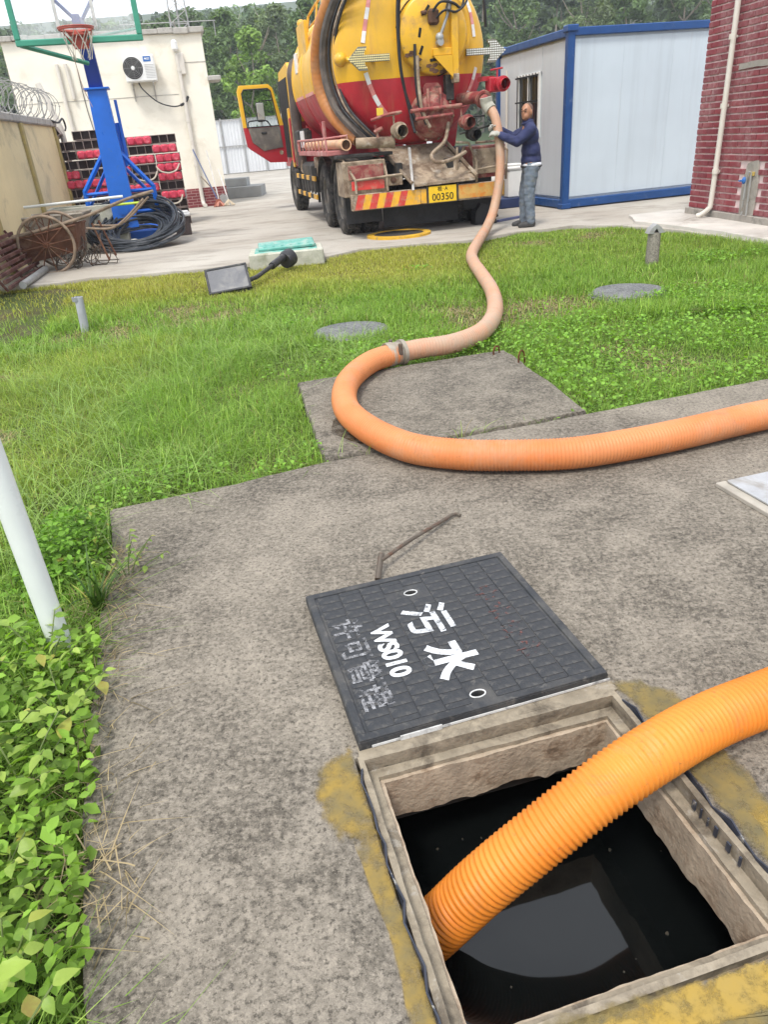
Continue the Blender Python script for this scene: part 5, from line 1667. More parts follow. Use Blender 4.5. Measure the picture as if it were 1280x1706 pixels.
for (x, y, sx, sy) in ((0, -.3, 1.3, .06), (0, .3, 1.3, .06), (-.62, 0, .06, .54), (.62, 0, .06, .54)): mb.box((x, y, .36), (sx, sy, .72), .01)
mb.box((0, 0, .1), (1.2, .54, .06)); mb.build('trough_wall', M_PALEC, t_)
t_ = thing('green_float', 'small lime green board lying on the hose coil', 'board', (-4.1, 13.95, .72), R_(8))
mb = MB(); mb.box((0, 0, 0), (.46, .2, .035), .012); mb.build('board', pm('lime_plastic', (.38, .50, .04), .5), t_)

# tangle of wire beside the cart wheel
t_ = thing('wire_tangle', 'tangle of rusty wire heaped beside the handcart wheel', 'wire', (-4.25, 11.75, 0))
jr = random.Random(8)
mb = MB()
for k in range(26):
    c = Vector((jr.uniform(-.35, .35), jr.uniform(-.15, .15), jr.uniform(.05, .3))); r = jr.uniform(.08, .24); ax = Vector((jr.uniform(-1, 1), jr.uniform(-1, 1), jr.uniform(-.6, .6))).normalized(); e1 = ax.orthogonal().normalized(); e2 = ax.cross(e1)
    pts = [c + (e1 * math.cos(a_) + e2 * math.sin(a_) * .7) * r for a_ in np.linspace(0, jr.uniform(3.5, 6), 14)]
    for p_ in pts: p_.z = max(p_.z, .01)
    mb.tube(pts, jr.uniform(.005, .009), 5)
mb.build('wire', M_OLDST, t_)

# coil of black hose leaning on the stand
cl = thing('black_hose_coil', 'big loose coil of black plastic hose leaning against the blue stand', 'hose coil', (-4.02, 13.92, 0))
M_BHOSE = pm('black_poly', (.022, .026, .032), .38, var=.3, scale=6, bump=.05, dirt=((.11, .115, .12), .52, .75, 4))
jr = random.Random(21)
mb = MB(); pts = []
turns = 34
for k in range(turns * 28):
    s_ = k / 28; a_ = 2 * PI * k / 28
    w_ = .5 + .5 * math.sin(s_ * 2.7)
    r = .84 - .42 * w_ + .03 * math.sin(s_ * 9)
    cx_ = .06 * math.sin(s_ * 4.1); tilt = R_(19 + 13 * (.5 + .5 * math.sin(s_ * 1.9 + 1)))
    x = cx_ + r * math.cos(a_); y_ = r * .95 * math.sin(a_)
    z = .03 + .003 * s_ + (y_ + r) * math.sin(tilt) * .85
    pts.append((x, y_ * math.cos(tilt) + .05, max(.022, z)))
mb.tube(pts, .021, 8, caps=True); mb.build('coil', M_BHOSE, cl)
mb = MB(); S_ = smoothpath([(.5, -.55, .1), (.25, -.72, .04), (-.1, -.78, .03), (-.5, -.65, .04), (-.8, -.3, .06)], .05); mb.tube(S_, .021, 8)
S_ = smoothpath([(-.75, -.1, .25), (-.6, -.6, .1), (0, -.82, .03), (.5, -.6, .06), (.86, -.1, .2), (.7, .4, .45)], .05); mb.tube(S_, .021, 8); mb.build('loose_turn', M_BHOSE, cl)
for k, (x, y, z, r) in enumerate([(.0, -.35, .10, .085), (.13, -.30, .08, .06)]):
    t_ = thing('stone', ('pale lump of concrete lying inside the hose coil', 'smaller pale stone beside the lump inside the hose coil')[k], 'stone', (-4.02 + x, 14.05 + y, z))
    mb = MB(); mb.sphere((0, 0, 0), (r * 1.3, r, r * .7), 10, 7); mb.v = [tuple(Vector(p) * (1 + .25 * mnoise.noise(Vector(p) * 14))) for p in mb.v]; mb.build('lump', M_PALEC, t_, 20)

t_ = thing('dark_crate', 'small dark box with white lid right of the hose coil', 'box', (-3.5, 15.35, 0), TH)
mb = MB(); mb.box((0, 0, .17), (.30, .32, .34), .02); mb.build('body', pm('dark_brown_plastic', (.07, .05, .045), .6), t_)
mb = MB(); mb.box((0, 0, .375), (.35, .37, .07), .02); mb.box((0, -.02, .42), (.30, .30, .03), .01); mb.build('lid', M_WHITE, t_)
t_ = thing('grey_bucket', 'grey plastic bin beside the duct stack at the building foot', 'bin', (-4.55, 20.2, 0))
mb = MB(); mb.lathe([(0, .01), (.15, 0), (.185, .55), (.2, .56), (.2, .6), (.175, .6), (.14, .06), (0, .06)], 18); mb.build('tub', pm('grey_plastic', (.36, .38, .40), .5), t_)
# brooms and a spade leaning on the wall
Mb = Matrix.Translation((-3.8, 23, 0)) @ Matrix.Rotation(TH, 4, 'Z')
def leaner(name, label, cat, x, dx, h, col, head, hc_):
    p = Mb @ Vector((x, -.55, 0)); t_ = thing(name, label, cat, p, TH, 'cleaning tools leaning on the building')
    mb = MB(); mb.tube([(0, 0, .12), (dx, .42, h)], .016, 7); mb.build('handle', col, t_)
    mb = MB()
    if head == 'mop':
        jr = random.Random(int(x * 100))
        for k in range(26):
            a_ = jr.uniform(0, 6.28); mb.tube(smoothpath([(0, 0, .16), (.07 * math.cos(a_), .07 * math.sin(a_), .10), (.17 * math.cos(a_), .13 * math.sin(a_), .015)], .04), .016, 5)
    elif head == 'broom':
        mb.add([(-.05, -.03, .2), (.05, -.03, .2), (.05, .03, .2), (-.05, .03, .2), (-.16, -.05, 0), (.16, -.05, 0), (.16, .05, 0), (-.16, .05, 0)], [(0, 1, 5, 4), (1, 2, 6, 5), (2, 3, 7, 6), (3, 0, 4, 7), (0, 3, 2, 1), (4, 5, 6, 7)])
    else:
        mb.prism([(-.1, .28), (-.11, .08), (0, 0), (.11, .08), (.1, .28), (0, .32)], -.006, .006, Matrix.Rotation(PI / 2, 4, 'X'))
    mb.build('head', hc_, t_)
M_HAND = pm('handle_white', (.6, .58, .55), .5)
leaner('mop', 'mop with white handle and pinkish head leaning on the pale building', 'mop', -.28, -.1, 1.45, M_HAND, 'mop', pm('mop_pink', (.5, .22, .16), .95))
leaner('mop', 'mop with cream strands at the right corner of the pale building', 'mop', -.02, -.12, .95, M_HAND, 'mop', pm('mop_cream', (.5, .42, .3), .95))
leaner('broom', 'broom with blue handle leaning across the drainpipe', 'broom', -.3, -.45, 1.5, pm('handle_blue', (.08, .12, .25), .5), 'broom', pm('bristle', (.3, .1, .06), .9))
leaner('shovel', 'shovel with wooden handle leaning at the building plinth', 'shovel', -.15, -.5, .8, M_WOOD, 'shovel', M_GREYM)
# grey step blocks right of the building
t_ = thing('concrete_steps', 'low grey concrete steps beside the pale building', 'steps', (-3.75, 26.2, 0), 0)
mb = MB(); mb.box((0, 0, .16), (1.3, 1.4, .32), .01); mb.build('step', pm('step_concrete', (.27, .27, .26), .9, var=.12, scale=3, bump=.2), t_)
mb = MB(); mb.box((-.25, .3, .44), (.8, .8, .24), .01); mb.build('step', pm('step_concrete_pale', (.33, .33, .32), .9, var=.12, scale=3, bump=.2), t_)

# ------------------------------------------------------------------ vacuum tanker truck
TA = R_(12.0)
tk = thing('tanker_truck', 'yellow and red vacuum tanker truck parked with its rear to the lawn', 'truck', (1.15, 12.30, 0), TA)
YEL = (.72, .40, .018); RED = (.40, .018, .030)
YD = ((.42, .24, .07), .48, .72, 4); RD = ((.30, .10, .08), .46, .72, 3)
M_YEL = pm('truck_yellow', YEL, .42, var=.1, scale=2, bump=.04, bscale=30, dirt=YD, dirt2=((.14, .085, .045), .62, .70, 8))
M_RED = pm('truck_red', RED, .42, var=.15, scale=2, bump=.04, bscale=30, dirt=RD)
M_DRED = pm('dusty_red', (.26, .048, .045), .65, var=.3, scale=6, bump=.2, bscale=40, dirt=((.34, .22, .155), .44, .66, 6), dirt2=((.08, .04, .03), .54, .68, 9))
M_DUSTY = pm('dusty_steel', (.34, .265, .185), .8, .1, var=.28, scale=4, bump=.25, bscale=40, dirt=((.15, .10, .065), .44, .62, 5), dirt2=((.46, .41, .34), .55, .7, 8))
M_CHAS = pm('chassis_black', (.03, .028, .026), .7, var=.3, scale=5, bump=.15, dirt=((.14, .12, .09), .52, .72, 5))
M_TYRE = pm('tyre_rubber', (.022, .021, .020), .85, var=.25, scale=9, bump=.2, bscale=60, dirt=((.13, .115, .095), .46, .68, 6))
M_RIMG = pm('wheel_rim', (.16, .15, .135), .6, .3, var=.25, scale=9, bump=.1, dirt=((.22, .19, .15), .48, .66, 8))
M_REFW = pm('reflector_white', (.72, .70, .68), .35, var=.1, scale=9, bump=0, dirt=((.5, .42, .36), .52, .7, 9))
M_REFR = pm('reflector_red', (.62, .22, .20), .35, var=.15, scale=9, bump=0, dirt=((.6, .4, .36), .5, .7, 9))
ZC, TR, HY, HB = 2.5, 1.2, .75, .38
t = NT('tank_paint')
xyz = t.sep()
edge = t.math('ADD', xyz[2], t.math('MULTIPLY', t.noise(30, 2), .006))
isy = t.math('GREATER_THAN', edge, 2.205)
yel = t.mix(t.ramp(t.noise(1.5, 5), [(.35, 0.0), (.65, 1.0)]), dim(YEL, .88), dim(YEL, 1.1))
red = t.mix(t.ramp(t.noise(1.8, 5), [(.35, 0.0), (.65, 1.0)]), dim(RED, .8), dim(RED, 1.25))
col = t.mix(isy, red, yel)
st = t.ramp(t.noise(2.0, 8, .7, stretch=(2.6, 1, .55)), [(.50, 0.0), (.72, 1.0)])
col = t.mix(t.math('MULTIPLY', st, .5), col, (.36, .18, .085))
ch = t.ramp(t.noise(9, 8, .72), [(.655, 0.0), (.70, 1.0)])
col = t.mix(t.math('MULTIPLY', ch, .8), col, (.13, .07, .045))
M_TANK = t.fin(col, t.ramp(t.noise(4, 4), [(.3, .32), (.7, .52)]), 0, t.bump(t.noise(3, 3), .06, .03), .45)

Mt = axis((0, 0, ZC), (0, 1, 0))        # lathe z -> truck y
mb = MB()
prof = [(TR * math.sin(a_), HY - HB * math.cos(a_)) for a_ in np.linspace(0.001, PI / 2, 12)] + [(TR, y) for y in np.linspace(1.0, 5.4, 10)] + [(TR * math.cos(a_), 5.5 + HB * math.sin(a_)) for a_ in np.linspace(.1, PI / 2 - .001, 8)]
mb.lathe(prof, 64, Mt); mb.build('tank', M_TANK, tk, 50)
for y in (.80, 1.9, 3.0, 4.2, 5.4):
    mb = MB(); mb.lathe([(TR, y - .045), (TR + .014, y - .035), (TR + .014, y + .035), (TR, y + .045)], 64, Mt); mb.build('tank_band', M_TANK, tk, 50)


def hy(x, z, off=0.0):
    r2 = min(.999, ((x * x) + (z - ZC) ** 2) / TR ** 2)
    return HY - HB * math.sqrt(1 - r2) - off


def strip(pts, w, name, mats):
    """reflective tape in short alternating pieces lying on the tank head"""
    S = smoothpath([(x, 0, z) for x, z in pts], .14)
    for i in range(len(S) - 1):
        a_, b_ = S[i], S[i + 1]; d = (b_ - a_).normalized(); nrm = Vector((-d.z, 0, d.x)) * w / 2
        q = [a_ - nrm, a_ + nrm, b_ + nrm, b_ - nrm]
        vs = [(p.x, hy(p.x, p.z, .012), p.z) for p in q] + [(p.x, hy(p.x, p.z, -.004), p.z) for p in q]
        mb = MB(); mb.add(vs, [(0, 1, 2, 3), (0, 4, 5, 1), (1, 5, 6, 2), (2, 6, 7, 3), (3, 7, 4, 0), (7, 6, 5, 4)]); mb.build(name, mats[i % 2], tk, 0)


strip([(-.60, 3.4), (-.66, 3.18), (-.74, 2.92), (-.80, 2.68)], .055, 'reflective_tape', (M_REFW, M_REFR))
strip([(-.79, 2.30), (-.72, 2.08), (-.62, 1.88), (-.50, 1.74)], .06, 'reflective_tape', (M_REFW, M_REFR))
strip([(.88, 3.15), (.94, 2.95), (.97, 2.68)], .055, 'reflective_tape', (M_REFW, M_REFR))
strip([(1.0, 2.28), (.92, 2.05), (.78, 1.82)], .055, 'reflective_tape', (M_REFW, M_REFR))

# big rear hatch
hc_ = (.23, 2.72)
Mh = axis((hc_[0], .50, hc_[1]), (0, -1, 0))
mb = MB(); mb.lathe([(.60, -.1), (.60, .06), (.585, .08), (.55, .085), (.54, .10), (.0, .10)], 56, Mh); hatch = mb.build('hatch', M_YEL, tk, 50)
mb = MB(); mb.lathe([(.525, .095), (.525, .235), (.495, .265), (.30, .28), (.0, .285)], 56, Mh); mb.build('hatch_lid', M_YEL, hatch, 50)
mb = MB(); mb.lathe([(.60, .02), (.64, .02), (.64, .06), (.60, .06)], 56, Mh); mb.build('flange', M_YEL, hatch, 50)
mb = MB(); mb.lathe([(.547, .1015), (.530, .1025), (.530, .10)], 56, Mh); mb.build('hatch_gap_shade', M_DARK, hatch, 50)  # dark ring painted as shading in the gap round the lid
for k, (ax_, az_, rot) in enumerate([(-.22, .02, 1.35), (-.21, -.20, 1.15), (-.02, -.33, .1), (-.1, .3, .9)]):
    mb = MB(); Ms = Matrix.Translation((hc_[0] + ax_, .50 - .2825, hc_[1] + az_)) @ Matrix.Rotation(-rot, 4, 'Y')
    mb.box((0, 0, 0), (.12, .012, .04), .018, Ms); mb.build('slot', M_DARK, hatch)
jr = random.Random(5)
mb = MB()
for k in range(16):     # flaked paint along the lower rim
    a_ = jr.uniform(-2.6, -.9); r = jr.uniform(.38, .51)
    c = Mh @ Vector((r * math.cos(a_ + PI), r * math.sin(a_), .2)); c = Vector((hc_[0] + r * math.cos(a_), .50 - .270, hc_[1] + r * math.sin(a_)))
    mb.prism(ragged([(c.x - .05, c.z - .02), (c.x, c.z - .03), (c.x + .05, c.z), (c.x + .02, c.z + .025), (c.x - .04, c.z + .02)], .02, .012, k), -c.y, -c.y + .008, Matrix.Rotation(PI / 2, 4, 'X'))
mb.build('flaked_paint', pm('bare_rust', (.12, .06, .035), .85, var=.4, scale=20), hatch, 0)['kind'] = 'stuff'
# locking arm, bracket and ram
mb = MB(); mb.box((.52, .17, 2.62), (.10, .12, 1.0), .01); mb.box((.34, .19, 2.48), (.30, .10, .10), .01); mb.build('locking_arm', M_YEL, tk)
mb = MB(); mb.prism([(.17, 2.43), (.47, 2.43), (.47, 2.14)], -.13, -.10, Matrix.Rotation(PI / 2, 4, 'X')); mb.build('gusset', M_YEL, tk, 0)
mb = MB(); mb.box((.52, .15, 2.13), (.09, .13, .12), .01); mb.build('arm_foot', M_DUSTY, tk)
mb = MB(); mb.tube([(.30, .16, 2.66), (.42, .12, 2.95), (.58, .16, 3.35)], .022, 10); mb.build('ram_rod', M_GREYM, tk)
mb = MB(); mb.sphere((.29, .15, 2.66), .062, 14, 10); mb.cyl((.29, .2, 2.60), (.29, .1, 2.60), .05, n=14); mb.build('ram_eye', M_GREYM, tk)
mb = MB(); mb.tube([(.45, .2, 2.98), (.66, .26, 3.6)], .05, 12); mb.build('ram_cylinder', M_CHAS, tk)
M_RUSTP = pm('rusty_part', (.10, .05, .03), .8, .2, .35, 12, .3)
mb = MB(); mb.box((.22, .2, 2.92), (.16, .10, .20), .03); mb.cyl((.12, .2, 2.98), (.04, .2, 2.97), .03, n=10); mb.build('latch', M_RUSTP, tk)
mb = MB(); mb.tube(smoothpath([(.2, .15, 2.98), (.3, .08, 3.08), (.5, .1, 3.06), (.62, .12, 3.0), (.68, .15, 3.12)], .03), .018, 7)
mb.tube(smoothpath([(.25, .15, 2.9), (.36, .08, 2.98), (.55, .1, 2.96), (.72, .13, 3.1), (.74, .2, 3.4)], .03), .016, 7); mb.build('hydraulic_hose', M_BLACK, tk)
for pts in ([(-.20, .22, 3.6), (-.27, .26, 3.1), (-.30, .27, 2.6), (-.27, .30, 2.2), (-.18, .3, 1.75), (-.14, .2, 1.45)], [(-.24, .22, 3.55), (-.31, .24, 3.0), (-.31, .25, 2.4), (-.24, .28, 2.0), (-.1, .25, 1.6)],
            [(-.08, .2, 2.6), (-.09, .2, 2.2), (-.06, .2, 1.85), (.05, .2, 1.55)], [(1.08, .5, 3.6), (1.13, .5, 3.1), (1.17, .55, 2.8)]):
    mb = MB(); mb.tube(smoothpath(pts, .06), .022, 7); mb.build('hydraulic_hose', M_BLACK, tk)
mb = MB(); mb.tube(smoothpath([(-.06, .17, 2.45), (-.06, .16, 2.1), (-.03, .14, 1.75), (.08, .12, 1.5)], .06), .026, 8); mb.build('grey_hose', M_DUSTY, tk)

# LED arrow boards
M_LED = pm('led_board', (.20, .195, .15), .5, var=.1, scale=9, bump=0)
M_DOT = pm('led_dot', (.86, .74, .36), .3, var=.15, scale=40, bump=0)
M_DOTW = pm('led_dot_grey', (.74, .76, .72), .3, var=.1, scale=40, bump=0)
for s, x0, y0, dm in ((-1, -.44, .34, M_DOT), (1, .78, .38, M_DOTW)):
    poly = [(0, -.045), (.40, -.045), (.34, -.15), (.47, -.15), (.63, 0), (.47, .15), (.34, .15), (.40, .045), (0, .045)]
    Ma = Matrix.Translation((x0, y0, 2.47)) @ Matrix.Rotation(R_(0), 4, 'Y') @ Matrix.Diagonal((s, 1, 1, 1)) @ Matrix.Rotation(PI / 2, 4, 'X')
    mb = MB(); mb.prism(poly, -.02, .02, Ma); ab = mb.build('arrow_board', M_LED, tk, 0)
    mb = MB(); px_ = np.array([p[0] for p in poly]); k = 0
    for i in range(22):
        for j in range(-5, 6):
            x = .015 + i * .029; z = j * .029
            if inpoly(np.array([x]), np.array([z]), [(q[0], q[1] * .93) for q in poly])[0]: mb.lathe([(.0115, .02), (.010, .027), (0, .029)], 7, Ma @ Matrix.Translation((x, z, 0)))
    mb.build('led_dots', dm, ab, 50)['kind'] = 'stuff'
    mb = MB(); mb.box((x0 + s * .25, y0 + .12, 2.47), (.04, .24, .04)); mb.build('board_mount', M_YEL, ab, 0)

# lower discharge dome and valves
Md = axis((.19, .36, 1.66), (0, -.94, -.25))
mb = MB(); mb.lathe([(.33, -.15), (.33, .0), (.35, .01), (.35, .05), (.31, .06), (.27, .13), (.16, .17), (0, .18)], 40, Md); dome = mb.build('discharge_dome', M_DRED, tk, 45)
mb = MB()
for k in range(10):
    a_ = k * 2 * PI / 10; p = Md @ Vector((.33 * math.cos(a_), .33 * math.sin(a_), .05)); mb.cyl(p, p + (Md.to_3x3() @ Vector((0, 0, .03))), .018, n=6)
mb.build('bolt_ring', M_DUSTY, dome)['kind'] = 'stuff'
for x in (.08, .28):
    mb = MB(); mb.tube([(x, .28, 1.55), (x, .14, 1.74), (x + .01, .2, 2.02)], .022, 8); mb.build('dome_handle', M_DRED, tk)
mb = MB(); mb.tube([(x_, .12, z_) for x_, z_ in ((-.22, 1.74), (.60, 1.77))], .03, 10); mb.tube([(-.15, .12, 1.63), (.45, .12, 1.66)], .024, 10); mb.build('cross_bar', M_DRED, tk)
mb = MB(); mb.prism([(.06, 1.84), (.30, 1.84), (.33, 2.04), (.27, 2.10), (.09, 2.10), (.03, 2.04)], -.3, -.26, Matrix.Rotation(PI / 2, 4, 'X')); mb.build('hinge_plate', M_DRED, tk, 0)
mb = MB(); mb.box((.46, .3, 2.02), (.13, .14, .34), .01); mb.build('gauge_box', M_CHAS, tk)
for (x, y, z, r, L, m_) in ((-.46, .08, 1.50, .095, .34, M_DUSTY), (.63, .10, 1.54, .085, .3, M_DRED), (.75, .15, 1.37, .08, .3, M_CHAS), (1.20, .06, 2.01, .085, .24, M_RED)):
    Mv = Matrix.Translation((x, y, z)) @ Matrix.Rotation(R_(92), 4, 'X')
    mb = MB(); mb.lathe([(r * .72, .06), (r * .72, 0), (r, 0), (r, .04), (r * .9, .05), (r * .9, -L * .4), (r * 1.25, -L * .42), (r * 1.25, -L * .55), (r * .85, -L * .57), (r * .85, -L)], 22, Mv @ Matrix.Scale(-1, 4, (0, 0, 1)) @ Matrix.Translation((0, 0, 0))); v_ = mb.build('valve', m_, tk, 40)
    mb = MB(); mb.lathe([(r * .73, 0), (0, 0)], 22, Mv @ Matrix.Translation((0, 0, -.05))); mb.build('valve_mouth', M_DARK, v_, 0)
    mb = MB(); mb.tube([(x, y + L * .45, z + r), (x, y + L * .45, z + r + .11)], .016, 8); mb.tube([(x - .11, y + L * .45, z + r + .11), (x + .09, y + L * .45, z + r + .13)], .013, 8); mb.build('valve_lever', m_, v_)
mb = MB(); mb.box((1.16, .22, 2.01), (.20, .20, .20), .015); mb.box((1.07, .3, 2.1), (.2, .2, .06)); mb.build('valve_block', M_RED, tk)
# suction elbow on the right, where the hose is coupled
mb = MB(); mb.tube(smoothpath([(.70, .52, 1.86), (.86, .30, 1.86), (.92, .10, 1.84), (.93, -.05, 1.76)], .05), .085, 16); mb.lathe([(.09, 0), (.125, 0), (.125, .035), (.09, .04)], 20, axis((.92, .06, 1.83), (.05, -1, -.35))); mb.build('suction_elbow', M_DRED, tk, 50)
mb = MB(); mb.tube([(.55, .1, 1.38), (1.0, .0, 1.46)], .014, 6); mb.tube([(.6, .15, 1.62), (.95, .05, 1.6)], .014, 6); mb.build('grab_rod', M_CHAS, tk)
mb = MB(); mb.tube(smoothpath([(-.85, .1, 1.66), (-.6, .06, 1.72), (-.38, .05, 1.74)], .05), .022, 8); mb.tube([(-.8, .14, 1.5), (-.68, .1, 1.55)], .03, 8); mb.tube([(-.75, .14, 1.42), (-.78, .14, 1.6)], .02, 8); mb.build('pull_rod', M_DRED, tk)
mb = MB(); mb.tube(smoothpath([(.42, .25, 1.55), (.3, .1, 1.3), (.05, .0, 1.13), (.1, -.1, 1.02), (.35, -.12, 1.05), (.6, -.02, 1.13)], .05), .028, 8); mb.build('drain_hose', M_DUSTY, tk)
mb = MB(); mb.prism(ragged([(-.72, 1.72), (-.62, 1.72), (-.62, 1.82), (-.72, 1.82)], .05, 0, 1), -.235, -.225, Matrix.Rotation(PI / 2, 4, 'X')); mb.build('warning_sticker', pm('sticker_yellow', (.7, .5, .05), .5), tk, 0)

# sloping rear chute and frames
mb = MB(); mb.add([(-.60, .75, 1.28), (.48, .75, 1.28), (.75, -.03, .76), (-.28, -.03, .74), (-.60, .75, 1.24), (.48, .75, 1.24), (.75, -.03, .72), (-.28, -.03, .70)],
                  [(0, 1, 2, 3), (7, 6, 5, 4), (0, 4, 5, 1), (1, 5, 6, 2), (2, 6, 7, 3), (3, 7, 4, 0)])
mb.build('chute', M_DUSTY, tk, 0)
for (a_, b_) in (((-.62, .75, 1.32), (-.30, -.05, .76)), ((.50, .75, 1.32), (.77, -.05, .78))):
    mb = MB(); mb.tube([a_, b_], .03, 6); mb.build('chute_rail', M_DUSTY, tk)
mb = MB(); mb.tube([(-.28, -.02, .66), (-.31, -.02, 1.26)], .022, 8); mb.build('stake', M_REFW, tk)
# bumper bar with chevrons and number plate
mb = MB(); mb.box((0, .06, .555), (2.54, .10, .235), .01); bp = mb.build('bumper', M_DUSTY, tk)
M_CHY = pm('chevron_yellow', (.72, .38, .03), .5, var=.15, scale=8, bump=.03, dirt=((.42, .29, .15), .5, .68, 7))
M_CHR = pm('chevron_red', (.55, .05, .04), .5, var=.2, scale=8, bump=.03, dirt=((.45, .2, .14), .5, .68, 7))
for k in range(9):
    x = -1.23 + k * .115
    p_ = [(x, .45), (x + .115, .45), (x + .185, .66), (x + .07, .66)]
    if k >= 8: p_ = [(x, .45), (x + .16, .45), (x + .16, .66), (x + .07, .66)]
    mb = MB(); mb.prism([(min(q[0], -.16), q[1]) for q in p_], -.008, -.003, Matrix.Rotation(PI / 2, 4, 'X') @ Matrix.Translation((0, 0, 0))); mb.build('chevron', M_CHR if k % 2 == 0 and k < 7 else M_CHY, bp, 0)
mb = MB(); mb.box((-.10, .0035, .555), (.10, .006, .20)); mb.build('chevron', M_CHY, bp, 0)
mb = MB(); mb.box((.86, .0035, .565), (.78, .006, .20)); mb.build('warning_panel', pm('worn_yellow_panel', (.55, .33, .09), .6, var=.2, scale=5, bump=.05, dirt=((.62, .22, .03), .5, .6, 4)), bp, 0)
M_PLATEY = pm('plate_yellow', (.78, .50, .02), .4, var=.08, scale=9, bump=0)
mb = MB(); mb.box((.205, -.008, .565), (.46, .012, .235), .004); npl = mb.build('number_plate', M_PLATEY, tk)
MR = Matrix.Rotation(PI / 2, 4, 'X')
text_part('plate_digits', '00350', .145, M_DARK, npl, Matrix.Translation((.205, -.0155, .52)) @ MR, .001, .001, 1.0)
text_part('plate_digits', '桂·A', .075, M_DARK, npl, Matrix.Translation((.205, -.0155, .638)) @ MR, .001, .001, 1.3)
for x in (-.05, .46):
    mb = MB(); mb.tube([(x, -.005, .44), (x, -.005, .70)], .012, 6); mb.build('plate_bracket', M_CHAS, npl)
# left rear box with guard tubes
mb = MB(); mb.box((-1.0, .42, .88), (.68, .55, .50), .012); mb.build('tool_box', M_DUSTY, tk)
mb = MB(); mb.box((-.98, .135, .97), (.56, .012, .20), .004); mb.build('tool_box_door', M_DRED, tk)
mb = MB(); mb.box((-.98, .05, .79), (.52, .02, .13), .004); mb.build('tail_lamp_panel', M_CHR, tk)
mb = MB(); mb.box((-.56, .05, .83), (.26, .05, .16), .006); mb.build('tail_lamp', M_DUSTY, tk)
mb = MB(); mb.lathe([(.045, 0), (.045, .012), (.03, .016), (0, .016)], 14, axis((-.58, .024, .83), (0, -1, 0))); mb.build('tail_lens', M_RUSTP, tk)
for pts in ([(-1.34, .6, 1.2), (-1.3, .3, 1.16), (-1.18, .02, .87), (-1.18, .02, .68)], [(-.72, .5, 1.2), (-.66, .2, 1.06), (-.68, .02, .88), (-.68, .02, .68)], [(-1.18, .02, .87), (-.44, .02, .90)], [(-1.34, .6, 1.2), (-.72, .5, 1.2)]):
    mb = MB(); mb.tube(pts, .02, 6); mb.build('guard_tube', M_DUSTY, tk)
# right rear box
mb = MB(); mb.box((1.06, .42, .96), (.56, .5, .46), .012); mb.build('tool_box', M_DRED, tk)
mb = MB(); mb.box((.98, .155, .97), (.40, .012, .36), .004); mb.build('tool_box_door', M_DUSTY, tk)
for pts in ([(.80, .05, .68), (.80, .04, .98), (.70, .12, 1.25), (.52, .2, 1.27)], [(.52, .1, .80), (.80, .05, .86), (1.30, .05, .90)], [(1.32, .1, .68), (1.34, .1, 1.1), (1.25, .3, 1.24), (.85, .2, 1.24)], [(.5, .15, .74), (.52, .15, 1.2)], [(.45, .3, .75), (.7, .3, 1.2)]):
    mb = MB(); mb.tube(pts, .019, 6); mb.build('guard_tube', M_DUSTY, tk)

# side hose rack on the left
M_PINK = pm('faded_red_rack', (.42, .15, .14), .65, var=.2, scale=5, bump=.1, dirt=((.45, .3, .26), .48, .66, 5))
rk = MB(); rk.box((-1.33, 2.0, 1.26), (.34, 3.1, .07), .01)
rack = rk.build('hose_rack', M_PINK, tk)
mb = MB(); mb.tube([(-1.50, .48, 1.29), (-1.50, .48, 1.47), (-1.50, 3.5, 1.47), (-1.50, 3.5, 1.29)], .018, 6); mb.tube([(-1.16, .48, 1.29), (-1.16, .48, 1.49), (-1.50, .48, 1.47)], .018, 6)
for k in range(8): mb.tube([(-1.5, .8 + k * .36, 1.29), (-1.5, .8 + k * .36, 1.47)], .011, 6)
mb.build('rack_rail', M_PINK, rack)
M_STOW = m_hose('stowed_hose', (.60, .30, .13), (.62, .38, .24), (.45, .36, .26), .2)
mb = MB(); S_ = smoothpath([(-1.34, 3.4, 1.37), (-1.33, 1.8, 1.375), (-1.30, .62, 1.375), (-1.18, .36, 1.375)], .03); mb.tube(S_, [.070 + .003 * math.sin(i * 1.57) for i in range(len(S_))], 14); mb.build('stowed_hose', M_STOW, tk, 60)
mb = MB(); mb.pipe((-1.24, .20, 1.365), (-1.20, .7, 1.37), .082, .066, 20); mb.build('stowed_pipe', M_STOW, tk)
mb = MB(); mb.lathe([(.067, 0), (0, 0)], 18, axis((-1.236, .25, 1.366), (0, -1, 0))); mb.build('pipe_mouth', M_RUSTP, tk, 0)
mb = MB(); mb.tube([(-1.06, .32, 1.37), (-.50, .18, 1.35)], .078, 18); mb.lathe([(.05, -.01), (.092, -.01), (.092, .05), (.05, .055)], 20, axis((-.53, .185, 1.352), (.97, -.24, 0))); mb.build('stowed_pipe', M_DUSTY, tk, 50)
mb = MB(); mb.box((-.95, .5, 1.2), (.9, .5, .05), .01); mb.build('rear_shelf', M_CHAS, tk)
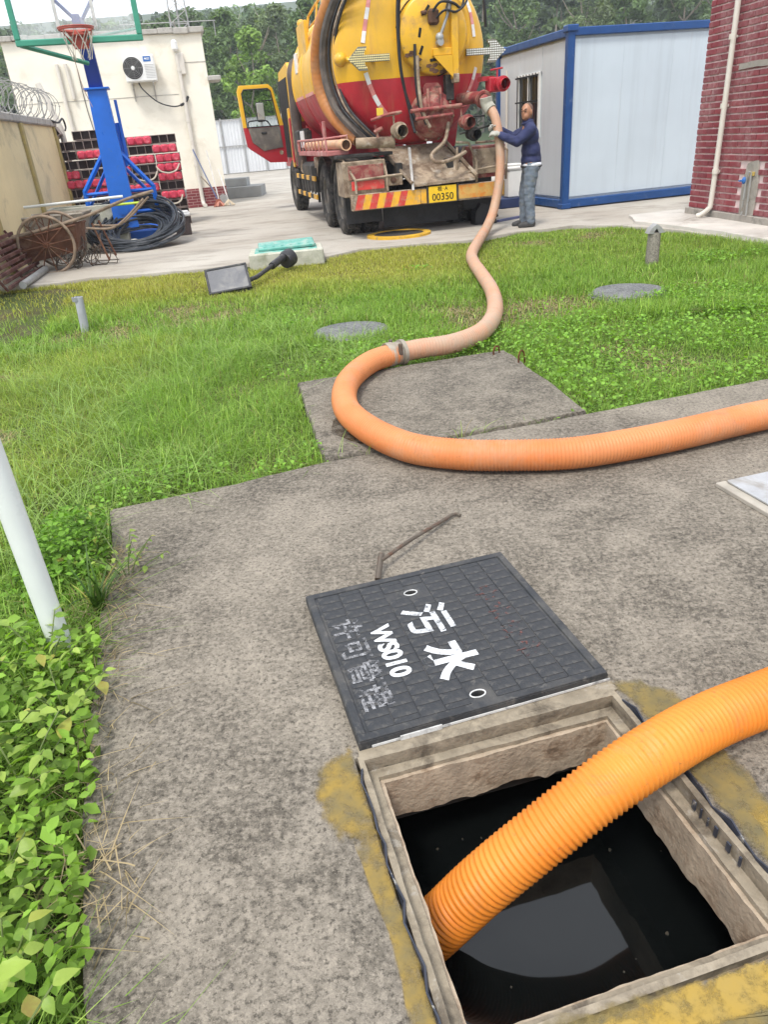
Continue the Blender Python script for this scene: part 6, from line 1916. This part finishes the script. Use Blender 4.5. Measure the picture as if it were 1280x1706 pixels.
# big boom hose draped over the tank's left side
mb = MB(); S_ = smoothpath([(-.55, .5, 3.95), (-.95, .75, 3.55), (-1.24, 1.15, 3.05), (-1.33, 1.40, 2.62), (-1.32, 1.45, 2.2), (-1.22, 1.3, 1.85), (-1.02, 1.0, 1.55), (-.9, .8, 1.42)], .02)
mb.tube(S_, [.115 + .0018 * math.sin(i * 1.57) for i in range(len(S_))], 18); mb.build('boom_hose', m_hose('boom_hose_orange', (.44, .15, .03), (.46, .20, .06), (.25, .14, .075), .14), tk, 60)
M_BOOM2 = pm('grimy_grey_hose', (.085, .072, .062), .7, var=.3, scale=5, bump=.2, bscale=40, dirt=((.17, .13, .10), .48, .68, 5))
for dx, dy, r, m_ in ((.02, -.22, .075, M_BOOM2), (.07, -.40, .024, M_BLACK), (.11, -.48, .02, M_DUSTY), (.13, -.56, .02, M_BLACK)):
    mb = MB(); S_ = smoothpath([(-.62 + dx, .5 + dy, 3.95), (-.98 + dx, .75 + dy, 3.5), (-1.23 + dx, 1.15 + dy, 3.0), (-1.30 + dx, 1.35 + dy, 2.6), (-1.28 + dx, 1.35 + dy, 2.2), (-1.18 + dx, 1.2 + dy, 1.85), (-.98 + dx, .95 + dy, 1.56), (-.82 + dx, .9 + dy, 1.40)], .05)
    mb.tube(S_, r, 8); mb.build('side_hose', m_, tk)
mb = MB(); mb.sphere((-1.13, .62, 2.50), (.10, .12, .095), 16, 10); mb.cyl((-1.13, .62, 2.5), (-.98, .55, 2.48), .04, n=10); mb.build('marker_boss', M_YEL, tk)
# things on the tank's left flank
mb = MB(); mb.box((-1.10, 4.1, 3.14), (.06, .95, .52), .01, Matrix.Identity(4)); o = mb.build('side_plate', M_YEL, tk)
mb = MB(); mb.box((-1.18, 4.7, 2.82), (.05, .24, .34), .01); mb.build('side_sticker', M_REFW, tk)
for k, (y0, y1) in enumerate([(2.0, 2.85), (3.1, 4.0), (4.3, 5.2)]):
    mb = MB(); mb.box((-1.172, (y0 + y1) / 2, 2.225), (.012, y1 - y0, .055)); mb.build('reflective_tape', M_REFR, tk, 0)
mb = MB(); mb.tube([(-.86, 5.0, 3.30), (-.80, 5.0, 3.62), (-.72, 4.5, 3.75), (-.72, 2.4, 3.80), (-.78, 2.2, 3.35)], .024, 8); mb.tube([(-.78, 5.0, 3.45), (-.74, 2.3, 3.58)], .018, 6)
for y in (3.1, 3.7, 4.3): mb.tube([(-.80, y, 3.36), (-.72, y, 3.77)], .018, 6)
mb.build('top_rail', M_YEL, tk)
mb = MB(); mb.cyl((-.93, 5.15, 3.2), (-.93, 5.15, 3.5), .06, n=12); mb.sphere((-.93, 5.15, 3.52), .085, 12, 8); mb.build('vent_cap', M_YEL, tk)
for y in (1.6, 3.3, 5.0):
    for s in (-1, 1):
        mb = MB(); mb.prism([(s * .55, 1.02), (s * .95, 1.02), (s * 1.08, 1.75), (s * .6, 1.40)], y - .03, y + .03, Matrix(((1, 0, 0, 0), (0, 0, 1, 0), (0, 1, 0, 0), (0, 0, 0, 1)))); mb.build('saddle', M_RED, tk, 0)
mb = MB(); mb.box((-1.14, 2.55, 1.52), (.05, .12, .46), .008); mb.build('rack_stay', M_PINK, tk)

# chassis
for s in (-1, 1):
    mb = MB(); mb.box((s * .42, 4.4, .92), (.10, 8.4, .26), .01); mb.build('chassis_rail', M_CHAS, tk)
mb = MB()
for y in (.6, 1.8, 3.6, 5.2, 7.0):
    mb = MB(); mb.box((0, y, .9), (.74, .10, .18)); mb.build('cross_member', M_CHAS, tk)
for y in (1.15, 2.5, 7.0):
    mb = MB(); mb.cyl((-1.0, y, .54), (1.0, y, .54), .10, n=12); mb.sphere((0, y, .54), (.26, .24, .24), 14, 8); mb.build('axle', M_CHAS, tk)


def wheel_meshes(w):
    r = .535
    mb = MB(); prof = [(.30, -w / 2 + .03), (.34, -w / 2), (.46, -w / 2), (.515, -w / 2 + .02), (r, -w / 2 + .05), (r, w / 2 - .05), (.515, w / 2 - .02), (.46, w / 2), (.34, w / 2), (.30, w / 2 - .03)]
    mb.lathe(prof, 48)
    for k in range(48):     # tread lugs
        a_ = 2 * PI * k / 48
        for s in (-1, 1): mb.box((0, 0, 0), (.03, .036, w * .30), .004, Matrix.Rotation(a_ + s * .03, 4, 'Z') @ Matrix.Translation((r + .004, 0, s * w * .22)))
    ty = mb.mesh('tyre', M_TYRE, 40)
    mb = MB(); mb.lathe([(.302, -w / 2 + .03), (.29, -w / 2 + .035), (.285, -w / 2 + .12), (.20, -w / 2 + .16), (.13, -w / 2 + .14), (.11, -w / 2 + .05), (0, -w / 2 + .05)], 32); mb.lathe([(.302, -w / 2 + .03), (.302, w / 2 - .03), (.2, w / 2 - .1), (0, w / 2 - .1)], 32)
    for k in range(10): mb.cyl((.165 * math.cos(k * .628), .165 * math.sin(k * .628), -w / 2 + .155), (.165 * math.cos(k * .628), .165 * math.sin(k * .628), -w / 2 + .115), .016, n=6)
    return ty, mb.mesh('rim', M_RIMG, 35)


TYM, RMM = wheel_meshes(.29)
for y, duals in ((1.15, True), (2.52, True), (7.0, False)):
    for s in (-1, 1):
        for x in ((1.105, .79) if duals else (1.08,)):
            w_ = inst(TYM, 'wheel', tk, Matrix.Translation((s * x, y, .54)) @ Matrix.Rotation(s * PI / 2, 4, 'Y') @ Matrix.Rotation(PI, 4, 'X'))
            inst(RMM, 'rim', w_)
for s in (-1, 1):
    for y0, y1 in ((.55, 1.78), (1.9, 3.15)):
        mb = MB(); S_ = [((y0 + y1) / 2 + .66 * math.cos(a_), .56 + .62 * math.sin(a_)) for a_ in np.linspace(.35, PI - .35, 11)]
        vs = [(s * .70, y, z) for y, z in S_] + [(s * 1.25, y, z) for y, z in S_] + [(s * .70, y, z + .02) for y, z in S_] + [(s * 1.25, y, z + .02) for y, z in S_]
        n_ = len(S_); mb.add(vs, [(i, i + 1, n_ + i + 1, n_ + i) for i in range(n_ - 1)] + [(2 * n_ + i, 3 * n_ + i, 3 * n_ + i + 1, 2 * n_ + i + 1) for i in range(n_ - 1)] + [(n_ + i, n_ + i + 1, 3 * n_ + i + 1, 3 * n_ + i) for i in range(n_ - 1)])
        mb.build('mudguard', M_CHAS, tk)
mb = MB(); mb.box((0, .56, .35), (1.3, .02, .5), .005); mb.build('mud_flap_and_shade', M_BLACK, tk)  # black sheet between the wheels, added to deepen the shade under the tail
mb = MB(); mb.box((-.98, .50, .46), (.6, .02, .5), .005); mb.build('mud_flap_and_shade', M_BLACK, tk)
mb = MB(); mb.box((.98, .50, .50), (.5, .02, .5), .005); mb.build('mud_flap_and_shade', M_BLACK, tk)
# left flank between the axles: fuel tank, box, striped guard rails
mb = MB(); mb.box((-1.0, 4.55, .80), (.46, 1.3, .55), .06); mb.build('fuel_tank', M_CHAS, tk)
mb = MB(); mb.box((-1.0, 3.45, 1.0), (.40, .5, .36), .02); mb.build('battery_box', M_DUSTY, tk)
mb = MB(); mb.box((-1.12, 5.2, 1.45), (.3, .5, .45), .03); mb.tube([(-1.1, 5.0, 1.7), (-1.1, 5.0, 1.5)], .08, 10); mb.build('pump_unit', M_CHAS, tk)
mb = MB(); mb.box((-1.24, 4.6, 1.5), (.03, .4, .3), .005, Matrix.Rotation(.0, 4, 'Z')); mb.build('white_flap', M_REFW, tk)
for z in (.80, .47):
    for k in range(7):
        mb = MB(); mb.box((-1.25, 3.6 + k * .36, z), (.035, .355, .085), .005); mb.build('guard_rail', (M_CHY, M_CHAS)[k % 2], tk)
for y in (3.5, 4.8, 6.0):
    mb = MB(); mb.box((-1.2, y, .68), (.05, .06, .62), .006); mb.build('rail_post', M_CHAS, tk)
for k, y in enumerate((3.7, 4.1, 4.5, 4.9, 5.3)):
    mb = MB(); mb.box((-1.235, y, .64), (.012, .22, .24), .003); mb.build('guard_slat', M_CHAS, tk)

# cab
CY0, CY1 = 6.15, 8.35
cabp = [(CY0, .95), (CY1 - .05, .95), (CY1, 1.5), (CY1 - .28, 2.62), (CY1 - .5, 2.92), (CY0 + .25, 3.0), (CY0, 2.85)]
Mc = Matrix(((0, 0, 1, 0), (1, 0, 0, 0), (0, 1, 0, 0), (0, 0, 0, 1)))
t = NT('cab_paint'); xyz = t.sep(); isy = t.math('GREATER_THAN', xyz[2], 1.86)
col = t.mix(isy, t.mix(t.noise(3, 4), dim(RED, .8), dim(RED, 1.2)), t.mix(t.noise(3, 4), dim(YEL, .85), dim(YEL, 1.1)))
col = t.mix(t.math('MULTIPLY', t.ramp(t.noise(3, 7, .7), [(.5, 0.0), (.75, 1.0)]), .4), col, (.34, .2, .1))
M_CAB = t.fin(col, .4, 0, None, .45)
mb = MB(); mb.prism([(y, z) for y, z in cabp], -1.16, 1.16, Mc); mb.build('cab', M_CAB, tk, 0)
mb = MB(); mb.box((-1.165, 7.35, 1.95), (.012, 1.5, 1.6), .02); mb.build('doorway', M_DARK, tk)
mb = MB(); mb.box((-1.10, 6.25, 2.0), (.16, .22, 1.7), .05); mb.box((0, 6.2, 2.93), (2.2, .3, .12), .05); mb.build('cab_pillar', M_YEL, tk)
mb = MB(); mb.box((0, 6.14, 2.35), (1.7, .012, .7), .05); mb.build('rear_window', M_GLASSD, tk)
mb = MB(); mb.tube(smoothpath([(-1.1, 5.95, .95), (-1.12, 5.95, 1.6), (-1.12, 5.95, 2.5), (-1.10, 6.0, 2.78), (-1.0, 6.1, 2.95), (-.8, 6.2, 2.98)], .06), .105, 14); mb.build('air_intake', pm('intake_brown', (.07, .05, .04), .6, var=.3, scale=4, bump=.2, bscale=20), tk)
mb = MB(); mb.tube([(-1.2, 6.2, 1.0), (-1.2, 6.2, 2.1), (-1.16, 6.25, 2.5)], .016, 6); mb.tube(smoothpath([(-1.15, 5.6, 1.1), (-1.2, 5.5, .9), (-1.15, 5.3, .85)], .05), .018, 6); mb.build('grab_rail', M_DUSTY, tk)
mb = MB(); mb.box((-1.05, 6.5, .72), (.35, .6, .4), .04); mb.build('cab_step', M_CHAS, tk)
mb = MB(); mb.box((-1.19, 6.62, 1.55), (.04, .22, 1.2), .02); mb.build('door_jamb', M_YEL, tk)
mb = MB(); mb.box((-1.21, 6.45, 1.5), (.03, .16, .9), .02); mb.build('jamb_panel', M_RED, tk)
# open door: hinged at the front, swung out to the left
dr = bpy.data.objects.new('door', None); COL.objects.link(dr); dr.parent = tk
dr.location = (-1.20, 7.78, 1.05); dr.rotation_euler = (0, 0, R_(6))
# door local: x to the left (outwards) negative, z up, thin in y; seen from behind (-y face is the inside)
outer = [(0, .0), (-.42, .02), (-.86, .33), (-.93, .40), (-.97, .80), (-1.0, 1.55), (-.94, 1.66), (-.25, 1.66), (-.16, 1.58), (0, .82)]
wind = [(-.11, .80), (-.88, .80), (-.90, 1.5), (-.85, 1.57), (-.27, 1.57), (-.22, 1.52)]
Mdp = Matrix.Rotation(PI / 2, 4, 'X')
sh = slab_mesh('door_shell', outer, [wind[::-1]], -.035, .035, M_CAB, .006)
t = NT('door_paint'); xyz = t.sep('Generated'); 
M_DOOR = t.fin(t.mix(t.math('GREATER_THAN', xyz[1], .48), RED, YEL), .4, 0, None, .45)
sh.data.materials.clear(); sh.data.materials.append(M_DOOR)
sh.parent = dr; sh.matrix_local = Mdp
lin = slab_mesh('door_lining', [(-.07, .33), (-.55, .28), (-.80, .48), (-.86, .78), (-.10, .78)], [], .036, .06, pm('door_trim_grey', (.13, .115, .10), .75, var=.2, scale=5, bump=.2, dirt=((.22, .19, .15), .5, .68, 5)), .01)
lin.parent = dr; lin.matrix_local = Mdp
M_TGLASS = bpy.data.materials.new('door_glass'); M_TGLASS.use_nodes = True
b_ = M_TGLASS.node_tree.nodes['Principled BSDF']; b_.inputs['Transmission Weight'].default_value = 1; b_.inputs['IOR'].default_value = 1.02; b_.inputs['Roughness'].default_value = .03; b_.inputs['Base Color'].default_value = (.62, .66, .64, 1)
gl = MB(); gl.prism(wind, -.004, .004); g_ = gl.build('pane', M_TGLASS, dr, 0); g_.matrix_local = Mdp
mb = MB(); mb.tube([(x, -.04, z) for x, z in wind], .016, 6, closed=True); mb.build('window_seal', M_BLACK, dr)
mb = MB(); mb.tube(smoothpath([(-.85, -.06, .82), (-.82, -.10, .92), (-.45, -.12, .92), (-.35, -.10, .84), (-.32, -.06, .80)], .03), .016, 7); mb.box((-.5, -.066, .66), (.13, .02, .05), .01); mb.build('pull_handle', M_BLACK, dr)
mb = MB(); mb.lathe([(.05, 0), (.05, .01), (.03, .014), (0, .014)], 14, axis((-.13, -.036, .22), (0, -1, 0))); mb.build('door_speaker', M_DUSTY, dr)
# mirror arm beyond the window
mb = MB(); mb.tube([(-.1, .3, 1.35), (-.42, .42, 1.35), (-.42, .42, .9)], .016, 6); mb.box((-.42, .44, 1.12), (.20, .08, .42), .03); mb.build('door_mirror', M_CHAS, dr)
mb = MB(); mb.box((-.42, .39, 1.12), (.17, .02, .38), .008); mb.build('mirror_glass', M_REFW, dr)

# ------------------------------------------------------------------ the man holding the hose
def remesh(name, balls, mat, parent, vox=.012, smooth=4, wrinkle=0.0):
    """fuse tapered capsules and ellipsoids into one continuous surface"""
    mb = MB()
    for b in balls:
        if b[0] == 'e': mb.sphere(b[1], b[2], 20, 14)
        else:
            S = [Vector(p) for p in b[1]]; rr = b[2]
            pts = []; rad = []
            for i in range(len(S) - 1):
                for j in range(6):
                    f_ = j / 6; pts.append(S[i].lerp(S[i + 1], f_)); rad.append(rr[i] + (rr[i + 1] - rr[i]) * f_)
            pts.append(S[-1]); rad.append(rr[-1])
            mb.tube(pts, rad, 14)
            mb.sphere(S[0], rr[0], 14, 10); mb.sphere(S[-1], rr[-1], 14, 10)
            for i in range(1, len(S) - 1): mb.sphere(S[i], rr[i], 14, 10)
    me = bpy.data.meshes.new(name); me.from_pydata(mb.v, [], mb.f)
    o = bpy.data.objects.new(name, me); COL.objects.link(o)
    md = o.modifiers.new('r', 'REMESH'); md.mode = 'VOXEL'; md.voxel_size = vox
    ms = o.modifiers.new('s', 'SMOOTH'); ms.factor = .5; ms.iterations = smooth
    dg = bpy.context.evaluated_depsgraph_get()
    m2 = bpy.data.meshes.new_from_object(o.evaluated_get(dg))
    bpy.data.objects.remove(o); bpy.data.meshes.remove(me)
    if wrinkle:
        m2.update()
        no = [v.normal.copy() for v in m2.vertices]
        for v, n_ in zip(m2.vertices, no):
            p = v.co
            w_ = mnoise.noise(Vector((p.x * 9, p.y * 9, p.z * 16))) + .6 * mnoise.noise(Vector((p.x * 22, p.y * 22, p.z * 34)))
            v.co = p + n_ * wrinkle * w_
    m2.materials.clear()
    for m in (mat if isinstance(mat, list) else [mat]): m2.materials.append(m)
    m2.polygons.foreach_set('use_smooth', [True] * len(m2.polygons))
    m2.name = name
    r_ = bpy.data.objects.new(name, m2); COL.objects.link(r_); r_.parent = parent
    return r_


M_SKIN = pm('skin', (.36, .17, .095), .5, var=.12, scale=14, bump=.05, bscale=90)
M_JACK = pm('navy_jacket', (.022, .028, .085), .8, var=.25, scale=9, bump=.25, bscale=70)
M_JEAN = pm('grey_jeans', (.135, .165, .205), .85, var=.3, scale=12, bump=.3, bscale=80, dirt=((.2, .21, .21), .5, .68, 10))
M_SHOE = pm('dark_shoe', (.05, .048, .048), .7, var=.25, scale=16, bump=.15)
M_SHIRT = pm('white_shirt', (.66, .68, .72), .85, var=.06, scale=10, bump=.15)
M_GLOVE = pm('work_glove', (.36, .35, .31), .9, var=.2, scale=16, bump=.3, bscale=60)
M_EYE = pm('eye_dark', (.02, .015, .012), .3, var=.1, scale=20, bump=0)
man = thing('person', 'person in navy jacket and grey jeans holding the hose with both gloved hands', 'person', (2.66, 12.12, 0), R_(-4))
# local frame: faces -x (towards the truck), camera side is -y
HS = (-.50, 0, 1.40)
legs = [('c', [(.03, -.105, .90), (.0, -.115, .50), (.035, -.12, .11)], [.098, .072, .054]), ('c', [(.03, .105, .90), (-.035, .12, .50), (-.03, .13, .11)], [.098, .072, .054]), ('e', (.035, 0, .93), (.135, .175, .12))]
body = remesh('body', legs + [('c', [(.03, 0, .95), (.02, 0, 1.2), (.0, 0, 1.38)], [.11, .12, .10]), ('c', [(.0, -.17, 1.36), (.0, .17, 1.36)], [.06, .06]),
    ('c', [(-.005, 0, 1.36), (-.03, 0, 1.5)], [.058, .054]),
    ('e', (-.035, -.01, 1.605), (.084, .084, .108)), ('e', (-.055, -.04, 1.545), (.058, .06, .06)), ('e', (-.078, -.062, 1.515), (.028, .028, .022)),
    ('e', (-.098, -.088, 1.583), (.015, .015, .022)), ('e', (-.09, -.075, 1.625), (.032, .032, .012)), ('e', (.03, -.072, 1.588), (.014, .014, .032)), ('e', (-.09, .045, 1.588), (.014, .014, .03)), ('e', (-.085, -.075, 1.545), (.022, .022, .008)),
    ('c', [(0, -.19, 1.36), (-.20, -.19, 1.22), (-.46, -.11, 1.33)], [.05, .042, .032]), ('c', [(0, .19, 1.36), (-.22, .17, 1.28), (-.46, .08, 1.42)], [.05, .042, .032])], M_SKIN, man, .011, 3)
for ex_, ey_ in ((-.068, -.095), (-.112, -.052)):
    mb = MB(); mb.sphere((ex_, ey_, 1.607), (.010, .010, .006), 8, 6); mb.build('eye', M_EYE, man)
    mb = MB(); mb.tube([(ex_ - .018, ey_ + .016, 1.634), (ex_ + .018, ey_ - .016, 1.636)], .006, 5); mb.build('eyebrow', M_EYE, man)
remesh('stubble_hair', [('e', (-.022, .004, 1.632), (.084, .083, .088)), ('e', (-.0, .012, 1.56), (.06, .06, .07))], pm('cropped_hair', (.13, .075, .052), .8, var=.2, scale=30, bump=.3, bscale=120), man, .012, 3)
remesh('jacket', [('c', [(.045, 0, .90), (.045, 0, 1.0)], [.15, .15]), ('e', (.04, 0, .95), (.155, .205, .10)), ('e', (.035, 0, 1.08), (.145, .205, .17)), ('e', (.015, 0, 1.27), (.14, .215, .17)), ('c', [(.0, -.16, 1.375), (.0, .16, 1.375)], [.085, .085]),
    ('c', [(.0, -.20, 1.36), (-.20, -.205, 1.215), (-.43, -.125, 1.315)], [.088, .072, .054]), ('c', [(.0, .19, 1.36), (-.22, .18, 1.27), (-.43, .09, 1.40)], [.088, .072, .054]), ('c', [(-.0, -.03, 1.42), (-.02, 0, 1.46)], [.085, .075])], M_JACK, man, .013, 3, .007)
mb = MB(); mb.tube([(-.02 + .075 * math.cos(a_), .075 * math.sin(a_), 1.465 + .02 * math.cos(a_)) for a_ in np.linspace(0, 2 * PI, 21)[:-1]], .018, 8, closed=True); mb.build('collar', M_JACK, man)
remesh('shirt_hem', [('e', (.05, -.03, .885), (.15, .19, .06))], M_SHIRT, man, .014, 2, .004)
remesh('trousers', [('c', [(.04, -.10, .86), (.005, -.115, .50), (.035, -.12, .09)], [.115, .09, .072]), ('c', [(.04, .10, .86), (-.03, .12, .50), (-.03, .13, .09)], [.115, .09, .072]), ('e', (.045, 0, .84), (.148, .19, .09))], M_JEAN, man, .012, 2, .009)
mb = MB(); mb.tube([(.045 + .150 * math.cos(a_), .188 * math.sin(a_), .865) for a_ in np.linspace(0, 2 * PI, 31)[:-1]], .016, 6, closed=True); mb.build('belt', M_BLACK, man)
for s, x0, y0 in ((-1, .03, -.125), (1, -.035, .135)):
    remesh('shoe', [('c', [(x0 + .04, y0, .045), (x0 - .09, y0, .042), (x0 - .16, y0, .032)], [.045, .047, .034]), ('e', (x0 + .03, y0, .07), (.05, .045, .06)), ('e', (x0 - .06, y0, .014), (.14, .047, .016))], M_SHOE, man, .01, 2)


def hand(c, fwd, up, side):
    """glove with palm, four curled fingers and a thumb; fwd = wrist to knuckles, up = back of hand"""
    c = Vector(c); f_ = Vector(fwd).normalized(); u_ = Vector(up).normalized(); s_ = f_.cross(u_).normalized() * side
    L = [('c', [c - f_ * .05, c], [.034, .036]), ('c', [c + s_ * .02, c + s_ * .02 + f_ * .055], [.026, .024]), ('c', [c - s_ * .02, c - s_ * .02 + f_ * .055], [.026, .024])]
    for k, (o_, ln) in enumerate(((.036, .072), (.013, .082), (-.011, .078), (-.033, .062))):
        k0 = c + s_ * o_ + f_ * .06; k1 = k0 + f_ * ln * .4 - u_ * .010; k2 = k1 + f_ * ln * .2 - u_ * ln * .38; k3 = k2 - f_ * ln * .22 - u_ * ln * .22
        L.append(('c', [k0, k1, k2, k3], [.0125, .012, .011, .010]))
    t0 = c + s_ * .034 - f_ * .01; t1 = t0 + s_ * .03 + f_ * .03 - u_ * .015; t2 = t1 + f_ * .035 - u_ * .025
    L.append(('c', [t0, t1, t2], [.017, .0145, .012]))
    return L


remesh('glove', hand((-.50, -.10, 1.345), (-.8, .45, .15), (-.1, -.5, .6), 1), M_GLOVE, man, .007, 2)
remesh('glove', hand((-.50, .075, 1.43), (-.85, -.3, .2), (-.2, .5, .7), -1), M_GLOVE, man, .007, 2)

# ------------------------------------------------------------------ hazy air over the valley
t = bpy.data.materials.new('haze_air'); t.use_nodes = True
t.node_tree.nodes.remove(t.node_tree.nodes['Principled BSDF'])
pv_ = t.node_tree.nodes.new('ShaderNodeVolumePrincipled')
pv_.inputs['Color'].default_value = (.86, .90, .96, 1); pv_.inputs['Density'].default_value = .0012; pv_.inputs['Anisotropy'].default_value = .2
t.node_tree.links.new(pv_.outputs['Volume'], t.node_tree.nodes['Material Output'].inputs['Volume'])
mb = MB(); mb.box((0, 85, 21), (420, 520, 48)); o = mb.build('haze', t, None, 0)
tag(o, 'pale humid haze hanging over the yard and hillside', 'haze', kind='stuff')
